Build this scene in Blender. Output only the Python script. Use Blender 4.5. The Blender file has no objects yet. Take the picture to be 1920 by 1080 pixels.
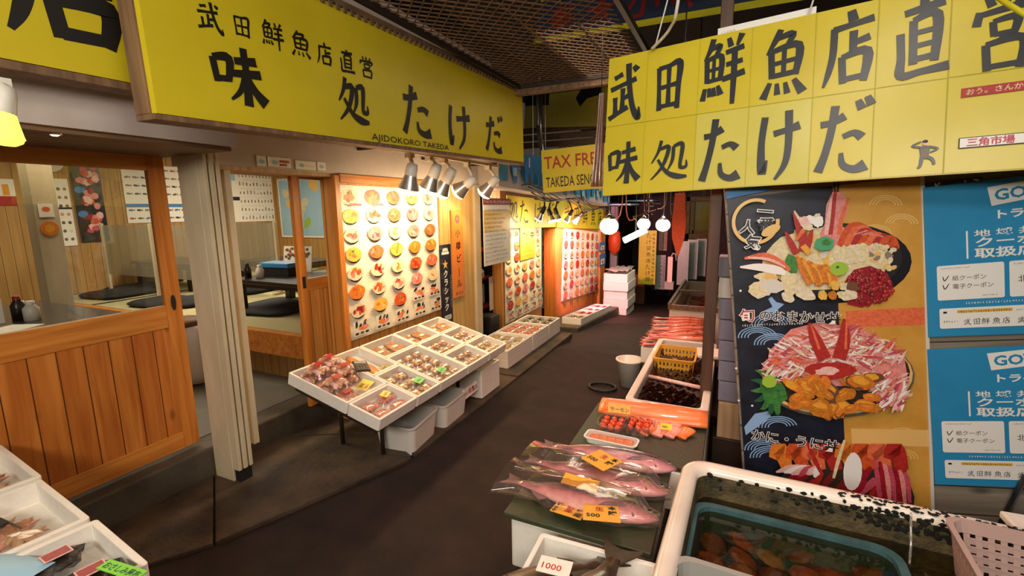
import bpy, math, random
from mathutils import Vector, Matrix, Euler
from math import sin, cos, pi, radians as rad
SC = bpy.context.scene
COL = SC.collection
# ---------------------------------------------------------------- camera, world, lamps and fill lights of the hall, exposure
YAW, PITCH, ROLL, CAM_Z, FPX = 25.06, 9.556, -0.804, 1.6, 885.0
y_, p_, r_ = rad(YAW), rad(PITCH), rad(ROLL)
FW = Vector((-sin(y_)*cos(p_), cos(y_)*cos(p_), -sin(p_)))
RT = Vector((cos(y_), sin(y_), 0)); UP = RT.cross(FW)
RT, UP = cos(r_)*RT + sin(r_)*UP, -sin(r_)*RT + cos(r_)*UP
CAM = Vector((0, 0, CAM_Z))
cd = bpy.data.cameras.new('camera'); cam = bpy.data.objects.new('camera', cd); COL.objects.link(cam)
cd.sensor_width = 36; cd.lens = FPX/1920*36; cd.clip_start = .05
cam.matrix_world = Matrix(((RT.x, UP.x, -FW.x, 0), (RT.y, UP.y, -FW.y, 0), (RT.z, UP.z, -FW.z, CAM_Z), (0, 0, 0, 1)))
SC.camera = cam
w = bpy.data.worlds.new('dim_hall'); SC.world = w; w.use_nodes = True
w.node_tree.nodes['Background'].inputs[0].default_value = (1.0, .80, .62, 1)
w.node_tree.nodes['Background'].inputs[1].default_value = .05
SC.view_settings.view_transform = 'Standard'; SC.view_settings.look = 'None'
SC.view_settings.exposure = 0.0; SC.view_settings.gamma = 1; SC.view_settings.use_curve_mapping = False
SC.cycles.max_bounces = 6; SC.cycles.transparent_max_bounces = 16; SC.cycles.use_denoising = True
SC.cycles.caustics_reflective = False; SC.cycles.caustics_refractive = False
SC.cycles.sample_clamp_indirect = 4.0
def area(name, loc, tgt, sx, sy, power, col):
    l = bpy.data.lights.new(name, 'AREA'); l.shape = 'RECTANGLE'; l.size = sx; l.size_y = sy; l.energy = power; l.color = col
    o = bpy.data.objects.new(name, l); COL.objects.link(o); o.location = loc
    o.rotation_euler = (Vector(tgt)-Vector(loc)).to_track_quat('-Z', 'Y').to_euler(); return o
# unseen fill added over the near aisle; dining room tubes; area lights further on
area('aisle_fill_light', (-.3, -1.6, 2.35), (-.6, 2.2, 1.5), 2.4, .5, 88, (1, .92, .80))
area('aisle_fill_light', (.3, .7, 3.2), (-2.2, 2.6, 1.9), 1.6, .4, 26, (1, .88, .74))
area('stall_area_light', (.9, .1, 2.75), (.4, 2.6, 1.3), 1.2, .3, 17, (1, .93, .84))  # unseen area light aimed at the posters
area('dining_room_light', (-5.2, 2.0, 2.42), (-5.2, 2.0, 0), 1.8, 1.2, 60, (1, .84, .60))
area('dining_room_light', (-5.2, 4.4, 2.42), (-5.2, 4.4, 0), 1.8, .8, 60, (1, .88, .68))
area('aisle_ceiling_light', (-1.0, 4.2, 2.75), (-1.0, 4.2, 0), .5, 2.2, 14, (1, .80, .58))
area('far_aisle_light', (-1.0, 9.5, 2.3), (-1.0, 10.0, 0), 1.0, 1.6, 16, (1, .90, .75))
# ---------------------------------------------------------------- helpers
def ray(px, py): return RT*((px-960)/FPX) + UP*((540-py)/FPX) + FW
def onp(px, py, ax, v):
    d = ray(px, py); return CAM + d*((v-CAM[ax])/d[ax])
def AX(px, py, v): return onp(px, py, 0, v)
def AY(px, py, v): return onp(px, py, 1, v)
def AZ(px, py, v): return onp(px, py, 2, v)
def onplane(px, py, P, N):
    d = ray(px, py); return CAM + d*((Vector(P)-CAM).dot(N)/d.dot(N))
def lin(h):
    h = h.lstrip('#'); c = [int(h[i:i+2], 16)/255 for i in (0, 2, 4)]
    return tuple(x/12.92 if x <= .04045 else ((x+.055)/1.055)**2.4 for x in c) + (1,)
MATS = {}
def mat(name, col, rough=.6, metal=0, var=0, scale=8, col2=None, bump=0, bscale=None, emit=0, emcol=None, stretch=None, coat=0, sss=0, kind='noise', ramp=(.3, .7), detail=4, spec=.5):
    """procedural surface: a base colour, optionally mottled with a second one by noise/voronoi/wave, and bump"""
    m = bpy.data.materials.new(name); m.use_nodes = True; MATS[name] = m
    nt = m.node_tree; b = nt.nodes['Principled BSDF']; L = nt.links.new
    b.inputs['Base Color'].default_value = lin(col); b.inputs['Roughness'].default_value = rough
    b.inputs['Metallic'].default_value = metal; b.inputs['Coat Weight'].default_value = coat; b.inputs['Specular IOR Level'].default_value = spec
    if sss: b.inputs['Subsurface Weight'].default_value = sss; b.inputs['Subsurface Radius'].default_value = (.02, .01, .008)
    if emit:
        b.inputs['Emission Color'].default_value = lin(emcol or col); b.inputs['Emission Strength'].default_value = emit
    if col2 or bump:
        tc = nt.nodes.new('ShaderNodeTexCoord'); mp = nt.nodes.new('ShaderNodeMapping'); L(tc.outputs['Object'], mp.inputs[0])
        if stretch: mp.inputs['Scale'].default_value = stretch
        def tex(sc):
            if kind == 'voronoi':
                t = nt.nodes.new('ShaderNodeTexVoronoi'); t.inputs['Scale'].default_value = sc; L(mp.outputs[0], t.inputs['Vector']); return t.outputs['Distance']
            t = nt.nodes.new('ShaderNodeTexNoise'); t.inputs['Scale'].default_value = sc; t.inputs['Detail'].default_value = detail; t.inputs['Roughness'].default_value = .65
            L(mp.outputs[0], t.inputs['Vector']); return t.outputs['Fac']
        if col2:
            f = tex(scale); rp = nt.nodes.new('ShaderNodeValToRGB'); L(f, rp.inputs[0])
            rp.color_ramp.elements[0].position = ramp[0]; rp.color_ramp.elements[1].position = ramp[1]
            rp.color_ramp.elements[0].color = lin(col); rp.color_ramp.elements[1].color = lin(col2)
            L(rp.outputs[0], b.inputs['Base Color'])
        if bump:
            f = tex(bscale or scale); bn = nt.nodes.new('ShaderNodeBump'); bn.inputs['Strength'].default_value = bump; bn.inputs['Distance'].default_value = .02
            L(f, bn.inputs['Height']); L(bn.outputs[0], b.inputs['Normal'])
    return m
def film(name, tint='ffffff', gloss=.12, rough=.08, opac=0.0, opcol='ffffff', bump=0, bscale=20):
    """clear sheet: transparent with a fresnel sheen, plus an optional share of cloudy diffuse"""
    m = bpy.data.materials.new(name); m.use_nodes = True; MATS[name] = m; nt = m.node_tree; L = nt.links.new
    nt.nodes.remove(nt.nodes['Principled BSDF']); out = nt.nodes['Material Output']
    t = nt.nodes.new('ShaderNodeBsdfTransparent'); t.inputs[0].default_value = lin(tint)
    g = nt.nodes.new('ShaderNodeBsdfGlossy'); g.inputs['Roughness'].default_value = rough
    d = nt.nodes.new('ShaderNodeBsdfDiffuse'); d.inputs[0].default_value = lin(opcol)
    lw = nt.nodes.new('ShaderNodeLayerWeight'); lw.inputs[0].default_value = .3
    mu = nt.nodes.new('ShaderNodeMath'); mu.operation = 'MULTIPLY_ADD'; mu.inputs[1].default_value = .28; mu.inputs[2].default_value = gloss; L(lw.outputs['Fresnel'], mu.inputs[0])
    m1 = nt.nodes.new('ShaderNodeMixShader'); m1.inputs[0].default_value = opac; L(t.outputs[0], m1.inputs[1]); L(d.outputs[0], m1.inputs[2])
    m2 = nt.nodes.new('ShaderNodeMixShader'); L(mu.outputs[0], m2.inputs[0]); L(m1.outputs[0], m2.inputs[1]); L(g.outputs[0], m2.inputs[2]); L(m2.outputs[0], out.inputs[0])
    if bump:
        n = nt.nodes.new('ShaderNodeTexNoise'); n.inputs['Scale'].default_value = bscale; bn = nt.nodes.new('ShaderNodeBump'); bn.inputs['Strength'].default_value = bump
        tc = nt.nodes.new('ShaderNodeTexCoord'); L(tc.outputs['Object'], n.inputs['Vector']); L(n.outputs['Fac'], bn.inputs['Height']); L(bn.outputs[0], g.inputs['Normal'])
    return m
def wood(name, a, b, axis='z', plank=0, scale=1.0, rough=.5, coat=.1, knots=True):
    """boards with grain along one axis, plank joints every `plank` metres across it and a few knots"""
    m = bpy.data.materials.new(name); m.use_nodes = True; MATS[name] = m; nt = m.node_tree; L = nt.links.new; N = nt.nodes.new
    bs = nt.nodes['Principled BSDF']; bs.inputs['Roughness'].default_value = rough; bs.inputs['Coat Weight'].default_value = coat; bs.inputs['Coat Roughness'].default_value = .3
    tc = N('ShaderNodeTexCoord'); sp = N('ShaderNodeSeparateXYZ'); L(tc.outputs['Object'], sp.inputs[0])
    across = N('ShaderNodeMath'); across.operation = 'ADD'
    i = {'x': 0, 'y': 1, 'z': 2}[axis]; o = [k for k in range(3) if k != i]
    L(sp.outputs[o[0]], across.inputs[0]); L(sp.outputs[o[1]], across.inputs[1])
    mp = N('ShaderNodeMapping'); s = [22*scale]*3; s[i] = 1.3*scale; mp.inputs['Scale'].default_value = s; L(tc.outputs['Object'], mp.inputs[0])
    n = N('ShaderNodeTexNoise'); n.inputs['Scale'].default_value = 1.4; n.inputs['Detail'].default_value = 5; n.inputs['Distortion'].default_value = .6; L(mp.outputs[0], n.inputs['Vector'])
    rp = N('ShaderNodeValToRGB'); rp.color_ramp.elements[0].position = .32; rp.color_ramp.elements[1].position = .72
    rp.color_ramp.elements[0].color = lin(b); rp.color_ramp.elements[1].color = lin(a); L(n.outputs['Fac'], rp.inputs[0]); colr = rp.outputs[0]
    def mult(c, f, colr2, mode='MIX'):
        mx = N('ShaderNodeMixRGB'); mx.blend_type = mode; L(f, mx.inputs[0]); L(c, mx.inputs[1]); mx.inputs[2].default_value = colr2; return mx.outputs[0]
    if plank:
        dv = N('ShaderNodeMath'); dv.operation = 'DIVIDE'; dv.inputs[1].default_value = plank; L(across.outputs[0], dv.inputs[0])
        fl = N('ShaderNodeMath'); fl.operation = 'FLOOR'; L(dv.outputs[0], fl.inputs[0])
        wn = N('ShaderNodeTexWhiteNoise'); wn.noise_dimensions = '1D'; L(fl.outputs[0], wn.inputs['W'])
        sc = N('ShaderNodeMath'); sc.operation = 'MULTIPLY'; sc.inputs[1].default_value = .45; L(wn.outputs['Value'], sc.inputs[0])
        colr = mult(colr, sc.outputs[0], lin(b))
        fr = N('ShaderNodeMath'); fr.operation = 'FRACT'; L(dv.outputs[0], fr.inputs[0])
        lt = N('ShaderNodeMath'); lt.operation = 'LESS_THAN'; lt.inputs[1].default_value = .05; L(fr.outputs[0], lt.inputs[0])
        dk = tuple(c*.25 for c in lin(b)[:3]) + (1,); colr = mult(colr, lt.outputs[0], dk)
    if knots:
        v = N('ShaderNodeTexVoronoi'); v.inputs['Scale'].default_value = 1; m3 = N('ShaderNodeMapping'); s = [7*scale]*3; s[i] = 3.2*scale; m3.inputs['Scale'].default_value = s
        L(tc.outputs['Object'], m3.inputs[0]); L(m3.outputs[0], v.inputs['Vector'])
        kr = N('ShaderNodeValToRGB'); kr.color_ramp.elements[0].position = .05; kr.color_ramp.elements[1].position = .16; kr.color_ramp.elements[0].color = (.8, .8, .8, 1); kr.color_ramp.elements[1].color = (0, 0, 0, 1)
        L(v.outputs['Distance'], kr.inputs[0]); dk = tuple(c*.3 for c in lin(b)[:3]) + (1,); colr = mult(colr, kr.outputs[0], dk)
    L(colr, bs.inputs['Base Color'])
    bn = N('ShaderNodeBump'); bn.inputs['Strength'].default_value = .12; L(n.outputs['Fac'], bn.inputs['Height']); L(bn.outputs[0], bs.inputs['Normal'])
    return m
class MB:
    """collects faces; build() links them as ONE mesh object"""
    def __init__(s, M=None): s.v = []; s.f = []; s.mi = []; s.sm = []; s.M = M
    def add(s, vs, fs, m=0, smooth=False, M=None):
        o = len(s.v)
        for v in vs:
            v = Vector(v)
            if M is not None: v = M @ v
            if s.M is not None: v = s.M @ v
            s.v.append(v)
        for f in fs: s.f.append([i+o for i in f]); s.mi.append(m); s.sm.append(smooth)
        return s
    def box(s, x0, x1, y0, y1, z0, z1, m=0, M=None):
        vs = [(x, y, z) for z in (z0, z1) for y in (y0, y1) for x in (x0, x1)]
        return s.add(vs, [(0, 2, 3, 1), (4, 5, 7, 6), (0, 1, 5, 4), (2, 6, 7, 3), (0, 4, 6, 2), (1, 3, 7, 5)], m, M=M)
    def loft(s, rings, m=0, caps=True, smooth=True, closed=False, M=None):
        n = len(rings[0]); vs = [p for r in rings for p in r]; fs = []; k = len(rings)
        for i in range(k if closed else k-1):
            a, b = i*n, ((i+1) % k)*n
            for j in range(n): fs.append((a+j, a+(j+1) % n, b+(j+1) % n, b+j))
        if caps and not closed: fs.append(tuple(range(n-1, -1, -1))); fs.append(tuple(range((k-1)*n, k*n)))
        return s.add(vs, fs, m, smooth, M)
    def lathe(s, prof, n=20, m=0, M=None, caps=False, smooth=True):
        return s.loft([[(r*cos(2*pi*j/n), r*sin(2*pi*j/n), z) for j in range(n)] for r, z in prof], m, caps, smooth, M=M)
    def cyl(s, p0, p1, r0, r1=None, n=12, m=0, smooth=True):
        return s.tube([p0, p1], [r0, r0 if r1 is None else r1], n, m, smooth)
    def tube(s, pts, r, n=8, m=0, smooth=True, flat=1.0):
        pts = [Vector(p) for p in pts]; rs = r if isinstance(r, (list, tuple)) else [r]*len(pts); rings = []
        nx = None
        for i, p in enumerate(pts):
            d = (pts[min(i+1, len(pts)-1)]-pts[max(i-1, 0)]).normalized()
            if nx is None:
                a = Vector((0, 0, 1)) if abs(d.z) < .9 else Vector((1, 0, 0)); nx = d.cross(a).normalized()
            nx = (nx - d*nx.dot(d)).normalized(); ny = d.cross(nx)
            rings.append([p + (nx*cos(2*pi*j/n) + ny*sin(2*pi*j/n)*flat)*rs[i] for j in range(n)])
        return s.loft(rings, m, True, smooth)
    def ell(s, c, r, nu=12, nv=8, m=0, M=None, jit=0, rnd=None):
        c = Vector(c); vs = []; fs = []
        for i in range(nv+1):
            t = pi*i/nv
            for j in range(nu):
                k = 1 + (rnd.uniform(-jit, jit) if jit else 0)
                vs.append(c + Vector((r[0]*sin(t)*cos(2*pi*j/nu), r[1]*sin(t)*sin(2*pi*j/nu), r[2]*cos(t)))*k)
        for i in range(nv):
            for j in range(nu): fs.append((i*nu+j, (i+1)*nu+j, (i+1)*nu+(j+1) % nu, i*nu+(j+1) % nu))
        return s.add(vs, fs, m, True, M)
    def prism(s, pts, z0, z1, m=0, M=None, smooth=False):
        n = len(pts); vs = [(x, y, z0) for x, y in pts] + [(x, y, z1) for x, y in pts]
        return s.add(vs, [tuple(range(n-1, -1, -1)), tuple(range(n, 2*n))] + [(i, (i+1) % n, n+(i+1) % n, n+i) for i in range(n)], m, smooth, M)
    def grid(s, nx, ny, fn, m=0, smooth=True):
        vs = [fn(i/nx, j/ny) for j in range(ny+1) for i in range(nx+1)]
        return s.add(vs, [(j*(nx+1)+i, j*(nx+1)+i+1, (j+1)*(nx+1)+i+1, (j+1)*(nx+1)+i) for j in range(ny) for i in range(nx)], m, smooth)
    def build(s, name, mats, parent=None, M=None, bevel=0, solid=0, sub=0):
        me = bpy.data.meshes.new(name); me.from_pydata([tuple(v) for v in s.v], [], s.f)
        for m in (mats if isinstance(mats, (list, tuple)) else [mats]): me.materials.append(MATS[m] if isinstance(m, str) else m)
        me.polygons.foreach_set('material_index', s.mi); me.polygons.foreach_set('use_smooth', s.sm); me.update()
        o = bpy.data.objects.new(name, me); COL.objects.link(o)
        if parent: o.parent = parent
        if M is not None: o.matrix_world = M
        if sub: q = o.modifiers.new('sub', 'SUBSURF'); q.levels = q.render_levels = sub
        if solid: q = o.modifiers.new('solid', 'SOLIDIFY'); q.thickness = solid; q.offset = 0
        if bevel: q = o.modifiers.new('bevel', 'BEVEL'); q.width = bevel; q.segments = 2; q.limit_method = 'ANGLE'
        return o
def tag(o, label, cat, group=None):
    o['label'] = label; o['category'] = cat
    if group: o['group'] = group
    return o
def thing(name, label, cat, loc=(0, 0, 0), rz=0, group=None, M=None):
    o = bpy.data.objects.new(name, None); COL.objects.link(o); o.empty_display_size = .05
    if M is not None: o.matrix_world = M
    else: o.location = loc; o.rotation_euler = (0, 0, rz)
    return tag(o, label, cat, group)
def struct(o): o['kind'] = 'structure'; return o
KIDS = {}
def dup(root, loc=None, rz=None, label=None, group=None, M=None, scale=None):
    """a copy of a thing with copies of its parts and sub-parts"""
    r = root.copy(); COL.objects.link(r)
    if M is not None: r.matrix_world = M
    else:
        if loc is not None: r.location = loc
        if rz is not None: r.rotation_euler = (0, 0, rz) if not isinstance(rz, (tuple, list)) else rz
        if scale is not None: r.scale = (scale,)*3 if not isinstance(scale, tuple) else scale
    if label: r['label'] = label
    if group: r['group'] = group
    for ch in list(root.children):
        c = ch.copy(); COL.objects.link(c); c.parent = r
        for g in list(ch.children):
            d = g.copy(); COL.objects.link(d); d.parent = c
    return r
def frame(O, U, V):
    """matrix with x along U, y along V, z out of the sheet"""
    U = Vector(U).normalized(); V = Vector(V); V = (V - U*V.dot(U)).normalized(); N = U.cross(V)
    return Matrix(((U.x, V.x, N.x, O[0]), (U.y, V.y, N.y, O[1]), (U.z, V.z, N.z, O[2]), (0, 0, 0, 1)))
def spline(pts, k=5):
    """Catmull-Rom through points of any dimension"""
    if len(pts) < 3: return [tuple(a+(b-a)*t/k for a, b in zip(pts[0], pts[1])) for t in range(k+1)]
    P = [pts[0]] + list(pts) + [pts[-1]]; out = []
    for i in range(1, len(P)-2):
        for t in range(k):
            t /= k; out.append(tuple(.5*(2*b + (c-a)*t + (2*a-5*b+4*c-d)*t*t + (3*b-a-3*c+d)*t**3) for a, b, c, d in zip(P[i-1], P[i], P[i+1], P[i+2])))
    out.append(tuple(pts[-1])); return out
def ribbon(pts):
    """outline of a brush stroke through (x, y, width) points"""
    P = spline([tuple(map(float, p)) for p in pts], 5); L_, R_ = [], []
    for i, (x, y, wd) in enumerate(P):
        a = P[max(i-1, 0)]; b = P[min(i+1, len(P)-1)]; dx, dy = b[0]-a[0], b[1]-a[1]; l = math.hypot(dx, dy) or 1
        nx, ny = -dy/l*wd/2, dx/l*wd/2; L_.append((x+nx, y+ny)); R_.append((x-nx, y-ny))
    return L_, R_
GL = {}
def glyph(body, bold=0.0):
    """lettering as flat faces, 1 unit per em, left aligned on the baseline"""
    k = (body, bold)
    if k not in GL:
        c = bpy.data.curves.new('t', 'FONT'); c.body = body; c.resolution_u = 2; c.offset = bold
        o = bpy.data.objects.new('t', c); COL.objects.link(o); dg = bpy.context.evaluated_depsgraph_get()
        me = bpy.data.meshes.new_from_object(o.evaluated_get(dg))
        vs = [tuple(v.co[:2]) for v in me.vertices]; fs = [tuple(p.vertices) for p in me.polygons]
        w_ = max([v[0] for v in vs] or [.3])
        bpy.data.objects.remove(o); bpy.data.curves.remove(c); bpy.data.meshes.remove(me); GL[k] = (vs, fs, w_)
    return GL[k]
BR = {}
def brush_def(ch, txt): BR[ch] = [[tuple(float(q) for q in p.split(',')) for p in st.split()] for st in txt.strip().split(';') if st.strip()]
class Canvas:
    """printed sheet in its own plane: x right, y up in metres, ink layers a hair above one another"""
    def __init__(s, w, h, th=.004): s.w, s.h, s.th = w, h, th; s.parts = []; s.lay = th/2+.0004; s.cur = None; s.part('sheet')
    def part(s, name, label=None): s.cur = (name, MB(), [], label); s.parts.append(s.cur); return s
    def mi(s, m):
        L = s.cur[2]
        if m not in L: L.append(m)
        return L.index(m)
    def base(s, m): s.cur[1].box(0, s.w, 0, s.h, -s.th/2, s.th/2, s.mi(m)); return s
    def up(s, d=.00025): s.lay += d
    def poly(s, pts, m): s.cur[1].add([(x, y, s.lay) for x, y in pts], [tuple(range(len(pts)))], s.mi(m)); return s
    def rect(s, x0, y0, x1, y1, m): s.up(); return s.poly([(x0, y0), (x1, y0), (x1, y1), (x0, y1)], m)
    def rrect(s, x0, y0, x1, y1, r, m):
        s.up(); P = []
        for cx, cy, a in ((x1-r, y0+r, -90), (x1-r, y1-r, 0), (x0+r, y1-r, 90), (x0+r, y0+r, 180)):
            P += [(cx+r*cos(rad(a+t)), cy+r*sin(rad(a+t))) for t in (0, 30, 60, 90)]
        return s.poly(P, m)
    def ell(s, cx, cy, rx, ry, m, rot=0, n=16, jit=0, rnd=None, a0=0, a1=360):
        s.up(.00006); c_, s_ = cos(rad(rot)), sin(rad(rot)); P = []
        for j in range(n + (a1-a0 < 360)):
            a = rad(a0 + (a1-a0)*j/n); k = 1 + (rnd.uniform(-jit, jit) if jit else 0); x, y = rx*cos(a)*k, ry*sin(a)*k
            P.append((cx+x*c_-y*s_, cy+x*s_+y*c_))
        return s.poly(P, m)
    def stroke(s, pts, m):
        L_, R_ = ribbon(pts); n = len(L_); s.up(.00004)
        s.cur[1].add([(x, y, s.lay) for x, y in L_+R_], [(i, n+i, n+i+1, i+1) for i in range(n-1)], s.mi(m)); return s
    def brush(s, ch, x, y, sz, m, wk=1.0, sx=1.0):
        """one brush-written character in a box of size sz with its lower left corner at x, y"""
        k = sz/100
        for st in BR[ch]:
            P = [(x+p[0]*k*sx, y+p[1]*k, (p[2] if len(p) > 2 else 9)*k*wk) for p in st]
            if len(P) == 2 and len(st[0]) == 2:
                (ax, ay, aw), (bx, by, bw) = P; P = [(ax, ay, aw*.95), ((ax+bx)/2, (ay+by)/2, aw*.8), (bx, by, aw*1.02)]
            s.stroke(P, m)
        return s
    def text(s, body, x, y, sz, m, bold=0, sx=1.0, fit=None, center=False, rot=0, shear=0):
        vs, fs, w_ = glyph(body, bold); s.up()
        if fit: sx = fit/(w_*sz)
        ox = -w_*sz*sx/2 if center else 0; c_, s_ = cos(rad(rot)), sin(rad(rot)); P = []
        for a, b in vs:
            px, py = a*sz*sx+ox+b*sz*shear, b*sz; P.append((x+px*c_-py*s_, y+px*s_+py*c_, s.lay))
        s.cur[1].add(P, fs, s.mi(m)); return s
    def vtext(s, body, x, y, sz, m, bold=0, step=1.05):
        for i, ch in enumerate(body):
            vs, fs, w_ = glyph(ch, bold); s.text('|' if ch in 'ー' else ch, x - (0 if ch in 'ー' else w_*sz/2), y-(i+1)*sz*step, sz, m, bold)
        return s
    def scribble(s, x, y, w_, h, m, rnd, dens=1.0):
        """a line of print too small to read"""
        s.up(); px = x
        while px < x+w_:
            d = h*rnd.uniform(.45, .85); n = rnd.randint(2, 3)
            for q in range(n):
                a, b = rnd.uniform(0, .6)*d, rnd.uniform(0, .8)*h
                if rnd.random() < .5: s.poly([(px+a*.3, y+b), (px+d*.9, y+b), (px+d*.9, y+b+h*.16), (px+a*.3, y+b+h*.16)], m)
                else: s.poly([(px+a, y), (px+a+h*.16, y), (px+a+h*.16, y+h*.9), (px+a, y+h*.9)], m)
            px += h*1.0/dens
        return s
    def build(s, name, label, cat, M, group=None, single=False):
        if single or len(s.parts) == 1:
            o = None; allm = []; mb = MB()
            for nm, b, ms, lb in s.parts:
                idx = []
                for m in ms:
                    if m not in allm: allm.append(m)
                    idx.append(allm.index(m))
                off = len(mb.v); mb.v += b.v; mb.f += [[i+off for i in f] for f in b.f]; mb.mi += [idx[i] for i in b.mi]; mb.sm += b.sm
            o = mb.build(name, allm); o.matrix_world = M; return tag(o, label, cat, group)
        r = thing(name, label, cat, group=group, M=M)
        for nm, b, ms, lb in s.parts:
            if b.f:
                o = b.build(nm, ms, r)
                if lb: o['label'] = lb
        return r
# ---------------------------------------------------------------- materials
mat('asphalt', '30211b', .7, col2='1c130f', scale=5, bump=.6, bscale=140, ramp=(.35, .65), spec=.3)
mat('kerb_stone', '54432f', .75, col2='2b2219', scale=3.5, bump=.5, bscale=30, ramp=(.32, .66))
mat('step_concrete', '5a5040', .7, col2='3b342b', scale=4, bump=.25, bscale=40)
mat('room_floor', '7a766a', .55, col2='625f55', scale=3, bump=.1, bscale=30)
mat('painted_wall', 'c8bbb4', .55, col2='b2a6a0', scale=2.2, bump=.05, bscale=25)
mat('beige_post', 'd3c3a4', .55, col2='b9a888', scale=5, stretch=(1, 1, .3), bump=.05)
mat('black_gap', '0c0a09', .8); mat('black', '141312', .5); mat('charcoal', '2b2928', .6)
mat('dark_ceiling', '1b1512', .9, col2='120e0c', scale=3)
mat('rust_mesh', '86684e', .7, col2='5c4636', scale=14); mat('dark_steel', '3a312b', .5, .4)
mat('steel', 'b9b7b2', .3, .9); mat('chrome', 'eeece6', .28, .9); mat('white_enamel', 'e2ddd2', .35)
mat('yellow_sign', 'd9c526', .42, col2='cbb61f', scale=1.6, spec=.4)
mat('yellow_tile', 'd9c632', .32, col2='cfba2e', scale=2.5, spec=.6); mat('yellow_pale', 'd8cd62', .25, col2='d0c456', scale=3)
mat('yellow_green', 'c9c022', .5, col2='b3ad20', scale=2)
mat('ink', '15130f', .5); mat('ink_grey', '33363c', .3); mat('ink_soft', '5b5148', .6); mat('ink_mid', '8c7b6c', .6)
mat('paper', 'f1ebdc', .6); mat('paper_cream', 'f7eed8', .45); mat('paper_grey', 'd8d4c8', .6); mat('white', 'f2f0ea', .5)
mat('red', 'c22a22', .5, col2='94201b', scale=70); mat('crimson', 'a81c2c', .4, col2='7e0f1e', scale=60); mat('dark_red', '7a1a18', .5); mat('pink', 'ea9f97', .5, col2='d4716c', scale=80); mat('pale_pink', 'f3d2c9', .5, col2='e2a198', scale=80)
mat('rose', 'd2566a', .5, col2='a8384e', scale=80); mat('orange', 'ea8c30', .5, col2='cc6516', scale=80); mat('amber', 'efaf3a', .5, col2='dd8f22', scale=80); mat('deep_orange', 'dd5f26', .5, col2='b53c12', scale=70); mat('salmon', 'ea7e52', .5, col2='d4552c', scale=70)
mat('uni', 'dd8a1e', .5, col2='a85a0e', scale=90); mat('cream', 'f0e4c0', .5, col2='d3bd84', scale=70); mat('ivory', 'efe7d0', .5, col2='cdbb8e', scale=60); mat('egg', 'edc65a', .5, col2='d9a23c', scale=70)
mat('green', '4a963f', .5, col2='24602a', scale=50); mat('dark_green', '1f5a34', .5); mat('lime', '9cc23a', .5); mat('wasabi', '4aa070', .5)
mat('navy', '20263a', .4, col2='0f121b', scale=7, ramp=(.35, .65)); mat('night', '14151c', .35); mat('sky_blue', '2f93c6', .4, col2='2a86b8', scale=3); mat('blue', '3f7fc0', .5); mat('pale_blue', '9cc6df', .5); mat('wave_blue', '8fb4dd', .5)
mat('gold', 'd9a44a', .4, col2='c98f36', scale=6); mat('gold_light', 'e6bd70', .4); mat('brown', '6a4526', .6); mat('dark_brown', '38261a', .55, col2='2a1b12', scale=6)
mat('styrofoam', 'efeae0', .6, col2='e6e0d4', scale=30, bump=.12, bscale=220, sss=.1); mat('plastic_white', 'e6e1d6', .3, col2='dcd6ca', scale=4)
mat('tatami', 'b7ae84', .8, col2='a59c72', scale=12, stretch=(1, 12, 1), bump=.2); mat('tatami_edge', '2c2a22', .8)
mat('cushion', '191a1c', .85, bump=.2, bscale=60); mat('lacquer', '211713', .28); mat('counter_top', '4a4640', .25, col2='3c3833', scale=8)
mat('red_plastic', 'a3241f', .35); mat('blue_plastic', '2d7fb8', .35); mat('grey_plastic', '9b9a94', .4); mat('teal_plastic', '43686c', .5, col2='2c494d', scale=12)
mat('grey_metal', '8f9692', .45, .3, col2='7b827f', scale=3); mat('olive_glass', '8f8a3a', .3, col2='6f6a2c', scale=5)
mat('algae', '1c1f10', .9, col2='0c0d07', scale=30, bump=1.0, bscale=60)
mat('tub_frp', 'e8dfd0', .28, col2='d6cbb9', scale=3, ramp=(.4, .75), coat=.3)
mat('tub_inside', '6f5f3c', .6, col2='2a2616', scale=7, bump=.5, bscale=30, ramp=(.3, .62))
mat('basket_pink', 'b59a92', .4); mat('basket_yellow', 'e0a52c', .4); mat('green_mat', '36452b', .5, col2='40382a', scale=5, bump=.15, bscale=25)
mat('bulb_glow', 'fff1d0', .4, emit=14, emcol='ffdfa6'); mat('lamp_glow', 'fff6e4', .4, emit=9, emcol='ffeec8'); mat('far_glow', 'ffffff', .4, emit=22, emcol='fff2cf')
wood('door_wood', 'd98a3c', 'a9591c', 'z', .105, 1.0, .42, .15); wood('frame_wood', 'd68838', 'b0641f', 'z', 0, 1.0, .42, .2)
wood('rail_wood', 'd98f40', 'b76a22', 'y', 0, 1.0, .42, .2, knots=False); wood('panel_wood', 'dc9a4c', 'b97530', 'z', .12, .8, .45, .15, knots=False)
wood('pale_planks', 'dcb673', 'c39a57', 'z', .09, .8, .5, .05, knots=False); wood('room_planks', 'c39a5c', 'a47c42', 'z', .1, .8, .55, 0, knots=False)
wood('beam_wood', '8b6a4a', '5d4431', 'y', 0, 1.2, .6, 0, knots=False); wood('raw_wood', 'c9a87e', 'a4835c', 'z', 0, 1.0, .7, 0); wood('post_wood', '5b3a24', '3a2416', 'z', 0, 1.0, .55, 0, knots=False)
wood('grey_planks', '9a8f7e', '756b5d', 'x', .14, .9, .7, 0)
film('glass', 'f4f6f4', .04, .02); film('acrylic', 'e8ece8', .05, .05, opac=.16, opcol='cfcfc2'); film('wrap', 'ffffff', .10, .12, opac=.05, opcol='ffffff', bump=.6, bscale=45)
film('bag_film', 'fff8f4', .08, .1, opac=.035, opcol='ffe9e0', bump=.8, bscale=30); film('tub_water', 'c9bf9a', .03, .03, opac=.14, opcol='2c2a1a', bump=.05, bscale=9)
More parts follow.
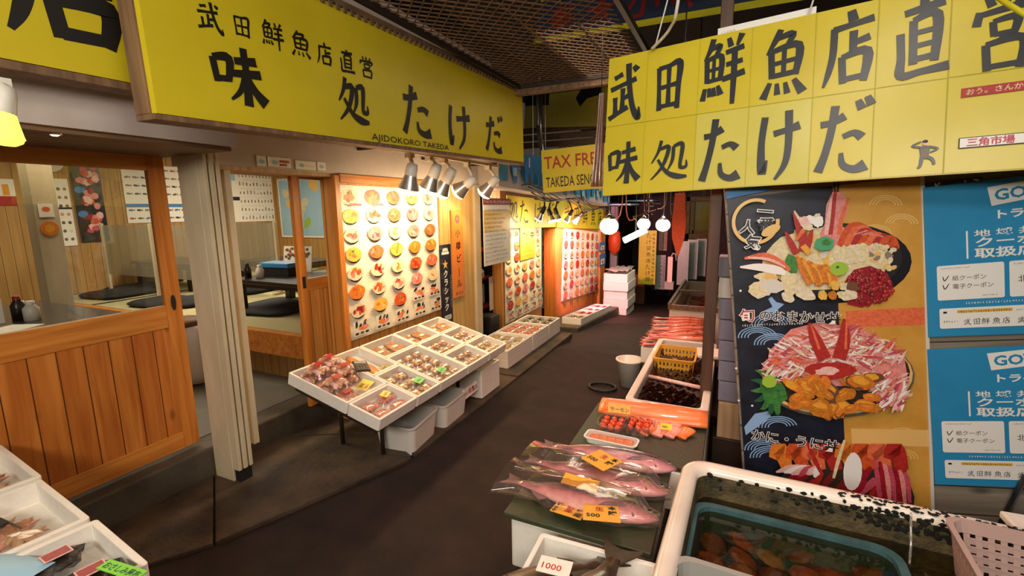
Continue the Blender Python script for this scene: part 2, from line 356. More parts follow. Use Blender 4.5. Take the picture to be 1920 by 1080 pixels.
film('tank_water', '9a7468', .16, .02, opac=.16, opcol='1a1110', bump=.5, bscale=26); film('spray', 'ffffff', .12, .2, opac=.08)
film('clear_lid', 'ffffff', .08, .05, opac=.03)
# ---------------------------------------------------------------- the setting
def flo(y): return 0 if y < 5.0 else -.115*(y-5.0)
m = MB(); ys = [-2.5, 0, 2, 4, 5.0, 7, 9, 11, 13, 15.5]
for a, b in zip(ys, ys[1:]): m.add([(-2.2, a, flo(a)), (2.6, a, flo(a)), (2.6, b, flo(b)), (-2.2, b, flo(b))], [(0, 1, 2, 3)])
m.add([(-2.2, 5, 0), (-3.5, 5, -.0), (-3.5, 15.5, flo(15.5)), (-2.2, 15.5, flo(15.5))], [(0, 3, 2, 1)])
m.add([(-2.2, -2.5, 0), (-2.2, 5, 0), (-3.5, 5, 0), (-3.5, -2.5, 0)], [(0, 1, 2, 3)])
struct(m.build('floor', 'asphalt'))
# weathered stone kerb slabs between the aisle and the shop step
for i, P in enumerate([[(-2.62, -.6), (-2.36, 1.0), (-2.20, 1.24), (-2.9, 1.70), (-2.9, -.6)], [(-2.196, 1.248), (-1.80, 2.28), (-2.15, 2.5), (-2.9, 2.1), (-2.9, 1.708)], [(-1.80, 2.31), (-1.78, 3.9), (-2.9, 3.9), (-2.9, 2.13), (-2.15, 2.53)], [(-1.78, 3.92), (-1.78, 5.6), (-2.9, 5.6), (-2.9, 3.92)]]):
    m = MB(); m.prism(P, -.05, .022+.004*(i % 2)); struct(m.build('trim_%d' % (i+1), 'kerb_stone', bevel=.008))
m = MB(); m.box(-2.98, -2.80, -1.5, 4.6, -.05, .2); struct(m.build('trim_5', 'step_concrete', bevel=.012))
m = MB(); m.box(-7.3, -3.86, -1.5, 5.8, -.05, .2); m.box(-3.86, -2.98, -1.5, 4.68, -.05, .2); struct(m.build('floor.001', 'room_floor'))
m = MB(); m.add([(x, y, z) for y, zt in ((6.3, -.085), (9.0, -.309)) for x, z in ((-2.54, -1.2), (-1.92, -1.2), (-1.92, zt), (-2.54, zt))], [(3, 2, 1, 0), (4, 5, 6, 7), (0, 1, 5, 4), (1, 2, 6, 5), (2, 3, 7, 6), (3, 0, 4, 7)]); struct(m.build('trim_6', 'step_concrete', bevel=.02))
# dining room shell
m = MB(); m.box(-7.3, -7.2, -1.5, 5.9, .2, 2.5); struct(m.build('wall_back', 'room_planks'))
m = MB(); m.box(-7.2, -3.75, 5.8, 5.9, .0, 2.5); m.box(-3.85, -3.75, 4.68, 5.8, 0, 2.5); m.box(-3.75, -2.62, 4.68, 4.78, 0, 2.5); struct(m.build('wall_side', 'room_planks'))
m = MB(); m.box(-7.2, -2.9, -1.6, -1.5, .2, 2.5); struct(m.build('wall_near', 'room_planks'))
m = MB(); m.box(-7.3, -3.86, -1.6, 5.9, 2.5, 2.56); m.box(-3.86, -2.9, -1.6, 4.7, 2.5, 2.56); struct(m.build('ceiling.001', 'painted_wall'))
# shop front
m = MB(); m.box(-3.0, -2.3, -1.6, 1.66, 1.925, 3.2); m.box(-2.86, -2.55, 1.66, 5.0, 1.86, 3.2)
struct(m.build('wall_front', 'painted_wall'))
m = MB(); m.box(-3.0, -2.32, -1.6, 1.64, 1.905, 1.925); struct(m.build('trim_7', 'beam_wood'))
m = MB(); m.box(-2.84, -2.56, 1.68, 2.62, 1.835, 1.86); struct(m.build('trim_8', 'raw_wood'))
m = MB(); m.box(-2.765, -2.60, 1.63, 1.72, 0, 1.92)                                  # grooved beige post
for a, b in ((1.632, 1.652), (1.664, 1.690), (1.702, 1.722)): m.box(-2.60, -2.545, a, b, .10, 1.92)
m.box(-2.60, -2.585, 1.65, 1.704, 0, 1.92, 1); m.box(-2.60, -2.55, 1.64, 1.715, .0, .10, 1)
struct(m.build('trim_9', ['beige_post', 'black_gap'], bevel=.003))
m = MB(); m.box(-2.63, -2.575, 1.765, 1.80, .2, 1.84); struct(m.build('trim_10', 'beige_post', bevel=.003))
m = MB(); m.box(-2.70, -2.575, 2.555, 3.86, .0, 1.86); struct(m.build('wall_menu', 'panel_wood'))
m = MB(); m.box(-2.575, -2.54, 2.535, 2.585, .1, 1.85); struct(m.build('trim_11', 'frame_wood', bevel=.004))
m = MB(); m.box(-2.575, -2.535, 2.585, 3.86, 1.80, 1.86); struct(m.build('trim_12', 'rail_wood', bevel=.004))
m = MB(); m.box(-2.70, -2.56, 3.86, 4.50, .0, 1.86); struct(m.build('wall_planks', 'pale_planks'))
m = MB(); m.box(-2.66, -2.53, 4.50, 4.62, -.05, 1.86); struct(m.build('trim_13', 'beige_post', bevel=.004))
# storeroom opening, second and third stall fronts, all following the falling aisle
m = MB(); m.box(-3.7, -3.6, 4.78, 5.6, -.2, 2.3); m.box(-3.6, -2.62, 5.6, 5.66, -.2, 2.3); struct(m.build('wall_storeroom', 'charcoal'))
m = MB(); m.box(-2.70, -2.575, 5.2, 6.56, -.3, 2.0); struct(m.build('wall_stall', 'panel_wood'))
m = MB(); m.box(-4.0, -3.9, 6.5, 7.2, -.6, 2.2); m.box(-3.9, -2.7, 6.5, 6.56, -.6, 2.2); struct(m.build('wall_doorway', 'charcoal'))
m = MB(); m.box(-2.75, -2.55, 7.12, 7.40, -.6, 2.0); struct(m.build('trim_14', 'frame_wood', bevel=.005))
m = MB(); m.box(-2.72, -2.575, 7.4, 9.80, -.8, 2.0); struct(m.build('wall_stall.001', 'panel_wood'))
m = MB(); m.box(-2.75, -2.52, 9.85, 10.25, -.9, 1.6); struct(m.build('trim_15', 'panel_wood', bevel=.005))
m = MB(); m.add([(x, y, z) for y, z0, z1 in ((4.62, 1.84, 2.22), (9.6, 1.62, 2.02)) for x, z in ((-2.6, z0), (-2.3, z0), (-2.3, z1), (-2.6, z1))], [(0, 1, 2, 3), (7, 6, 5, 4), (0, 4, 5, 1), (1, 5, 6, 2), (2, 6, 7, 3), (3, 7, 4, 0)])
struct(m.build('wall_lintel', 'painted_wall'))
m = MB(); m.box(-3.6, -2.9, 10.2, 15.5, -1.6, 2.4); struct(m.build('wall_far_left', 'dark_brown'))
m = MB(); m.box(-2.62, -2.45, 11.1, 11.25, -.9, 1.7); struct(m.build('trim_16', 'grey_metal'))
m = MB(); m.box(-3.6, 2.6, 15.4, 15.5, -1.8, 3.6); struct(m.build('wall_end', 'dark_brown'))
m = MB(); m.box(1.9, 2.0, -2.5, 15.5, -1.6, 3.5); struct(m.build('wall_right', 'dark_brown'))
m = MB(); m.box(-3.6, 2.6, -2.5, 15.5, 3.5, 3.6); struct(m.build('ceiling', 'dark_ceiling'))
m = MB(); m.box(-3.6, 2.6, -2.6, -2.5, -.2, 3.6); struct(m.build('wall_behind', 'painted_wall'))
# ---------------------------------------------------------------- brush lettering
brush_def('武', '18,75 42,81;8,56 82,69;22,42 24,14;44,56 44,20;44,38 61,42;5,6 60,23;58,97,10 62,62,9 73,24,9 86,6,11 93,3,8 92,20,3;73,91,7 84,83,11')
brush_def('田', '15,86 20,6;15,84,9 50,87,8 84,90,12 82,50,9 80,6,9;24,48 78,52;49,84 50,14;20,13 80,15')
brush_def('鮮', '24,99,8 16,82,7 4,68,3;18,84,7 40,87,8 28,70,5;10,68,7 12,34,7;10,68,6 44,71,8 43,35,7;12,52,5 43,54,5;27,69,5 27,37,5;12,36,6 43,38,6;8,26,6 3,8,8;18,26,5 20,13,7;28,26,5 31,13,7;38,28,5 46,14,9;60,96,6 66,83,8;90,99,9 80,83,4;54,75,7 96,80,8;56,57,7 94,60,7;48,36,8 100,43,9;75,80,8 75,40,8 74,-2,6')
brush_def('魚', '40,99,8 28,84,8 10,66,3;34,87,7 68,90,9 50,70,5;20,69,8 24,31,8;20,69,7 82,73,10 77,32,8;24,51,6 76,54,6;50,71,6 50,36,6;24,34,7 76,36,7;20,25,6 5,3,10;36,23,5 38,7,8;55,23,5 61,7,8;74,26,6 95,6,12')
brush_def('店', '50,100,9 55,86,11;18,78 92,85;20,80,8 19,46,8 12,22,7 3,4,3;56,73,9 56,42,8;56,57,7 86,62,9;36,41,8 40,6,8;36,40,7 82,44,11 77,6,8;40,11,7 77,13,7')
brush_def('直', '18,84,8 86,91,10;52,101,9 50,75,8;34,74,8 36,20,8;34,74,7 74,77,10 72,21,8;36,58,6 72,60,6;36,42,6 72,44,6;36,26,7 72,28,7;12,60,8 15,30,8 16,8,10 50,10,8 97,13,11')
brush_def('営', '22,98,7 30,85,9;48,101,7 52,87,9;80,99,10 68,84,4;10,80,8 5,62,9;12,76,7 90,81,10 80,63,4;32,65,7 35,46,7;32,65,6 70,67,9 66,46,7;35,48,6 66,49,6;50,46,6 44,36,7;22,36,8 26,2,8;22,36,7 81,39,10 77,2,8;26,7,7 77,8,7')
brush_def('味', '4,72,9 8,33,8;4,72,7 34,75,11 29,37,8;8,39,7 30,41,7;44,74,8 88,80,11;36,52,8 95,59,11;64,99,10 65,50,10 63,0,13;62,52,8 50,25,7 30,7,3;66,52,7 80,27,11 100,8,16')
brush_def('処', '28,98,8 20,70,7 3,44,3;26,77,7 49,80,10 34,35,8 3,3,3;20,52,6 44,21,9 72,8,13 100,6,6;62,81,8 60,48,8 48,24,3;62,81,7 85,84,10 81,36,8 85,28,8 97,30,7 97,45,3')
brush_def('た', '8,73,9 30,75,8 54,83,11;36,99,10 29,62,9 18,28,9 7,4,11;54,54,7 74,58,8 90,51,11;51,30,5 55,13,8 76,6,10 97,11,15')
brush_def('け', '17,91,9 11,50,9 15,9,11 25,27,3;38,65,9 66,69,8 95,74,12;70,97,10 72,50,9 66,20,8 45,-2,4')
brush_def('だ', '8,69,9 30,71,8 52,78,11;34,93,10 28,58,9 18,26,9 7,4,11;50,50,7 70,54,8 84,47,11;48,28,5 52,12,8 72,5,10 92,10,15;74,97,7 82,85,10;90,101,7 98,89,10')
def uv(M, px, py):
    p = M.inverted() @ onplane(px, py, M.translation, M.col[2].to_3d()); return p.x, p.y
def put(c, M, ch, px, py, h, m, wk=1.0, sx=1.0):
    x, y = uv(M, px, py); s = uv(M, px, py-h/2)[1] - uv(M, px, py+h/2)[1]
    c.part('character', 'black brush character'); c.brush(ch, x-s*.5*sx, y-s*.5, s, m, wk, sx)
# left: long sign over the second shop bay
M2 = frame((-1.943, 1.091, 1.961), (-.009, 1, .0292), (0, 0, 1)); c = Canvas(3.42, .664, .03); c.base('yellow_sign')
for ch, x, y, h in (('武', 388, 32, 56), ('田', 449, 51, 42), ('鮮', 507, 67, 50), ('魚', 559, 85, 48), ('店', 604, 103, 43), ('直', 646, 117, 43), ('営', 683, 128, 39)): put(c, M2, ch, x, y, h, 'ink', 1.25)
for ch, x, y, h, sx in (('味', 443, 143, 108, 1), ('処', 658, 190, 82, 1), ('た', 777, 210, 92, 1.05), ('け', 858, 237, 82, 1.1), ('だ', 923, 251, 70, 1.1)): put(c, M2, ch, x, y, h, 'ink', 1.45, sx)
x0, y0 = uv(M2, 693, 266); x1, y1 = uv(M2, 838, 289); c.part('lettering', 'small black roman lettering'); c.text('AJIDOKORO TAKEDA', x0, y0+.012, .052, 'ink', 0, fit=x1-x0)
S2 = c.build('shop_sign', 'long yellow shop sign with two rows of black brush characters above the menu board', 'sign', M2)
m = MB(); m.box(-.01, 3.43, -.022, 0, -.10, .012); m.box(-.01, .03, 0, .664, -.10, -.016); m.build('wooden_trim', 'beam_wood', S2, bevel=.003)
# left: neighbouring sign, only its lower right corner in view
M1 = frame((-2.16, -1.0, 2.075), (0, 1, .012), (0, 0, 1)); W1 = uv(M1, 283, 150)[0]; c = Canvas(W1, .66, .03); c.base('yellow_sign'); c.part('lettering')
xa = uv(M1, 112, 62); xb = uv(M1, 196, 72); s = (xb[0]-xa[0])/.37; c.brush('店', xa[0]-.40*s, xa[1]-.115*s, s, 'ink', 1.75)
S1 = c.build('shop_sign', 'yellow sign at the top left corner showing the bottom of one huge black character', 'sign', M1)
m = MB(); m.box(0, W1, -.03, 0, -.10, .01); m.build('wooden_trim', 'beam_wood', S1, bevel=.003)
# right: sign of laminated yellow sheets hung across the stall
MR = frame((-.678, 2.679, 1.662), (.992, -.123, .033), (-.052, .181, .982)); c = Canvas(2.0, .772, .012); c.base('yellow_tile'); c.part('laminated_sheet')
xs = [0] + [uv(MR, x, 170)[0] for x in (1213, 1309, 1406, 1524, 1640, 1775)] + [2.0]
for i, (a, b) in enumerate(zip(xs, xs[1:])):
    c.rect(a+.003, .389, b-.002, .768, 'yellow_tile'); c.rect(a+.003, .004, b-.002, .384, 'yellow_pale' if i in (2, 3) else 'yellow_tile')
for a in xs[1:-1]: c.rect(a-.001, 0, a+.001, .77, 'yellow_green')
c.rect(0, .385, 2.0, .3875, 'yellow_green')
for ch, x, y, h, sx in (('武', 1173, 173, 108, .60), ('田', 1255, 162, 100, .54), ('鮮', 1357, 133, 125, .58), ('魚', 1470, 121, 131, .54), ('店', 1593, 94, 142, .58), ('直', 1728, 75, 152, .55), ('営', 1880, 62, 145, .58),
    ('味', 1170, 306, 78, .75), ('処', 1255, 300, 76, .88), ('た', 1351, 283, 120, .58), ('け', 1460, 271, 127, .57), ('だ', 1580, 258, 137, .62)): put(c, MR, ch, x, y, h, 'ink_grey', 1.02, sx)
c.part('caption_strip', 'red strip with pale lettering'); a = uv(MR, 1800, 186); b = uv(MR, 1920, 162); c.rect(a[0], a[1], b[0]+.1, a[1]+.036, 'red'); c.text('おう。さんかくいちば', a[0]+.012, a[1]+.009, .026, 'cream', .01, fit=.27)
c.part('market_name_strip', 'white strip with pink red lettering'); a = uv(MR, 1795, 281); b = uv(MR, 1920, 268); c.rect(a[0], a[1], b[0]+.1, a[1]+.042, 'ink'); c.rect(a[0]+.003, a[1]+.003, b[0]+.1, a[1]+.039, 'white'); c.text('三角市場', a[0]+.022, a[1]+.008, .034, 'rose', .03)
c.part('photo_of_man', 'small cut-out photo of a man in dark clothes and apron'); X, Y = uv(MR, 1732, 292); k = .042
c.ell(X, Y+1.15*k, .2*k, .26*k, 'pale_pink'); c.ell(X, Y+1.28*k, .22*k, .16*k, 'ink'); c.poly([(X-.42*k, Y+.85*k), (X+.42*k, Y+.85*k), (X+.3*k, Y-.1*k), (X-.3*k, Y-.1*k)], 'ink_grey'); c.up()
c.stroke([(X-.35*k, Y+.75*k, .2*k), (X-.95*k, Y+.95*k, .18*k), (X-.3*k, Y+1.3*k, .14*k)], 'ink_grey'); c.stroke([(X+.35*k, Y+.75*k, .2*k), (X+.95*k, Y+.5*k, .18*k), (X+.4*k, Y+.2*k, .14*k)], 'ink_grey')
c.poly([(X-.24*k, Y+.6*k), (X+.24*k, Y+.6*k), (X+.34*k, Y-.4*k), (X-.34*k, Y-.4*k)], 'ink_mid'); c.stroke([(X-.18*k, Y-.2*k, .3*k), (X-.3*k, Y-1.1*k, .24*k), (X-.5*k, Y-1.2*k, .14*k)], 'ink_grey'); c.stroke([(X+.18*k, Y-.2*k, .3*k), (X+.6*k, Y-.5*k, .26*k), (X+.75*k, Y-1.0*k, .2*k)], 'ink_grey')
SR = c.build('shop_sign', 'large yellow sign of laminated sheets hung at the right above the seafood bowl poster', 'sign', MR)
for x in (.25, .95, 1.6):
    m = MB(); m.tube([(x, .772, 0), (x+.06, 1.0, .02), (x+.10, 1.2, .05)], .004, 6); m.build('hanging_cord', 'white', SR)
c = Canvas(.42, .12, .008); c.base('white'); MP = frame(MR @ Vector((.56, .70, -.03)), MR.col[0].to_3d(), MR.col[1].to_3d()); c.part('print'); c.scribble(.02, .09, .06, .008, 'ink_mid', random.Random(1))
c.build('backing_board', 'white board edge showing above the laminated yellow sign', 'board', MP)
# far hanging sign TAX FREE
MT = frame(AY(1019, 362, 5.2), (AY(1112, 352, 5.25)-AY(1019, 360, 5.2)), AY(1019, 282, 5.2)-AY(1019, 362, 5.2)); H = (AY(1019, 282, 5.2)-AY(1019, 362, 5.2)).length
c = Canvas(H*1.9, H, .008); c.base('yellow_sign'); c.part('lettering'); c.text('TAX FREE', H*.06, H*.56, H*.40, 'red', .012, fit=H*1.42); c.text('TAKEDA SENGYOTEN', H*.08, H*.12, H*.34, 'ink', .008, fit=H*2.2 if 0 else H*1.78)
ST = c.build('hanging_sign', 'yellow hanging sign with red TAX FREE lettering over the aisle', 'sign', MT)

for x in (.05, H*1.7): m = MB(); m.tube([(x, H, 0), (x, H+3.5-(MT @ Vector((x, H, 0))).z, 0)], .005, 6); m.build('hanging_wire', 'dark_steel', ST)
# ---------------------------------------------------------------- big seafood bowl poster
rnd = random.Random(7)
MPo = frame(Vector((-.045, 2.687, 1.631)) + Vector((.122, -.036, -.992))*1.62, (.986, .126, .111), (-.122, .036, .992)); PW, PH = .81, 1.62
c = Canvas(PW, PH, .006); q = lambda px, py: uv(MPo, px, py)
c.base('navy'); k = .81/357     # metres per pixel of the photograph on this sheet
def pp(pts, m): c.up(.00004); c.poly([q(*p) for p in pts], m)
def el(px, py, rx, ry, m, rot=0, jit=0, n=16): X, Y = q(px, py); c.ell(X, Y, rx*k, ry*k, m, rot, n, jit, rnd)
def st(pts, m): c.stroke([q(p[0], p[1]) + (p[2]*k,) for p in pts], m)
gx = q(1568, 500)[0]; c.rect(gx, 0, PW, PH, 'gold')
for py in (582, 802): a = q(1590, py)[1]; c.rect(gx+.03, a-.085, PW, a-.002, 'salmon' if py < 600 else 'gold_light')
for bx, by, sgn in ((1660, 385, 1), (1690, 420, 1), (1640, 440, 1), (1690, 820, 1), (1690, 860, 1)):
    c.part('wave_motif', 'pale wave pattern')
    for r in (30, 24, 18): c.stroke([q(bx+r*cos(rad(t)), by-r*.6*sin(rad(t))) + (2.6*k,) for t in range(0, 200, 25)], 'gold_light')
for bx, by in ((1420, 632), (1445, 608), (1432, 842), (1458, 800), (1450, 645), (1442, 856)):
    c.part('wave_motif', 'pale wave pattern')
    for r in (36, 30, 24, 18): c.stroke([q(bx+r*cos(rad(t)), by-r*.55*sin(rad(t))) + (2.4*k,) for t in range(10, 190, 25)], 'wave_blue')
for px, py in ((1388, 545), (1420, 538), (1385, 750), (1410, 760), (1380, 690)): el(px, py, 2.5, 2.5, 'white')
pp([(1448, 575), (1440, 560), (1446, 556), (1455, 566), (1470, 570), (1452, 585), (1425, 586)], 'wave_blue'); pp([(1395, 800), (1415, 775), (1440, 770), (1445, 780), (1420, 800), (1398, 815)], 'wave_blue')
c.part('top_dish_picture', 'printed bowl of mixed sashimi')
el(1560, 494, 140, 86, 'night', -4, 0, 30); el(1552, 488, 132, 78, 'black', -4, 0, 30); el(1545, 484, 120, 68, 'cream', -4, .05, 24)
for i in range(46): a, r = rnd.uniform(0, 6.28), math.sqrt(rnd.random()); el(1545+108*r*cos(a), 484+56*r*sin(a), rnd.uniform(8, 16), rnd.uniform(5, 9), ('ivory', 'cream', 'gold_light', 'pale_pink', 'paper_grey', 'egg')[i % 6], rnd.uniform(0, 180), .15)
pp([(1552, 470), (1535, 440), (1545, 420), (1548, 385), (1560, 360), (1580, 362), (1590, 390), (1578, 420), (1582, 450)], 'pink'); st([(1556, 440, 8), (1560, 400, 9), (1566, 355, 5)], 'red'); st([(1572, 440, 8), (1578, 405, 8), (1590, 372, 4)], 'salmon'); st([(1548, 440, 7), (1552, 410, 8), (1558, 372, 3)], 'pale_pink'); st([(1564, 360, 3), (1563, 335, 2)], 'ink'); st([(1570, 360, 3), (1571, 332, 2)], 'ink')
for i in range(7): st([(1572+i*13, 462-i*1, 10), (1590+i*13, 430+i*3, 17), (1612+i*11, 424+i*7, 14), (1640+i*6, 444+i*3, 7)], ('deep_orange', 'salmon', 'red')[i % 3])
for i in range(4): st([(1600+i*14, 440, 3), (1625+i*10, 432+i*4, 3)], 'pink')
for i in range(16): el(1640+rnd.uniform(-14, 38), 478+rnd.uniform(-16, 26), rnd.uniform(6, 10), rnd.uniform(4, 6), ('cream', 'ivory', 'gold_light', 'ink_mid')[i % 4], rnd.uniform(0, 180), .15)
for i in range(7): el(1570+i*8, 476+rnd.uniform(-4, 6), 9, 20, ('cream', 'ivory')[i % 2], rnd.uniform(-15, 15), .05)
pp([(1582, 528), (1600, 505), (1630, 498), (1662, 512), (1670, 530), (1655, 556), (1615, 576), (1588, 570)], 'crimson')
for i in range(150):
    a, r = rnd.uniform(0, 6.28), math.sqrt(rnd.random()); X, Y = 1626+44*r*cos(a), 537+34*r*sin(a); el(X, Y, 4.2, 4.2, ('crimson', 'red', 'crimson', 'dark_red')[i % 4], 0, 0, 8); el(X-1, Y-1, 1.1, 1.1, 'pink', 0, 0, 6)
for i in range(10): st([(1490+i*6+rnd.uniform(-3, 3), 480+i*3, 6), (1505+i*6, 505+rnd.uniform(-4, 4), 15), (1515+i*5, 535+rnd.uniform(-8, 4), 7)], ('orange', 'uni', 'amber')[i % 3])
for i in range(12): el(1462+rnd.uniform(-45, 45), 535+rnd.uniform(-18, 22), rnd.uniform(14, 24), rnd.uniform(9, 16), ('ivory', 'cream', 'cream', 'gold_light', 'paper_grey')[i % 5], rnd.uniform(0, 180), .12)
for i in range(7): el(1552+rnd.uniform(-28, 45), 545+rnd.uniform(-14, 16), rnd.uniform(8, 15), rnd.uniform(6, 11), ('egg', 'ivory', 'cream', 'uni', 'brown')[i % 5], rnd.uniform(0, 180), .15)
pp([(1465, 500), (1475, 475), (1490, 482), (1492, 510), (1480, 512)], 'green'); st([(1394, 484, 5), (1430, 480, 16), (1460, 492, 14), (1478, 506, 6)], 'salmon'); st([(1386, 500, 4), (1420, 500, 16), (1455, 506, 18), (1470, 512, 8)], 'white'); st([(1400, 482, 4), (1440, 486, 6), (1470, 500, 3)], 'pale_pink')
for a, b in (((1470, 435), (1490, 475)), ((1485, 400), (1505, 462)), ((1508, 435), (1500, 470)), ((1520, 430), (1508, 470))): st([a + (4,), ((a[0]+b[0])/2, (a[1]+b[1])/2, 12), b + (13,)], 'red')
for i in range(6): el(1520+rnd.uniform(-18, 18), 425+rnd.uniform(-14, 20), 12, 9, ('ivory', 'pale_pink', 'white')[i % 3], rnd.uniform(0, 180), .2)
st([(1486, 396, 3), (1496, 412, 6)], 'ivory'); st([(1490, 450, 6), (1504, 430, 8)], 'salmon'); st([(1502, 460, 12), (1515, 475, 12)], 'amber')
el(1542, 457, 18, 16, 'wasabi', 0, .12); el(1545, 454, 9, 7, 'green', 0, .15); el(1569, 503, 17, 15, 'lime', 0, .04); el(1566, 500, 3, 3, 'dark_green', 0, .2)
c.part('middle_dish_picture', 'printed bowl of crab shreds and sea urchin')
el(1562, 706, 142, 88, 'ink_soft', 3, 0, 30); el(1562, 704, 139, 84, 'gold_light', 3, 0, 30); el(1560, 700, 136, 80, 'dark_brown', 3, 0, 30)
for p in range(9): a = rad(100+p*22); st([(1452, 722, 18), (1452+38*cos(a)*.8, 722-44*sin(a), 12), (1452+52*cos(a)*.9, 722-52*sin(a), 2)], ('green', 'dark_green')[p % 2])
el(1448, 730, 26, 34, 'green', 20, .12)
pp([(1435, 690), (1440, 655), (1480, 615), (1530, 602), (1600, 612), (1665, 640), (1690, 670), (1697, 712), (1670, 758), (1620, 720), (1500, 720)], 'pink')
for i in range(480):
    a, r = rnd.uniform(-.2, 3.5), math.sqrt(rnd.random()); X, Y = 1562+130*r*cos(a), 690-78*r*sin(a) + (38 if a < .3 and r > .5 else 0); t = rnd.uniform(-40, 60)
    l = rnd.uniform(8, 20); st([(X-l*cos(rad(t)), Y+l*sin(rad(t)), 2), (X, Y, rnd.uniform(2.5, 7)), (X+l*cos(rad(t)), Y-l*sin(rad(t)), 2)], ('pale_pink', 'white', 'pink', 'pale_pink', 'rose', 'pink', 'ivory', 'salmon')[i % 8])
for i in range(50): X, Y = 1668+rnd.uniform(-28, 18), 715+rnd.uniform(-20, 42); t = rnd.uniform(20, 80); l = rnd.uniform(8, 15); st([(X-l*cos(rad(t)), Y+l*sin(rad(t)), 2), (X, Y, 6), (X+l*cos(rad(t)), Y-l*sin(rad(t)), 2)], ('pale_pink', 'pink', 'rose', 'white')[i % 4])
el(1550, 690, 44, 20, 'red', 0, .15); el(1545, 690, 22, 9, 'pale_pink', 5, .2)
st([(1512, 602, 5), (1522, 630, 22), (1540, 668, 26)], 'red'); st([(1575, 594, 5), (1576, 630, 22), (1566, 668, 26)], 'red'); st([(1515, 606, 3), (1530, 650, 5)], 'salmon'); st([(1580, 600, 3), (1578, 650, 5)], 'salmon')
for i in range(44):
    X, Y = 1462+rnd.uniform(0, 180), 0; Y = 722 + 20*sin((X-1462)/180*3.1) + rnd.uniform(-32, 27); t = rnd.uniform(-70, 70)
    el(X, Y, rnd.uniform(16, 25), rnd.uniform(9, 14), ('uni', 'orange', 'uni', 'uni', 'brown')[i % 5], t, .12, 14); el(X-2, Y-1, rnd.uniform(12, 17), rnd.uniform(6, 9), ('orange', 'amber', 'uni')[i % 3], t, .15, 12); el(X-3, Y-3, 8, 1.6, 'amber', t, .2, 8)
el(1438, 709, 15, 14, 'lime', 0, .05)
c.part('bottom_dish_picture', 'printed bowl of raw slices partly hidden by the tub')
el(1570, 920, 132, 95, 'dark_brown', 4, 0, 26)
for i in range(8): X = 1445+i*30; st([(X, 850, 18), (X+12, 832, 34), (X+26, 870, 22)], ('orange', 'deep_orange', 'salmon', 'red')[i % 4])
for i in range(40): X, Y = 1575+rnd.uniform(-100, 110), 905+rnd.uniform(-28, 50); st([(X-14, Y+14, 6), (X, Y, 15), (X+12, Y-16, 6)], ('crimson', 'dark_red', 'crimson', 'rose', 'red')[i % 5])
for i in range(7): X = 1630+i*9; st([(X, 850+i*4, 6), (X+6, 890, 9), (X+10, 930, 6)], ('rose', 'crimson', 'pink')[i % 3])
for i in range(6): st([(1450+i*14, 880+rnd.uniform(-6, 8), 4), (1475+i*10, 870+rnd.uniform(-6, 6), 15), (1500+i*6, 862, 4)], ('pale_pink', 'white', 'pale_pink', 'rose')[i % 4])
el(1590, 873, 17, 44, 'white', -6, .03); st([(1505, 815, 4), (1520, 850, 9), (1535, 880, 6)], 'red'); st([(1575, 815, 4), (1563, 855, 7), (1555, 885, 5)], 'cream')
c.part('popularity_badge', 'gold ring badge with white edged characters')
X, Y = q(1412, 416)
for a in range(0, 300, 12): c.stroke([(X+.098*cos(rad(60+a+t)), Y+.105*sin(rad(60+a+t)), .016) for t in (0, 6, 13)], 'gold_light')
for ch, px, py in (('一', 1428, 396), ('番', 1430, 420), ('人', 1396, 424), ('気', 1406, 452)):
    x, y = q(px-14, py+10); c.text(ch, x, y, .07, 'white', .07, rot=-12); c.text(ch, x, y, .07, 'ink_grey', .02, rot=-12)
el(1440, 432, 20, 10, 'gold_light', 25)
def edged(body, px, py, w_, sz, m, m2='white', rot=0):
    c.part('lettering', 'dish name in white edged lettering'); x, y = q(px, py); g = glyph(body, 0)[2]*sz; sx = w_*k/g; c.text(body, x, y, sz, m2, .05, sx=sx, rot=rot); c.text(body, x, y, sz, m, .008, sx=sx, rot=rot)
edged('旬', 1383, 597, 30, .068, 'red'); edged('のおまかせ丼', 1417, 595, 156, .060, 'ink', rot=-5.5); edged('かに・うに丼', 1403, 812, 172, .062, 'ink', rot=-8)
c.part('small_print'); x, y = q(1388, 608); c.scribble(x, y, .27, .011, 'white', rnd)
POSTER = c.build('seafood_poster', 'tall navy and gold poster of three seafood bowls hung behind the shellfish tub', 'poster', MPo)
m = MB(); m.box(PW-.004, PW+.010, .02, PH+.02, -.012, .008); m.build('edge_strip', 'paper_grey', POSTER)
# the board wall that carries the posters
MB_ = MPo @ Matrix.Translation((0, 0, -.02))
m = MB(); m.box(-.01, 2.0, -.35, PH+.35, -.03, 0); o = m.build('wall_board', 'grey_planks'); o.matrix_world = MPo @ Matrix.Translation((0, 0, -.006)); struct(o)
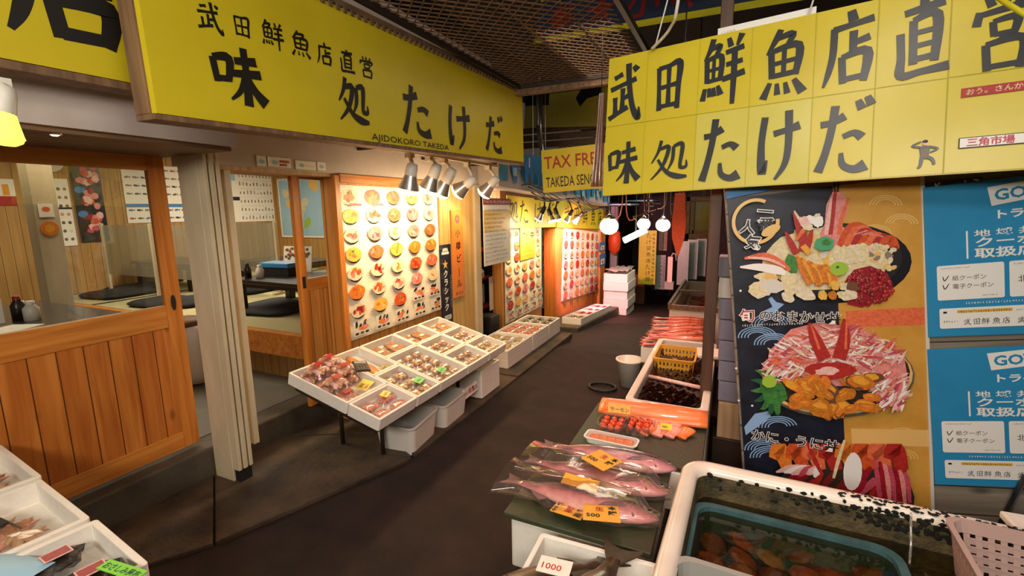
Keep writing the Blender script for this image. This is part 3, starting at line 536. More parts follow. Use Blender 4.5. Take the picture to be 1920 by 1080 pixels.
# blue coupon posters
for n_, (tl, bl, lab) in enumerate((((1731, 352), (1741, 632), 'upper blue coupon poster, above its twin, at the right edge'), ((1739, 655), (1753, 908), 'lower blue coupon poster, just above the grey boards at the right edge'))):
    P0 = MPo @ Vector((0, 0, .017)); Nn = MPo.col[2].to_3d(); A = onplane(*tl, P0, Nn); B = onplane(*bl, P0, Nn); V = (A-B); H = V.length; V.normalize(); U = V.cross(Nn)
    M = frame(B, U, V); Wd = H*.74; c = Canvas(Wd, H, .003); c.base('sky_blue'); s = H
    f = lambda px, py: ((px-1730)/280*s, s-(py-352)/280*s) if n_ == 0 else ((px-1739)/262*s, s-(py-655)/262*s)
    rr = random.Random(4)
    def R4(x0, y0, x1, y1, m): c.rrect(x0*s, y0*s, x1*s, y1*s, .012*s, m)
    c.part('print', 'white lettering, flag and form boxes')
    c.up(); c.poly([(.33*s, .955*s), (.56*s, .975*s), (.60*s, .965*s), (.70*s, .97*s), (.70*s, .87*s), (.6*s, .865*s), (.35*s, .835*s)], 'white'); c.text('GOTO', .365*s, .868*s, .095*s, 'sky_blue', .03, fit=.31*s, rot=3)
    c.text('トラベル', .355*s, .755*s, .062*s, 'white', .03, fit=.32*s); c.rect(.215*s, .51*s, .225*s, .69*s, 'white')
    c.text('地 域 共 通', .255*s, .65*s, .048*s, 'white', .015, fit=.42*s); c.text('クーポン', .255*s, .585*s, .068*s, 'white', .02, fit=.42*s); c.text('取扱店舗', .255*s, .515*s, .068*s, 'white', .025, fit=.43*s)
    R4(.055, .245, .405, .475, 'white'); R4(.43, .245, .72, .475, 'white')
    c.text('紙クーポン', .135*s, .375*s, .036*s, 'ink_soft', .005); c.text('電子クーポン', .135*s, .32*s, .036*s, 'ink_soft', .005)
    for yy in (.375, .32): c.stroke([(.085*s, (yy+.028)*s, .004*s), (.095*s, yy*s, .006*s), (.118*s, (yy+.034)*s, .004*s)], 'ink')
    c.text('北海道', .47*s, .34*s, .05*s, 'ink', 0); c.scribble(.07*s, .452*s, .16*s, .010*s, 'ink_mid', rr); c.scribble(.29*s, .262*s, .08*s, .010*s, 'ink_mid', rr); c.scribble(.45*s, .452*s, .2*s, .010*s, 'ink_mid', rr)
    c.scribble(.2*s, .212*s, .5*s, .015*s, 'white', rr); R4(.06, .055, .73, .19, 'white'); c.rect(.155*s, .155*s, .44*s, .175*s, 'egg'); c.scribble(.16*s, .158*s, .27*s, .013*s, 'ink', rr); c.scribble(.46*s, .155*s, .2*s, .012*s, 'ink_mid', rr)
    c.rect(.08*s, .157*s, .10*s, .17*s, 'ink'); c.scribble(.08*s, .095*s, .08*s, .014*s, 'ink_soft', rr)
    for ch, x in (('武', .185), ('田', .235), ('鮮', .28), ('魚', .335), ('店', .385), ('武', .46), ('田', .51), ('営', .56)): c.brush(ch, x*s, .075*s, .042*s, 'ink', .8)
    c.build('coupon_poster', lab, 'poster', M)
M = MPo @ Matrix.Translation((0, 0, .009)); a = uv(MPo, 1735, 372); b = uv(MPo, 1840, 340); c = Canvas(b[0]-a[0], b[1]-a[1]+.02, .002); c.base('night'); rr = random.Random(9)
for i in range(30): x = rr.uniform(0, .2); c.ell(x, rr.uniform(0, .06), rr.uniform(.004, .012), .004, 'white', rr.uniform(0, 180), 8, .3, rr)
c.build('torn_poster', 'strip of an older black and white poster peeking out above the upper blue poster', 'poster', M @ Matrix.Translation((a[0], a[1], 0)))
c = Canvas(.20, .04, .003); c.base('blue'); a = uv(MPo, 1362, 372); c.build('blue_film', 'crumpled blue film strip above the top left corner of the bowl poster', 'plastic film', MPo @ Matrix.Translation((a[0], a[1]-.004, .008)) @ Matrix.Rotation(rad(5), 4, 'Z'))
# ---------------------------------------------------------------- sliding doors
XD = -2.90
zt, zb = AX(300, 285, XD).z, AX(372, 826, XD).z; yR = AX(372, 826, XD).y; yL = .52
zm1 = AX(330, 572, XD).z; zm0 = AX(335, 600, XD).z
D1 = thing('sliding_door', 'wooden sliding door with clear upper pane and knotty boarded lower half at the left', 'door', (XD, 0, 0))
D1['kind'] = 'structure'; del D1['category']
m = MB(); m.box(-.017, .017, yL, yL+.085, zb, zt); m.build('stile', 'frame_wood', D1, bevel=.003); m = MB(); m.box(-.017, .017, yR-.085, yR, zb, zt); ST1 = m.build('stile', 'frame_wood', D1, bevel=.003)
m = MB(); m.box(-.016, .016, yL+.085, yR-.085, zt-.105, zt); m.build('top_rail', 'rail_wood', D1, bevel=.003)
m = MB(); m.box(-.016, .016, yL+.085, yR-.085, zm0-.03, zm1+.01); m.build('middle_rail', 'rail_wood', D1, bevel=.003)
m = MB(); m.box(-.016, .016, yL+.085, yR-.085, zb, zb+.10); m.build('bottom_rail', 'rail_wood', D1, bevel=.003)
m = MB(); m.box(-.010, .010, yL+.085, yR-.085, zb+.10, zm0-.03); m.build('board_panel', 'door_wood', D1)
m = MB(); m.box(-.003, .003, yL+.085, yR-.085, zm1+.01, zt-.105); m.build('glass_pane', 'glass', D1)
m = MB(); m.prism([(yR-.045+.013*cos(t), zm1+.02+.045*sin(t)) for t in [i*pi/8 for i in range(16)]], .014, .020, M=Matrix(((0, 0, 1, 0), (1, 0, 0, 0), (0, 1, 0, 0), (0, 0, 0, 1)))); m.build('handle', 'black', ST1)
XE = -2.72; yl = AX(541, 323, XE).y; zt2 = AX(541, 323, XE).z + .01; zmid = AX(590, 520, XE).z
D2 = thing('sliding_door', 'wooden sliding door in the middle with half pane, left of the menu board', 'door', (XE, 0, 0)); D2['kind'] = 'structure'; del D2['category']
m = MB(); m.box(-.017, .017, 2.95, 3.02, .2, zt2); m.build('stile', 'frame_wood', D2, bevel=.003); m = MB(); m.box(-.017, .017, yl, yl+.065, .2, zt2); ST2 = m.build('stile', 'frame_wood', D2, bevel=.003)
m = MB(); m.box(-.016, .016, yl+.065, 2.95, zmid-.085, zmid); m.build('middle_rail', 'rail_wood', D2, bevel=.003)
m = MB(); m.box(-.016, .016, yl+.065, 2.95, zt2-.05, zt2); m.build('top_rail', 'rail_wood', D2, bevel=.003)
m = MB(); m.box(-.010, .010, yl+.065, 2.95, .2, zmid-.085); m.build('board_panel', 'panel_wood', D2)
m = MB(); m.box(-.003, .003, yl+.065, 2.95, zmid, zt2-.05); m.build('glass_pane', 'glass', D2)
m = MB(); m.box(.014, .021, yl+.022, yl+.045, zmid-.06, zmid+.02); m.build('handle', 'black', ST2)
for o in (D1, D2): o['category'] = 'door'
# ---------------------------------------------------------------- menu boards
def dish(c, cx, cy, r, rnd, cols, rim='night', ex=1.3):
    c.ell(cx, cy-r*.26, r*.86*ex, r*.80, rim, 0, 14); c.ell(cx, cy-r*.04, r*ex, r*.84, 'ivory' if rnd.random() < .35 else cols[0], 0, 14, .05, rnd)
    for i in range(9):
        a, d = rnd.uniform(0, 6.28), rnd.uniform(.1, .62)*r; c.ell(cx+d*ex*cos(a), cy+d*.75*sin(a), r*rnd.uniform(.25, .5), r*rnd.uniform(.12, .26), rnd.choice(cols), rnd.uniform(0, 180), 9, .15, rnd)
    if rnd.random() < .4: c.ell(cx+rnd.uniform(-.3, .3)*r, cy+.3*r, r*.16, r*.14, rnd.choice(('green', 'wasabi', 'dark_green')), 0, 8, .2, rnd)
PAL = [('orange', 'uni', 'amber', 'deep_orange'), ('deep_orange', 'salmon', 'orange', 'red'), ('egg', 'amber', 'cream', 'orange'), ('pink', 'pale_pink', 'salmon', 'rose'), ('salmon', 'orange', 'deep_orange', 'pink'), ('red', 'crimson', 'deep_orange', 'salmon'), ('cream', 'egg', 'ivory', 'orange')]
def setmeal(c, cx, cy, w_, h, rnd):
    c.rect(cx-w_/2, cy-h/2, cx+w_/2, cy+h/2, 'paper_grey')
    for i in range(5): c.ell(cx+rnd.uniform(-.36, .36)*w_, cy+rnd.uniform(.0, .4)*h, w_*.12, h*.12, ('night', 'black', 'brown')[i % 3], rnd.uniform(0, 90), 8, .15, rnd)
    for i in range(3): c.ell(cx+rnd.uniform(-.25, .25)*w_, cy+rnd.uniform(-.15, .15)*h, w_*.2, h*.13, ('salmon', 'pink', 'orange')[i], rnd.uniform(-30, 30), 10, .1, rnd)
    for i in range(3): c.ell(cx+(i-1)*w_*.3, cy-.34*h, w_*.12, h*.09, ('night', 'brown', 'black')[i], 0, 8)
def menu(M, W, H, cols, rows, seed, label, dark_rows, big_first=False, tint=None):
    rnd = random.Random(seed); c = Canvas(W, H, .008); c.base('paper_cream'); c.part('dish_pictures')
    cw, rh = W/cols, H/(rows+.15)
    for r in range(rows):
        for k in range(cols):
            cx, cy = (k+.42)*cw, H-(r+.56)*rh
            if r >= rows-dark_rows or (r == rows-dark_rows-1 and k >= cols-2 and dark_rows): setmeal(c, cx+.06*cw, cy, cw*.72, rh*.78, rnd)
            elif big_first and r == 0 and k < 2: dish(c, cx, cy, rh*.50, rnd, PAL[1]); c.rect(cx, cy-rh*.5, cx+cw*.5, cy-rh*.36, 'rose')
            else: dish(c, cx, cy, min(rh*.46, cw*.36), rnd, tint or PAL[rnd.randrange(len(PAL))])
    c.part('print')
    for r in range(rows-dark_rows):
        for k in range(cols):
            cx, cy = (k+.42)*cw, H-(r+.56)*rh
            for j in range(3): c.scribble(cx+cw*.33, cy-rh*(.10+.14*j), cw*.16, rh*.075, ('ink_mid', 'ink_mid', 'pink')[j], rnd)
            c.scribble(cx-cw*.3, cy+rh*.42, cw*.36, rh*.06, 'ink_mid', rnd)
    c.rect(.004, H-rh*1.10, W-.004, H-rh*1.095, 'ink_mid') if big_first else None
    return c.build('menu_board', label, 'menu board', M)
def yframe(x, y0, z0, slope=0.0): return frame((x, y0, z0), (0, 1, slope), (0, 0, 1))
a, b = AX(665, 638, -2.55), AX(634, 346, -2.55); e = AX(820, 359, -2.55)
MENU1 = menu(yframe(-2.562, b.y, a.z), e.y-b.y, b.z-a.z, 5, 8, 3, 'large cream menu board of seafood bowl photos behind the front tray stand', 1, True)
a, b, e = AX(947, 610, -2.55), AX(947, 429, -2.55), AX(1016, 430, -2.55)
MENU2 = menu(yframe(-2.562, b.y, a.z), e.y-b.y, b.z-a.z, 5, 8, 11, 'second cream menu board of bowl photos, under the bright yellow sign', 1)
a, b, e = AX(1052, 566, -2.55), AX(1054, 427, -2.55), AX(1122, 441, -2.55)
MENU3 = menu(yframe(-2.562, b.y, a.z, -.085), e.y-b.y, b.z-a.z, 7, 7, 5, 'third menu board, lit pink, in the far stall beside a wooden pillar', 0, False)
# ---------------------------------------------------------------- small signs on the front
def px_sign(x, tl, br, th=.006, plane_y=None):
    A, B = (AX(*tl, x), AX(*br, x)) if plane_y is None else (AY(*tl, plane_y), AY(*br, plane_y))
    if plane_y is None: return yframe(x, A.y, B.z), B.y-A.y, A.z-B.z
    return frame((A.x, plane_y, B.z), (1, 0, 0), (0, 0, 1)), B.x-A.x, A.z-B.z
M, W, H = px_sign(-2.55, (845, 394), (871, 553)); c = Canvas(W, H, .012); c.base('salmon'); MATS['salmon_board'] = mat('salmon_board', 'e5873c', .5, col2='dc7a30', scale=6); c.cur[2][0] = 'salmon_board'; c.part('emblem', 'pink round emblem')
c.ell(W*.5, H*.9, W*.2, W*.2, 'rose'); c.ell(W*.5, H*.9, W*.1, W*.1, 'salmon')
for i, ch in enumerate('小樽ビ|ル'): c.part('character', 'black character'); c.text(ch, W*.5, H*(.70-.145*i), H*.105, 'ink', .012, center=True)
for i, ch in enumerate('醸造所'): c.part('small_character', 'small dark character'); c.text(ch, W*(.25+.25*i), H*.03, H*.04, 'ink_soft', 0, center=True)
c.build('beer_sign', 'narrow orange vertical board with black brush style characters on the pale planks', 'sign', M)
M, W, H = px_sign(-2.552, (824, 460), (849, 603)); c = Canvas(W, H, .010); c.base('navy'); c.part('lettering', 'white lettering, gold star and crown emblem')
c.rect(W*.12, H*.88, W*.8, H*.91, 'white'); [c.poly([(W*(.2+.2*i), H*.915), (W*(.32+.2*i), H*.915), (W*(.26+.2*i), H*.965)], 'white') for i in range(3)]; c.ell(W*.46, H*.94, W*.18, H*.02, 'paper_grey')
c.poly([(W*.43+W*.26*(1 if i % 2 == 0 else .42)*sin(i*pi/5), H*.755+W*.26*(1 if i % 2 == 0 else .42)*cos(i*pi/5)) for i in range(10)], 'egg')
for i, ch in enumerate('クラシック'): c.text(ch, W*.42, H*(.60-.105*i), H*.10, 'white', .03, center=True)
rr = random.Random(2); [c.scribble(W*.80, H*(.2+.03*i), W*.12, H*.02, 'paper_grey', rr) for i in range(14)]; c.rect(W*.15, H*.055, W*.8, H*.115, 'paper_grey'); c.scribble(W*.2, H*.07, W*.5, H*.03, 'navy', rr)
c.build('beer_sign', 'narrow dark navy vertical sign with gold star and white katakana', 'sign', M)
for i, (l, t, r_, b_, lab) in enumerate(((480, 291, 500, 314, 'small white sticker, leftmost of the four above the doorway'), (501, 293, 546, 317, 'white sticker with red characters above the doorway'), (553, 300, 593, 321, 'plain white sticker right of the red lettered one above the doorway'), (594, 303, 611, 322, 'small white sticker, rightmost of the four above the doorway'))):
    M, W, H = px_sign(-2.548, (l, t), (r_, b_)); c = Canvas(W, H, .003); c.base('white'); c.part('print'); c.ell(W*(.3 if i in (1, 2) else .5), H*.5, H*.32, H*.2, 'pale_blue'); c.rect(0, 0, W, H*.08, 'lime')
    if i == 1: [c.rect(W*(.5+.11*k), H*(.2+.32*j), W*(.58+.11*k), H*(.42+.32*j), 'red') for k in range(4) for j in range(2) if k+j < 5 and not (k == 3 and j == 0)]
    if i == 2: c.scribble(W*.45, H*.4, W*.45, H*.12, 'pink', random.Random(3))
    c.build('sticker', lab, 'sticker', M)
M, W, H = px_sign(-2.40, (905, 371), (957, 488)); c = Canvas(W, H, .004); c.base('paper'); c.part('print'); rr = random.Random(8); c.rect(0, H*.9, W, H, 'crimson'); c.scribble(W*.05, H*.93, W*.9, H*.04, 'paper', rr); c.rect(0, H*.5, W, H*.82, 'egg')
for i in range(13): c.scribble(W*.05, H*(.05+.063*i), W*rr.uniform(.6, .88), H*.035, 'ink_soft', rr, .8)
NT = c.build('notice', 'paper notice with red heading and yellow block hanging in the storeroom opening', 'notice', M)
m = MB(); m.tube([(W*.5, H, 0), (W*.5, H+.2, 0)], .003, 6); m.build('hanging_string', 'white', NT)
# yellow fascia signs of the stalls further on
A, B = AX(958, 374, -2.5), AX(1042, 432, -2.5); M = yframe(-2.50, 5.22, 1.36, -.03); W, H = 1.75, .40; c = Canvas(W, H, .012); c.base('yellow_sign'); c.part('lettering')
for ch, x in (('処', .02), ('た', .36), ('け', .86), ('だ', 1.36)): c.part('character', 'black brush character'); c.brush(ch, x, .06, .30, 'ink', 1.0)
c.build('stall_sign', 'bright yellow fascia sign with brush kana over the second menu board', 'sign', M)
M = yframe(-2.50, 7.0, 1.30, -.055); W, H = 2.9, .44; c = Canvas(W, H, .012); c.base('yellow_green'); c.part('lettering')
for ch, x in (('武', .35), ('田', .85), ('鮮', 1.4), ('魚', 1.95), ('店', 2.45)): c.part('character', 'black brush character'); c.brush(ch, x, .06, .32, 'ink', 1.0)
c.build('stall_sign', 'greenish yellow fascia sign over the pink lit menu board', 'sign', M)
M, W, H = px_sign(-2.545, (975, 425), (1003, 482)); c = Canvas(W, H, .004); c.base('yellow_tile'); c.part('lettering'); c.text('準備中', W*.08, H*.62, H*.24, 'ink', .02, fit=W*.84); [c.scribble(W*.1, H*(.08+.13*i), W*.7, H*.05, 'ink_mid', rr) for i in range(4)]
c.build('card', 'yellow closed notice card stuck on the second menu board', 'card', M)
for i, (t, lab) in enumerate(((455, 'small blue notice on the far wooden pillar, upper one'), (478, 'small blue notice on the far wooden pillar, lower one'))):
    M, W, H = px_sign(-2.515, (1124, t), (1135, t+18 if i else t+14)); c = Canvas(W, H, .004); c.base('blue'); c.part('print'); c.rect(W*.2, H*.15, W*.8, H*.6, 'paper'); c.ell(W*.5, H*.35, W*.15, H*.12, 'rose'); c.build('notice', lab, 'notice', M)
# ---------------------------------------------------------------- dining room
def wallpic(name, lab, cat, tl, br, art, x=-7.19, py=None, base='paper'):
    M, W, H = px_sign(x, tl, br) if py is None else px_sign(0, tl, br, plane_y=py); c = Canvas(W, H, .006); c.base(base); c.part('print'); art(c, W, H, random.Random(len(lab))); return c.build(name, lab, cat, M)
def fishchart(c, W, H, r):
    c.rect(0, H*.27, W, H*.33, 'blue')
    for i in range(9):
        for j in range(7):
            if j == 2: continue
            x, y = W*(.06+.11*i), H*(.08+.14*j); c.ell(x, y, W*.035, H*.018, r.choice(('ink_soft', 'rose', 'blue', 'ink_mid', 'ink_grey')), r.uniform(-20, 20), 8); c.poly([(x+W*.03, y), (x+W*.05, y+H*.02), (x+W*.05, y-H*.02)], 'ink_soft')
def drinks(c, W, H, r):
    c.rect(0, H*.8, W*.16, H, 'pale_blue'); c.rect(W*.05, H*.42, W*.22, H*.49, 'navy')
    for i in range(10):
        for j in range(6): x, y = W*(.24+.075*i), H*(.05+.165*j); c.rect(x, y, x+W*.018, y+H*r.uniform(.03, .08), r.choice(('ink_soft', 'ink', 'ink_mid', 'brown'))); c.scribble(x, y+H*.1, W*.04, H*.015, 'ink_mid', r)
def pricelist(c, W, H, r):
    c.rect(0, H*.55, W, H*.58, 'navy')
    for i in range(3):
        for j in range(7): c.ell(W*(.2+.3*i), H*(.1+.125*j), W*.09, H*.025, r.choice(('paper_grey', 'ink_mid', 'pink', 'ink_soft')), 0, 8)
def bowls3(c, W, H, r):
    for j in range(3):
        for i in range(14): c.ell(W*.55+r.uniform(-.3, .3)*W, H*(.85-.3*j)+r.uniform(-.1, .1)*H, W*.14, H*.04, r.choice(('crimson', 'rose', 'pink', 'deep_orange', 'pale_pink')), r.uniform(0, 180), 9, .2, r)
    for j in range(2): c.ell(W*.2, H*(.66-.3*j), W*.18, H*.04, 'blue', 10)
def worldmap(c, W, H, r):
    c.rect(W*.03, H*.03, W*.97, H*.97, 'pale_blue')
    for i in range(9): c.ell(r.uniform(.15, .85)*W, r.uniform(.15, .9)*H, W*r.uniform(.06, .16), H*r.uniform(.05, .12), r.choice(('gold_light', 'lime', 'cream', 'ivory')), r.uniform(0, 180), 10, .3, r)
    for i in range(14): c.rect(W*(.03+.068*i), H*.975, W*(.05+.068*i), H*.99, 'ink_soft')
def beer(c, W, H, r): c.rect(0, 0, W, H*.35, 'red'); [c.rect(W*(.2+.25*i), H*.38, W*(.36+.25*i), H*.8, 'amber') for i in range(3)]
wallpic('price_list', 'white price list with a dark band on the room wall behind the counter', 'price list', (84, 334), (146, 460), pricelist)
wallpic('seafood_poster', 'dark poster of three red seafood bowls on the dining room wall', 'poster', (128, 303), (206, 452), bowls3, base='night')
wallpic('fish_chart', 'white chart of many small fish on the dining room wall', 'chart', (224, 306), (366, 415), fishchart)
wallpic('drinks_chart', 'white chart of small bottles seen through the open doorway', 'chart', (424, 318), (516, 414), drinks)
wallpic('wall_map', 'pale blue map with border seen behind the middle sliding door', 'map', (519, 336), (612, 446), worldmap, py=5.785)
wallpic('wall_map', 'second blue map, narrower, right of the bordered map', 'map', (606, 340), (652, 492), worldmap, py=5.775)
wallpic('beer_poster', 'beer poster with red lower part at the far left of the room', 'poster', (-60, 333), (33, 385), beer)
wallpic('green_card', 'small green card on the room wall below the map', 'card', (578, 500), (600, 522), lambda c, W, H, r: c.ell(W*.5, H*.5, W*.25, H*.3, 'lime'), py=5.78, base='wasabi')
m = MB(); P = AX(92, 301, -7.18); m.lathe([(.13, 0), (.13, .03), (.12, .035), (0, .035)], 24, M=Matrix.Translation((-7.19, P.y, P.z)) @ Matrix.Rotation(pi/2, 4, 'Y')); tag(m.build('wall_clock', 'paper_grey'), 'round pale clock partly hidden at the top of the room wall', 'clock')
P = AZ(115, 575, .2); m = MB(); m.box(-4.93, -4.79, 1.75, 1.90, .2, 2.5); struct(m.build('trim_17', 'beige_post', bevel=.004))
for (t, cx, cl, lab) in ((395, 74, 'paper', 'small white sticker on the cream post of the dining room'), (420, 77, 'orange', 'round orange sticker on the cream post under the white one')):
    P = AX(cx, t, -4.785)
    if cl == 'paper': c = Canvas(.09, .10, .003); c.base('paper'); c.part('print'); c.ell(.045, .06, .025, .02, 'salmon'); c.build('sticker', lab, 'sticker', yframe(-4.785, 1.775, P.z-.05))
    else: c = Canvas(.11, .11, .003); c.ell(.055, .055, .055, .055, 'orange', 0, 20); c.ell(.055, .055, .03, .03, 'amber', 0, 12); c.build('sticker', lab, 'sticker', yframe(-4.783, 1.768, P.z-.09))
K = thing('counter', 'dark grey topped counter just inside the left sliding door', 'counter', (-4.0, 1.0, .2))
m = MB(); m.box(-.75, .45, -.9, .68, .72, .76); m.build('worktop', 'counter_top', K, bevel=.006); m = MB(); m.box(-.70, .38, -.85, .62, 0, .72); m.build('carcass', 'room_planks', K)
def jar(name, lab, x, y, z, r, h, body, cap, group=None):
    t = thing(name, lab, 'bottle' if h > .13 else 'jar', (x, y, z), group=group); m = MB(); m.lathe([(0, 0), (r, 0), (r, h*.62), (r*.55, h*.8), (r*.5, h*.88)], 14); m.build('body', body, t); m = MB(); m.lathe([(r*.56, h*.86), (r*.56, h), (0, h)], 12); m.build('cap', cap, t); return t
jar('soy_bottle', 'dark soy sauce bottle on the counter, left of the white pot', -3.98, 1.30, .96, .035, .15, 'lacquer', 'red_plastic'); jar('spice_jar', 'white condiment pot on the counter beside the soy bottle', -3.90, 1.33, .96, .04, .12, 'white_enamel', 'white'); jar('pickle_jar', 'clear brown jar on the counter behind the soy bottle', -4.04, 1.33, .96, .04, .11, 'brown', 'white')
c = Canvas(.20, .15, .006); c.base('paper'); c.part('print'); rr = random.Random(5); [c.ell(rr.uniform(.03, .17), rr.uniform(.03, .12), .025, .015, ('salmon', 'pink', 'red')[i % 3], 0, 8, .2, rr) for i in range(8)]
c.build('menu_stand', 'small standing menu card on the counter at the left edge', 'menu card', frame((-4.0, 1.03, .965), (.3, 1, 0), (-.2, 0, 1)))
m = MB(); m.box(-.09, .09, -.13, .13, 0, .012); o = m.build('menu_booklet', 'paper', bevel=.003); o.location = (-3.62, 1.12, .965); o.rotation_euler = (0, 0, .5); tag(o, 'white menu booklet lying flat on the counter', 'menu')
R = thing('bottle_rack', 'red and dark rack of sauce bottles at the far left of the room', 'rack', (-5.3, 1.25, .2)); 
for z in (.75, 1.0): m = MB(); m.box(-.15, .15, -.35, .30, z, z+.02); m.build('shelf', 'red_plastic', R)
for a in (-.15, .13):
    for b in (-.35, .28): m = MB(); m.box(a, a+.02, b, b+.02, 0, 1.2); m.build('upright', 'dark_steel', R)
m = MB(); m.box(-.14, .14, -.34, .28, 0, .72); m.build('cabinet', 'dark_brown', R)
B0 = None
for i in range(9):
    x, y, z = -5.25+.04*(i % 2), 1.0+.066*i, 1.221
    B0 = B0 or jar('sauce_bottle', '', x, y, z, .026, .2, 'white_enamel', 'red_plastic'); t = B0 if i == 0 else dup(B0, (x, y, z)); t['label'] = 'white sauce bottle with red cap on the upper shelf of the red rack'; t['group'] = 'sauce bottles on the red rack'
for i in range(6):
    x, y, z = -5.23, 1.02+.09*i, .971; t = jar('seasoning_jar', '', x, y, z, .034, .12, 'crimson', 'white') if i == 0 else dup(J0, (x, y, z)); J0 = t if i == 0 else J0; t['label'] = 'red seasoning jar on the lower shelf of the red rack'; t['group'] = 'seasoning jars on the red rack'
# raised tatami platform with low tables, cushions, clear screens
m = MB(); m.box(-7.19, -3.02, 2.68, 4.66, .2, .605, 0); m.box(-7.19, -3.87, 4.66, 5.78, .2, .605, 0); m.box(-7.19, -3.0, 2.53, 2.68, .45, .642, 1); struct(m.build('trim_18', ['room_planks', 'rail_wood'], bevel=.005))
for i, (a, b, e, d) in enumerate(((-7.18, -6.14, 2.58, 5.77), (-6.13, -5.1, 2.58, 5.77), (-5.09, -4.08, 2.58, 5.77), (-4.07, -3.02, 2.58, 3.5), (-4.07, -3.02, 3.52, 4.65))):
    m = MB(); m.box(a, b, e, d, .605, .65); m.box(a, a+.03, e, d, .65, .653, 1); m.box(b-.03, b, e, d, .65, .653, 1); struct(m.build('floor.%03d' % (i+2), ['tatami', 'tatami_edge'], bevel=.003))
def low_table(lab, x, y, w_, d, rz=0, h=.34):
    t = thing('low_table', lab, 'table', (x, y, .653), rz); m = MB(); m.box(-w_/2, w_/2, -d/2, d/2, h-.035, h); m.build('tabletop', 'lacquer', t, bevel=.006); m = MB(); m.box(-w_/2+.06, w_/2-.06, -d/2+.06, d/2-.06, h-.08, h-.035); m.build('apron', 'lacquer', t)
    for sx in (-1, 1):
        for sy in (-1, 1): m = MB(); x0, y0 = sx*(w_/2-.07), sy*(d/2-.07); m.box(x0-.035, x0+.035, y0-.035, y0+.035, 0, h-.035); m.build('leg', 'lacquer', t, bevel=.004)
    return t
low_table('black low table with blue box on it, seen through the open doorway', -3.70, 3.15, 1.05, .68); low_table('black low table behind the clear screens, far left of the platform', -6.5, 3.75, 1.2, .6); low_table('dark low table against the room side wall, behind the other two', -5.2, 4.25, 1.2, .6)
def cushion(lab, x, y, rz=0, w_=.5):
    m = MB(); n = 20
    P = [((abs(cos(2*pi*i/n))**.45)*math.copysign(1, cos(2*pi*i/n))*w_/2, (abs(sin(2*pi*i/n))**.45)*math.copysign(1, sin(2*pi*i/n))*w_/2) for i in range(n)]
    m.loft([[(px*s_, py*s_, z) for px, py in P] for s_, z in ((.9, 0), (1, .02), (1, .035), (.86, .055), (.4, .065))]); o = m.build('floor_cushion', 'cushion'); o.location = (x, y, .654); o.rotation_euler = (0, 0, rz); return tag(o, lab, 'cushion')
for lab, px, py, w_ in (('black floor cushion in front of the clear screen posts', 225, 552, .62), ('black floor cushion at the edge of the platform, right of the screen', 305, 568, .5), ('black floor cushion partly hidden behind the beige post', 358, 568, .5), ('large black floor cushion at the front of the low table in the doorway', 525, 577, .72), ('black floor cushion behind the low table in the doorway', 470, 545, .5), ('black floor cushion under the room wall, left of the first screen', 150, 530, .6)):
    P = AZ(px, py, .66); P.x = max(P.x, -6.8); P.y = min(max(P.y, 2.85), 4.3); cushion(lab, P.x, P.y, .1, w_)
def screen(lab, x, y, w_, rz):
    t = thing('clear_screen', lab, 'screen', (x, y, .653), rz); m = MB(); m.box(-w_/2, w_/2, -.003, .003, .24, .82); m.build('acrylic_panel', 'acrylic', t)
    for s_ in (-1, 1): m = MB(); m.box(s_*w_/2-.018, s_*w_/2+.018, -.015, .015, .02, .84); m.box(s_*w_/2-.02, s_*w_/2+.02, -.10, .10, 0, .02); m.build('post', 'beige_post', t, bevel=.003)
    return t
for lab, px, py, w_ in (('clear screen with cream posts on the tatami, left of the cushion', -6.30, 3.06, .98), ('clear screen with cream posts standing beside the first one, half behind the post', -5.42, 3.08, .66), ('wide clear screen seen through the doorway behind the low table', -5.2, 3.80, .86)):
    screen(lab, px, py, w_, .0)
T = .653+.34
t = thing('tissue_box', 'black box with bright blue lid on the low table', 'box', (-3.98, 3.20, T), .1); m = MB(); m.box(-.17, .17, -.09, .09, 0, .075); m.build('body', 'black', t, bevel=.004); m = MB(); m.box(-.18, .18, -.1, .1, .075, .125); m.build('lid', 'blue_plastic', t, bevel=.01)
c = Canvas(.36, .26, .008); c.base('paper'); c.part('print'); rr = random.Random(12); [c.ell(rr.uniform(.03, .33), rr.uniform(.12, .24), .02, .016, ('ink', 'brown', 'salmon', 'ink_soft')[i % 4], 0, 8, .2, rr) for i in range(30)]; c.build('menu_stand', 'standing menu card with many small photos on the low table', 'menu card', frame((-4.20, 3.40, T), (1, .1, 0), (0, .15, 1)))
jar('soy_bottle', 'small dark soy bottle on the low table beside the white pot', -4.10, 2.93, T, .03, .14, 'lacquer', 'black'); jar('spice_jar', 'white pot on the low table left of the blue lidded box', -4.00, 2.98, T, .035, .12, 'white_enamel', 'paper_grey')
P = AZ(362, 735, .2); t = thing('stool', 'brown topped stool draped with a white plastic bag behind the beige post', 'stool', (P.x-.25, P.y+.10, .2)); m = MB(); m.lathe([(0, .50), (.17, .50), (.18, .52), (.17, .545), (0, .55)], 20); m.build('seat', 'brown', t); m = MB(); rr = random.Random(3); m.loft([[((.15+.03*sin(5*a)+.02*z)*cos(a)+.02, (.15+.03*sin(5*a+z*9))*sin(a), z) for a in [i*2*pi/20 for i in range(20)]] for z in (.02, .12, .25, .4, .5)]); m.build('bag_cover', 'white', t); m = MB(); 
for a in (-1, 1):
    for b in (-1, 1): m = MB(); m.cyl((.1*a, .1*b, 0), (.08*a, .08*b, .5), .015); m.build('leg', 'dark_steel', t)

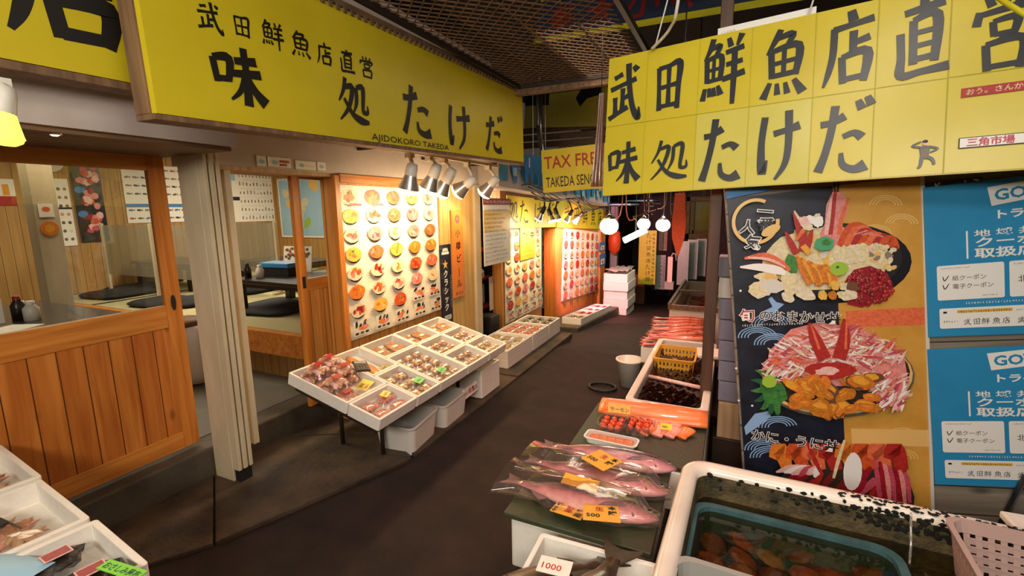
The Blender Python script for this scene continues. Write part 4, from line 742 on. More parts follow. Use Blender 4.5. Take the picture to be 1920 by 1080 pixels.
P = AZ(150, 243, 1.905); P.x = min(P.x, -2.36); t = thing('downlight', 'tiny round downlight set in the soffit over the left sliding door', 'light', P); m = MB(); m.lathe([(.022, 0), (.022, -.006), (.016, -.006)], 16); m.build('bezel', 'steel', t); m = MB(); m.lathe([(.016, -.004), (.008, -.009), (0, -.010)], 16); m.build('lens', 'bulb_glow', t)
# ---------------------------------------------------------------- spot lamps
def spot_lamp(lab, head, sock, hang, group=None, body='white_enamel', s=1.0, power=14, tgt=None, glow='bulb_glow', angle=95):
    head, sock, hang = Vector(head), Vector(sock), Vector(hang); d = (head-sock).normalized(); t = thing('spot_lamp', lab, 'lamp', hang, group=group); L = lambda p: Vector(p)-hang
    m = MB(); m.tube([L(hang), L(hang)*.5+L(sock-d*.05*s)*.5, L(sock-d*.04*s)], .012*s, 8); m.box(-.02*s, .02*s, -.02*s, .02*s, -.02, .02); m.build('bracket', body if body == 'white_enamel' else 'black', t)
    q = d.to_track_quat('Z', 'Y').to_matrix().to_4x4(); A = Matrix.Translation(L(sock)) @ q; l = (head-sock).length
    m = MB(); m.lathe([(0, -.055*s), (.028*s, -.05*s), (.034*s, -.02*s), (.036*s, .05*s), (.03*s, .06*s)], 16, M=A); m.build('socket', body, t)
    A2 = Matrix.Translation(L(head)) @ q; m = MB(); m.lathe([(.022*s, -.105*s), (.028*s, -.085*s), (.045*s, -.03*s), (.060*s, .012*s), (.062*s, .016*s), (.057*s, .012*s)], 24, M=A2); m.build('reflector_bulb', 'chrome', t)
    m = MB(); m.lathe([(.060*s, .014*s), (.056*s, .030*s), (.040*s, .042*s), (0, .048*s)], 20, M=A2); m.build('bulb_face', glow, t)
    if power:
        l = bpy.data.lights.new('lamp_beam', 'SPOT'); l.energy = power; l.color = (1, .66, .34); l.spot_size = rad(angle); l.spot_blend = .7; l.shadow_soft_size = .05
        o = bpy.data.objects.new('lamp_beam', l); COL.objects.link(o); p = head + d*.085*s; o.location = p; o.rotation_euler = ((Vector(tgt)-p) if tgt else d).to_track_quat('-Z', 'Y').to_euler()
        l2 = bpy.data.lights.new('lamp_spill', 'POINT'); l2.energy = power*.14; l2.color = (1, .72, .42); l2.shadow_soft_size = .04; o2 = bpy.data.objects.new('lamp_spill', l2); COL.objects.link(o2); o2.location = p
    return t
XL = -2.16; n5 = ('leftmost of the five clip spot lamps under the yellow sign', 'second from the left of the five clip spot lamps under the yellow sign', 'middle one of the five clip spot lamps under the yellow sign', 'fourth from the left of the five clip spot lamps under the yellow sign', 'rightmost of the five clip spot lamps under the yellow sign')
for i, (h, s_, g, tg) in enumerate((((767, 350), (771, 324), (768, 293), (-2.3, 2.6, .8)), ((805, 349), (815, 323), (805, 298), (-2.5, 2.9, 1.2)), ((828, 356), (842, 330), (832, 302), (-1.95, 2.9, .5)), ((863, 356), (880, 343), (876, 306), (-2.0, 3.3, .5)), ((911, 358), (924, 343), (915, 310), (-2.4, 3.8, .9)))):
    S_ = AX(*s_, XL); spot_lamp(n5[i], AY(*h, S_.y), S_, Vector((XL-.06, AX(*g, XL-.06).y, 2.0)), 'spot lamps over the front tray stand', s=1.3, power=19, tgt=tg, angle=150)
for i, (h, s_, g) in enumerate((((1011, 409), (1019, 393), (1020, 372)), ((1034, 412), (1030, 398), (1033, 375)), ((1046, 410), (1042, 396), (1046, 378)), ((1063, 413), (1071, 398), (1066, 376)), ((1079, 415), (1090, 402), (1084, 380)))):
    x = -2.2; S_ = AX(*s_, x); spot_lamp('small black bodied spot lamp, %s of the row over the far menu boards' % ('first', 'second', 'third', 'fourth', 'last')[i], AY(*h, S_.y), S_, AX(*g, x-.05), 'spot lamps over the far boards', 'black', .85, (50, 8, 16, 6, 0)[i], (-2.5, 5.9, .6) if i == 0 else (-2.3, 7.0, .2), angle=130)
m = MB(); m.box(XL-.075, XL-.045, 2.7, 4.45, 2.015, 2.04); tag(m.build('lamp_rail', 'white_enamel'), 'white rail under the long yellow sign from which the five spot lamps hang', 'rail')
for y in (2.8, 3.6, 4.4): m = MB(); m.box(-2.56, XL-.05, y-.012, y+.012, 2.04, 2.06); tag(m.build('rail_arm', 'dark_steel'), 'dark arm from the lintel to the white lamp rail, %s' % {2.8: 'near end', 3.6: 'middle', 4.4: 'far end'}[y], 'bracket')
l = bpy.data.lights.new('pink_lamp_beam', 'SPOT'); l.energy = 520; l.color = (1, .26, .34); l.spot_size = rad(100); l.spot_blend = .6; l.shadow_soft_size = .05; o = bpy.data.objects.new('pink_lamp_beam', l); COL.objects.link(o); o.location = AX(1079, 418, -2.15); o.rotation_euler = (Vector((-2.55, 8.4, .5))-o.location).to_track_quat('-Z', 'Y').to_euler()
mat('bulb_green', 'cfd86a', .1, emit=1.6, emcol='c8cf5a', coat=.5)
t = spot_lamp('big white clip lamp with greenish bulb at the left edge', AX(2, 246, -1.95), AX(6, 190, -1.95), AX(4, 160, -2.02), None, s=.85, power=6, tgt=(-2.3, .75, .7), glow='bulb_green')
for ch in t.children:
    if ch.name.startswith('reflector'): ch.data.materials[0] = MATS['bulb_green']
# ---------------------------------------------------------------- styrofoam trays and packets of the left stand
def fishmat(name, belly, mid, back, h, spot=None, rough=.28, coat=.5, sc=55):
    """skin graded from belly to back across the fish's own height, with speckles on the back"""
    m = bpy.data.materials.new(name); m.use_nodes = True; MATS[name] = m; nt = m.node_tree; L = nt.links.new; N = nt.nodes.new; b = nt.nodes['Principled BSDF']
    b.inputs['Roughness'].default_value = rough; b.inputs['Coat Weight'].default_value = coat; b.inputs['Coat Roughness'].default_value = .15
    tc = N('ShaderNodeTexCoord'); sp = N('ShaderNodeSeparateXYZ'); L(tc.outputs['Object'], sp.inputs[0]); n = N('ShaderNodeTexNoise'); n.inputs['Scale'].default_value = 30; L(tc.outputs['Object'], n.inputs['Vector'])
    mr = N('ShaderNodeMapRange'); mr.inputs['From Min'].default_value = -h; mr.inputs['From Max'].default_value = h; L(sp.outputs['Y'], mr.inputs['Value'])
    ad = N('ShaderNodeMath'); ad.operation = 'MULTIPLY_ADD'; ad.inputs[1].default_value = .3; L(n.outputs['Fac'], ad.inputs[0]); L(mr.outputs[0], ad.inputs[2])
    rp = N('ShaderNodeValToRGB'); e = rp.color_ramp.elements; e[0].position = .18; e[1].position = .78; e[0].color = lin(belly); e[1].color = lin(back); k = e.new(.45); k.color = lin(mid); L(ad.outputs[0], rp.inputs[0])
    v = N('ShaderNodeTexVoronoi'); v.inputs['Scale'].default_value = sc; L(tc.outputs['Object'], v.inputs['Vector']); sr = N('ShaderNodeValToRGB'); sr.color_ramp.elements[0].position = .10; sr.color_ramp.elements[1].position = .22; sr.color_ramp.elements[0].color = (.8, .8, .8, 1); sr.color_ramp.elements[1].color = (0, 0, 0, 1); L(v.outputs['Distance'], sr.inputs[0])
    mu = N('ShaderNodeMath'); mu.operation = 'MULTIPLY'; L(sr.outputs[0], mu.inputs[0]); L(mr.outputs[0], mu.inputs[1])
    mx = N('ShaderNodeMixRGB'); L(mu.outputs[0], mx.inputs[0]); L(rp.outputs[0], mx.inputs[1]); mx.inputs[2].default_value = lin(spot or back); L(mx.outputs[0], b.inputs['Base Color'])
    v2 = N('ShaderNodeTexVoronoi'); v2.inputs['Scale'].default_value = 160; L(tc.outputs['Object'], v2.inputs['Vector']); bn = N('ShaderNodeBump'); bn.inputs['Strength'].default_value = .12; L(v2.outputs['Distance'], bn.inputs['Height']); L(bn.outputs[0], b.inputs['Normal'])
    return m
mat('squid', 'c8864e', .45, col2='a3652f', scale=30, coat=.3); mat('squid_pale', 'dfb88a', .45, col2='bf8d58', scale=30, coat=.3); mat('dried_brown', 'a8743a', .5, col2='7f5222', scale=40, coat=.2)
mat('roe_pink', 'e8aa92', .35, col2='d58068', scale=50, coat=.3); mat('scallop_dry', 'd9c39a', .5, col2='b8945e', scale=30); mat('fillet_dry', 'd08a3c', .4, col2='b46c24', scale=20, coat=.3)
mat('shrimp', 'eca08a', .4, col2='de7c62', scale=40); mat('greens', '6f8f4a', .5, col2='c9a05a', scale=20); mat('seaweed', '15140f', .4, bump=.4, bscale=60)
mat('card_green', '4fc05a', .5); mat('card_yellow', 'f0cf3a', .5); mat('lime_tape', '7fd63a', .45); mat('card_orange', 'f0b23e', .5, col2='e8a636', scale=20); mat('price_white', 'efe6d8', .5)
def rpts(w_, d, r, n=4):
    P = []
    for cx, cy, a in ((w_/2-r, -d/2+r, -90), (w_/2-r, d/2-r, 0), (-w_/2+r, d/2-r, 90), (-w_/2+r, -d/2+r, 180)):
        P += [(cx+r*cos(rad(a+90*t/n)), cy+r*sin(rad(a+90*t/n))) for t in range(n+1)]
    return P
def open_box(mb, w_, d, h, t, r=.012, taper=0.0, m=0, floor_t=None, lip=0):
    """tray or tub with rounded corners, centred, bottom at z=0"""
    O = lambda k, z, q=0: [(x*(1-taper*(1-z/h)) * (1+q), y*(1-taper*(1-z/h)) * (1+q), z) for x, y in rpts(w_-2*k, d-2*k, max(r-k*.5, .003))]
    f = floor_t or t; rings = [O(0, 0), O(0, h-lip if lip else h*.999)]
    if lip: rings += [O(-lip, h-lip), O(-lip, h)]
    rings += [O(t, h), O(t, f)]
    mb.loft(rings, m, True, False); return mb
def styro(name, lab, w_, d, h, M, group=None, t=.016, m='styrofoam', cat='tray'):
    mb = MB(); open_box(mb, w_, d, h, t, .012); o = mb.build(name, m, bevel=.003); o.matrix_world = M; return tag(o, lab, cat, group)
def packet(name, lab, cat, w_, d, h, food, n, seed, label=None, size=(.03, .012, .01), filmm='wrap'):
    """clear packet: food pieces inside a crinkled pillow of film, with a small label"""
    r = random.Random(seed); t = thing(name, lab, cat); mb = MB()
    for i in range(n):
        k0 = max(size[0], size[1])*1.15; x, y = r.uniform(-1, 1)*max(w_*.5-k0, .004), r.uniform(-1, 1)*max(d*.5-k0, .004); A = Matrix.Translation((x, y, max(h*r.uniform(.3, .65), size[2]*1.7+.004))) @ Euler((r.uniform(-.2, .2), r.uniform(-.12, .12), r.uniform(0, 3.1))).to_matrix().to_4x4(); k = r.uniform(.9, 1.4)
        mb.ell((0, 0, 0), (size[0]*k, size[1]*k, size[2]*k), 8, 5, r.randrange(len(food)), A, .12, r)
    mb.build('contents', list(food), t)
    if filmm:
        mb = MB(); w_ *= .98; d *= .98; f = lambda u, v: (w_*(u-.5), d*(v-.5), .002 + (h*1.05*(16*u*(1-u)*v*(1-v))**.35 if 0 < u < 1 and 0 < v < 1 else 0)*r.uniform(.82, 1.12))
        mb.grid(9, 7, f); mb.build('wrapper', filmm, t)
    if label:
        mb = MB(); s = .18*w_; mb.box(-s, s, -s*.5, s*.5, h*1.15, h*1.15+.001); mb.build('label', label, t)
    return t
def spread(proto, spots, base, label, group, rnd, tilt=.08):
    """first spot takes the packet itself, the others copies with their own parts"""
    for i, (x, y, z, a) in enumerate(spots):
        M = base @ Matrix.Translation((x, y, z)) @ Euler((rnd.uniform(-tilt, tilt)*.25, rnd.uniform(-tilt, tilt)*.25, a)).to_matrix().to_4x4()
        if i == 0: proto.matrix_world = M; proto['label'] = label; proto['group'] = group
        else: dup(proto, label=label, group=group, M=M)
def card(name, lab, w_, h, base, ink, lines, M, cat='price card', rot=0, brush=None):
    c = Canvas(w_, h, .002); c.base(base); c.part('lettering')
    for ch, x, y, s, m in (brush or []): c.brush(ch, x*w_, y*h, s*h, m, .8)
    for body, x, y, s, m in lines: c.text(body, x*w_, y*h, s*h, m, .01)
    return c.build(name, lab, cat, M @ Matrix.Rotation(rot, 4, 'Z') @ Matrix.Translation((-w_/2, -h/2, 0)))
rnd = random.Random(21)
BT = frame((-1.72, 1.92, .45), (0, 1, 0), (-.70, 0, .18)); TD = .075
ST = thing('display_stand', 'dark steel folding stand carrying the sloping white trays of dried seafood', 'stand', (-2.07, 2.74, 0))
m = MB(); A = Matrix.Translation((2.07, -2.74, 0)) @ BT
m.box(.04, 1.60, .04, .69, -TD-.05, -TD-.004, M=A); m.build('top_frame', 'dark_steel', ST)
for lx in (.32, 1.26):
    for ly in (.26, .62): m = MB(); p = A @ Vector((lx, ly, -TD-.02)); m.cyl(p, (p.x, p.y, 0), .014, n=8); m.build('leg', 'dark_steel', ST)
m = MB(); a, b = A @ Vector((.32, .26, -.25)), A @ Vector((1.26, .26, -.25)); m.cyl(a, b, .010, n=8); m.build('crossbar', 'dark_steel', ST)
TR = [('A', 0, .35, .24, .72, 'white foam tray at the left end heaped with bags'), ('B', 0, .35, 0, .235, 'white foam tray at the front left corner with pink dried shrimp'), ('C', .355, .61, .36, .72, 'white foam tray with two orange dried fillets, back row'), ('D', .355, .61, 0, .355, 'white foam tray of pale dried scallops, front row'),
      ('E', .615, .98, .48, .72, 'white foam tray of flat brown packets, third from the left in the back row'), ('F', .615, .98, 0, .475, 'large white foam tray of dried squid strips, middle of the front row'), ('G', .985, 1.32, .48, .72, 'white foam tray of flat brown packets, fourth from the left in the back row'),
      ('H', .985, 1.32, .24, .475, 'white foam tray of brown fish packets between the back and front rows'), ('I', .985, 1.32, 0, .235, 'white foam tray of brown packets with foil, fourth along the front'), ('J', 1.325, 1.64, .48, .72, 'white foam tray of flat brown packets in the far back corner'),
      ('K', 1.325, 1.64, .24, .475, 'white foam tray of squid packets, far end of the middle row'), ('L', 1.325, 1.64, 0, .235, 'white foam tray of pale brown packets at the far front corner')]
TM = {}
for k_, x0, x1, y0, y1, lab in TR:
    M = BT @ Matrix.Translation(((x0+x1)/2, (y0+y1)/2, -TD)); TM[k_] = M; styro('foam_tray', lab, x1-x0, y1-y0, TD, M, 'foam trays on the front stand')
def gridspots(nx, ny, w_, d, z, a=0, j=.04): return [((i-(nx-1)/2)*w_/nx + rnd.uniform(-.002, .002), (k-(ny-1)/2)*d/ny + rnd.uniform(-.002, .002), z, a+rnd.uniform(-j, j)) for k in range(ny) for i in range(nx)]
p = packet('snack_bag', '', 'bag', .15, .135, .05, ('roe_pink', 'squid_pale', 'pale_pink'), 34, 1, None, (.024, .012, .011), 'bag_film'); m = MB(); m.box(-.03, .03, -.018, .018, .060, .063); m.build('label', 'red', p)
spread(p, [(-.08, .15, .019, .03), (.08, .15, .019, -.04), (-.08, .0, .019, .05), (.08, .0, .019, .02), (-.08, -.15, .019, -.03), (-.06, .12, .083, .3), (.06, .02, .083, -.2), (-.085, -.06, .083, .1), (.07, .16, .083, .15)], TM['A'], 'clear bag of pinkish dried seafood with red label heaped in the left end tray', 'bags heaped in the left end tray', rnd, .2)
p = packet('shrimp_packet', '', 'packet', .14, .09, .03, ('shrimp', 'roe_pink'), 60, 2, None, (.014, .007, .006)); spread(p, gridspots(2, 2, .31, .2, .018), TM['B'], 'packet of small pink dried shrimp in the front left corner tray', 'shrimp packets in the corner tray', rnd)
for i, (x, y, a) in enumerate(((-.01, .085, .1), (.0, -.065, .0))):
    m = MB(); m.loft([[(s_*.09*cos(t)*(1+.1*sin(3*t+i)), s_*.036*sin(t), z) for t in [j*2*pi/18 for j in range(18)]] for s_, z in ((.9, 0), (1, .006), (.95, .013), (.5, .016))]); o = m.build('dried_fillet', 'fillet_dry'); o.matrix_world = TM['C'] @ Matrix.Translation((x, y, .018)) @ Matrix.Rotation(a+1.2, 4, 'Z'); tag(o, ('orange dried fillet at the back of the two fillet tray', 'orange dried fillet at the front of the two fillet tray')[i], 'fish fillet')
p = packet('scallop_packet', '', 'packet', .10, .095, .032, ('scallop_dry', 'squid_pale', 'dried_brown'), 26, 3, 'price_white', (.018, .014, .010)); spread(p, gridspots(2, 3, .23, .31, .018), TM['D'], 'packet of pale dried scallops in the front row tray', 'scallop packets in the front row tray', rnd)
def tray_packs(k_, food, nx, ny, w_, d, h, seed, lab, grp, n=22, size=(.03, .011, .007), lb='price_white'):
    p = packet('dried_fish_packet', '', 'packet', w_, d, h, food, n, seed, lb, size); X = [q for q in TR if q[0] == k_][0]; spread(p, gridspots(nx, ny, X[2]-X[1]-.045, X[4]-X[3]-.045, .018), TM[k_], lab, grp, rnd, .06)
tray_packs('E', ('dried_brown', 'squid'), 2, 1, .150, .175, .022, 4, 'flat brown packet with white label, third tray of the back row', 'brown packets in the third back tray', 60, (.028, .020, .006))
tray_packs('G', ('dried_brown',), 2, 1, .14, .17, .022, 5, 'flat brown packet with white label, fourth tray of the back row', 'brown packets in the fourth back tray', 60, (.028, .020, .006))
tray_packs('J', ('dried_brown', 'squid'), 2, 1, .13, .17, .022, 6, 'flat brown packet with white label in the far back corner tray', 'brown packets in the far back tray', 60, (.028, .020, .006))
tray_packs('F', ('squid', 'squid_pale'), 3, 5, .10, .085, .03, 7, 'packet of dried squid strips in the large middle front tray', 'squid packets in the large front tray')
tray_packs('H', ('squid', 'dried_brown', 'squid_pale'), 3, 2, .09, .09, .03, 8, 'packet of brown dried fish in the tray between back and front rows', 'fish packets in the middle row tray')
tray_packs('I', ('dried_brown', 'squid_pale'), 3, 2, .09, .09, .03, 9, 'packet of brown strips with pale label, fourth tray along the front', 'strip packets in the fourth front tray')
tray_packs('K', ('squid_pale', 'squid'), 3, 2, .085, .09, .03, 10, 'packet of squid in the far end tray of the middle row', 'squid packets in the far middle tray')
tray_packs('L', ('scallop_dry', 'squid_pale'), 3, 2, .085, .09, .03, 11, 'packet of pale brown strips in the far front corner tray', 'pale packets in the far front tray')
def on(k_, x, y, z=.06): return TM[k_] @ Matrix.Translation((x, y, z))
card('price_card', 'yellow price card lying on the bags at the left end of the trays', .12, .075, 'card_yellow', 'ink', [('特売', .1, .5, .36, 'ink'), ('500円', .1, .1, .32, 'red')], on('A', .07, -.15, .065), rot=.3)
card('price_card', 'small yellow price card on the pink shrimp packets', .07, .05, 'card_yellow', 'ink', [('350円', .08, .3, .4, 'ink')], on('B', .07, .05, .07), rot=.3)
card('price_card', 'green price card on the pale scallop packets', .08, .06, 'card_green', 'ink', [('1000', .1, .3, .45, 'dark_green')], on('D', .05, -.05, .075), rot=.2)
card('price_card', 'green price card on the dried squid packets in the large front tray', .075, .055, 'card_green', 'ink', [('600円', .08, .3, .4, 'dark_green')], on('F', -.02, -.13, .075), rot=.2)
card('price_card', 'pale green price card beside the two orange fillets', .08, .05, 'greens', 'ink', [('800円', .08, .3, .4, 'ink')], on('C', .06, -.12, .05), rot=.3)
def calculator(lab, M, w_=.09, h=.13):
    t = thing('calculator', lab, 'calculator', M=M); m = MB(); m.box(-w_/2, w_/2, -h/2, h/2, 0, .012); m.build('body', 'charcoal', t, bevel=.003); m = MB(); m.box(-w_*.4, w_*.4, h*.24, h*.42, .012, .0135); m.build('display', 'grey_plastic', t)
    for i in range(4):
        for j in range(4): m = MB(); x, y = (-.3+.2*i)*w_, (-.4+.16*j)*h; m.box(x-w_*.075, x+w_*.075, y-h*.05, y+h*.05, .012, .016); m.build('key', 'ink_soft', t)
    return t
calculator('black calculator lying on the bags beside the yellow card at the left end tray', on('A', .105, -.075, .145) @ Matrix.Rotation(-.6, 4, 'Z'))
# tubs and boxes under and beside the stand
def tub(lab, x, y, rz, w_=.30, d=.36, h=.20):
    t = thing('storage_tub', lab, 'tub', (x, y, 0), rz); m = MB(); open_box(m, w_, d, h, .006, .04, .14, lip=.008); m.build('body', 'plastic_white', t); return t
tub('grey white plastic tub on the kerb under the tray stand, nearer one', -1.97, 2.47, .12); tub('grey white plastic tub on the kerb under the tray stand, farther one', -1.96, 2.865, .05)
styro('foam_box', 'white foam box on the ground under the far end of the tray stand', .38, .34, .24, Matrix.Translation((-2.02, 3.46, .028)), cat='box')
c = Canvas(.24, .075, .01); c.base('price_white'); c.part('lettering'); c.text('小樽産', .03, .02, .05, 'red', .01); c.text('直送', .15, .02, .04, 'ink', .01); c.build('label_board', 'white label board with dark marks leaning under the tray stand', 'sign', frame((-1.84, 3.02, .12), (-.05, 1, 0), (-.2, 0, 1)))
# second group of boxes on the ground
def goods(tl, M, w_, d, food, n, seed, size, lab, grp, nm='packet', cat='packet', nx=3, ny=2, h=.03):
    p = packet(nm, '', cat, w_/nx*.92, d/ny*.92, h, food, n, seed, None, size); spread(p, gridspots(nx, ny, w_, d, 0), M, lab, grp, rnd)
for i, (y0, y1, food, lab) in enumerate(((4.05, 4.68, ('roe_pink', 'greens', 'scallop_dry'), 'nearer'), (4.70, 5.20, ('salmon', 'greens', 'pink'), 'middle'), (5.22, 5.62, ('seaweed', 'ink_soft', 'greens'), 'farther'))):
    zz = flo(y1)
    for k in range(2): styro('foam_box', 'white foam box before the second menu board, %s stack, %s one' % (lab, ('lower', 'upper')[k]),   .46, y1-y0, .09, Matrix.Translation((-2.18, (y0+y1)/2, .028+.091*k)), 'foam boxes before the second menu', cat='box')
    goods(0, Matrix.Translation((-2.18, (y0+y1)/2, .178)), .40, y1-y0-.06, food, 14, 30+i, (.035, .012, .010), 'packet of %s in the %s foam box before the second menu' % (('pale pink and green food', 'orange and green food', 'dark seaweed')[i], lab), 'packets in the %s foam box' % lab)
# third group on the sloping concrete ledge
for i in range(4):
    y = 6.75+.47*i; SL = Matrix.Translation((-2.09, y, -.088-.083*(y-6.3)+.003)) @ Matrix.Rotation(-.083, 4, 'X'); od = ('first', 'second', 'third', 'last')[i]; styro('foam_box', 'low white foam box on the far concrete ledge, %s from the viewer' % od, .30, .46, .10, SL, 'foam boxes on the far ledge', cat='box')
    goods(0, SL @ Matrix.Translation((0, 0, .055)), .25, .40, (('seaweed', 'ink_mid'), ('crimson', 'dark_red'), ('crimson', 'rose'), ('dark_red', 'crimson'))[i], 12, 40+i, (.03, .014, .010), 'pack of %s in the %s foam box on the far ledge' % (('dark shellfish', 'deep red fish', 'rosy fish', 'dark red fish')[i], od), 'packs in far ledge box %s' % od, nx=2, ny=2)
for i in range(5):
    yy = 9.35; z0 = flo(9.0)+.005 - .0; styro('foam_box', 'white foam box of the tall stack beside the far wooden pillar, %s' % ('bottom one', 'second from the bottom', 'middle one', 'second from the top', 'top one')[i], .46+.02*(i % 2), .78, .165, Matrix.Translation((-2.0+.01*(i % 2), yy+.02*((i*7) % 3), z0-.04+.166*i)), 'stacked foam boxes by the far pillar', cat='box')
m = MB(); rr = random.Random(6); m.grid(8, 8, lambda u, v: (.44*(u-.5), .7*(v-.5), .02+.06*rr.random())); o = m.build('plastic_sheet', 'grey_plastic', solid=.004); o.location = (-2.0, 9.37, flo(9.0)-.03+.83); tag(o, 'crumpled grey plastic sheet on the tall stack of foam boxes', 'plastic sheet')
# trays at the lower left corner
PT = thing('display_stand', 'dark low table under the foam trays in the lower left corner', 'table', (-2.2, .45, 0)); m = MB(); m.box(-1.0, .62, -.28, .22, .48, .515); m.build('tabletop', 'dark_brown', PT)
for a in (-.9, .55):
    for b in (-.22, .16): m = MB(); m.cyl((a, b, 0), (a, b, .48), .02, n=8); m.build('leg', 'dark_steel', PT)
def slot(x, y, rz, z=.517): return Matrix.Translation((x, y, z)) @ Matrix.Rotation(rz, 4, 'Z')
LM = [slot(-2.62, .50, -.10), slot(-2.12, .44, -.10), slot(-1.68, .40, -.12)]
for M, w_, lab in zip(LM, (.50, .46, .38), ('white foam tray at the left edge, farthest of the three in the lower left corner', 'white foam tray with calculator and flat brown pack, middle of the lower left three', 'white foam tray with black seaweed packs and green label, lower left corner')):
    styro('foam_tray', lab, w_, .54, .10, M, 'foam trays in the lower left corner', .02)
p = packet('dried_fish_packet', '', 'packet', .26, .16, .035, ('roe_pink', 'squid', 'squid_pale'), 26, 51, None, (.06, .010, .008)); m = MB(); m.box(-.06, .02, .015, .022, .040, .041); m.build('label', 'night', p); spread(p, [(.06, .12, .045, .15)], LM[1], 'flat pack of orange brown dried strips beside the calculator', 'packs in the lower left trays', rnd)
dup(p, label='pack of brown strips in the leftmost tray at the left edge', group='packs in the lower left trays', M=LM[0] @ Matrix.Translation((.08, .14, .045)))
calculator('dark calculator in the middle foam tray at the lower left', LM[1] @ Matrix.Translation((-.05, .02, .085)) @ Matrix.Rotation(.15, 4, 'Z'), .15, .20)
p = packet('seaweed_pack', '', 'packet', .155, .30, .035, ('seaweed', 'black'), 24, 52, None, (.05, .03, .012)); m = MB(); m.box(-.024, .024, .02, .085, .052, .054, 0); m.box(-.020, .020, .024, .081, .054, .0545, 1); m.build('label', ['pale_pink', 'crimson'], p); spread(p, [(.082, .12, .05, -.03)], LM[2], 'black seaweed pack with red label, right one in the corner tray', 'seaweed packs in the corner tray', rnd, .03)
dup(p, label='black seaweed pack with red label, left one beside the pale blue pack', group='seaweed packs in the corner tray', M=LM[2] @ Matrix.Translation((-.082, .09, .05)) @ Matrix.Rotation(.03, 4, 'Z'))
c = Canvas(.15, .036, .003); c.base('lime_tape'); c.part('lettering'); c.text('おさしみ昆布', .008, .008, .024, 'dark_green', .02, fit=.135); c.build('label_strip', 'lime green label strip with dark lettering on the front of the corner tray', 'label', Matrix.Translation(AZ(180, 1066, .635)) @ Matrix.Rotation(.12, 4, 'Z'))
t = thing('snack_bag', 'pale blue pack with picture of dried fish in the corner tray', 'bag', M=LM[2] @ Matrix.Translation((-.115, -.02, .09)) @ Matrix.Rotation(.3, 4, 'Z')); m = MB(); m.grid(8, 8, lambda u, v: (.20*(u-.5), .26*(v-.5), .002+.03*(16*u*(1-u)*v*(1-v))**.4)); m.build('pouch', 'pale_blue', t); m = MB(); m.add([(.085*cos(a)*(1+.15*sin(3*a)), .06*sin(a)-.03, .0345) for a in [i*2*pi/20 for i in range(20)]], [tuple(range(20))]); m.build('picture', 'fillet_dry', t); cc = Canvas(.14, .03, .001); cc.text('北海道産', -.07, -.06, .034, 'ink', .01); b = cc.parts[0][1]
for v in b.v: v.z += .034
b.build('lettering', cc.parts[0][2], t)
# ---------------------------------------------------------------- seafood stall on the right
fishmat('salmon_skin', 'f5c8bc', 'cf8c90', '3e3d48', .076, '1f1d22', .22, .7); fishmat('red_fish_skin', 'f0a48a', 'e0603c', 'b93a26', .05, 'a02a1c'); fishmat('rock_fish_skin', '9a7a56', '5a4430', '2e231b', .10, '1c1510', .35, .4, 40)
mat('fin', '8a6a68', .4, col2='6a5055', scale=30); mat('fin_dark', '33281f', .4, col2='4a3a2a', scale=30); mat('fin_red', 'd0583a', .4); mat('eye_white', '9a8c70', .2); mat('eye_black', '0d0c0c', .1)
mat('salmon_meat', 'ee6d2c', .35, col2='f58f4e', scale=9, stretch=(1, 9, 1), ramp=(.4, .62), coat=.4); mat('salmon_pink', 'f08a72', .35, col2='f5b09c', scale=14, stretch=(1, 6, 1), coat=.4); mat('roe_red', 'e2552a', .3, col2='c23a1a', scale=40, coat=.5); mat('cut_edge', '5a1c10', .4)
mat('shell_brown', '8a5230', .55, col2='5c3420', scale=20, bump=.5, bscale=40); mat('shell_orange', 'b5642c', .5, col2='8a4620', scale=18, bump=.5, bscale=40); mat('shell_pale', 'b9a078', .55, col2='8a7048', scale=18, bump=.4, bscale=40); mat('whelk_pink', 'b88f86', .45, col2='8f6a66', scale=30, bump=.5, bscale=60); mat('crab_dark', '5a1f1a', .35, col2='2a1414', scale=14, bump=.3, bscale=50, coat=.4)
mat('freezer_pink', 'e6d4c4', .4, col2='dcc8b6', scale=3); mat('brick_lilac', '8d8898', .6, col2='77727f', scale=6)
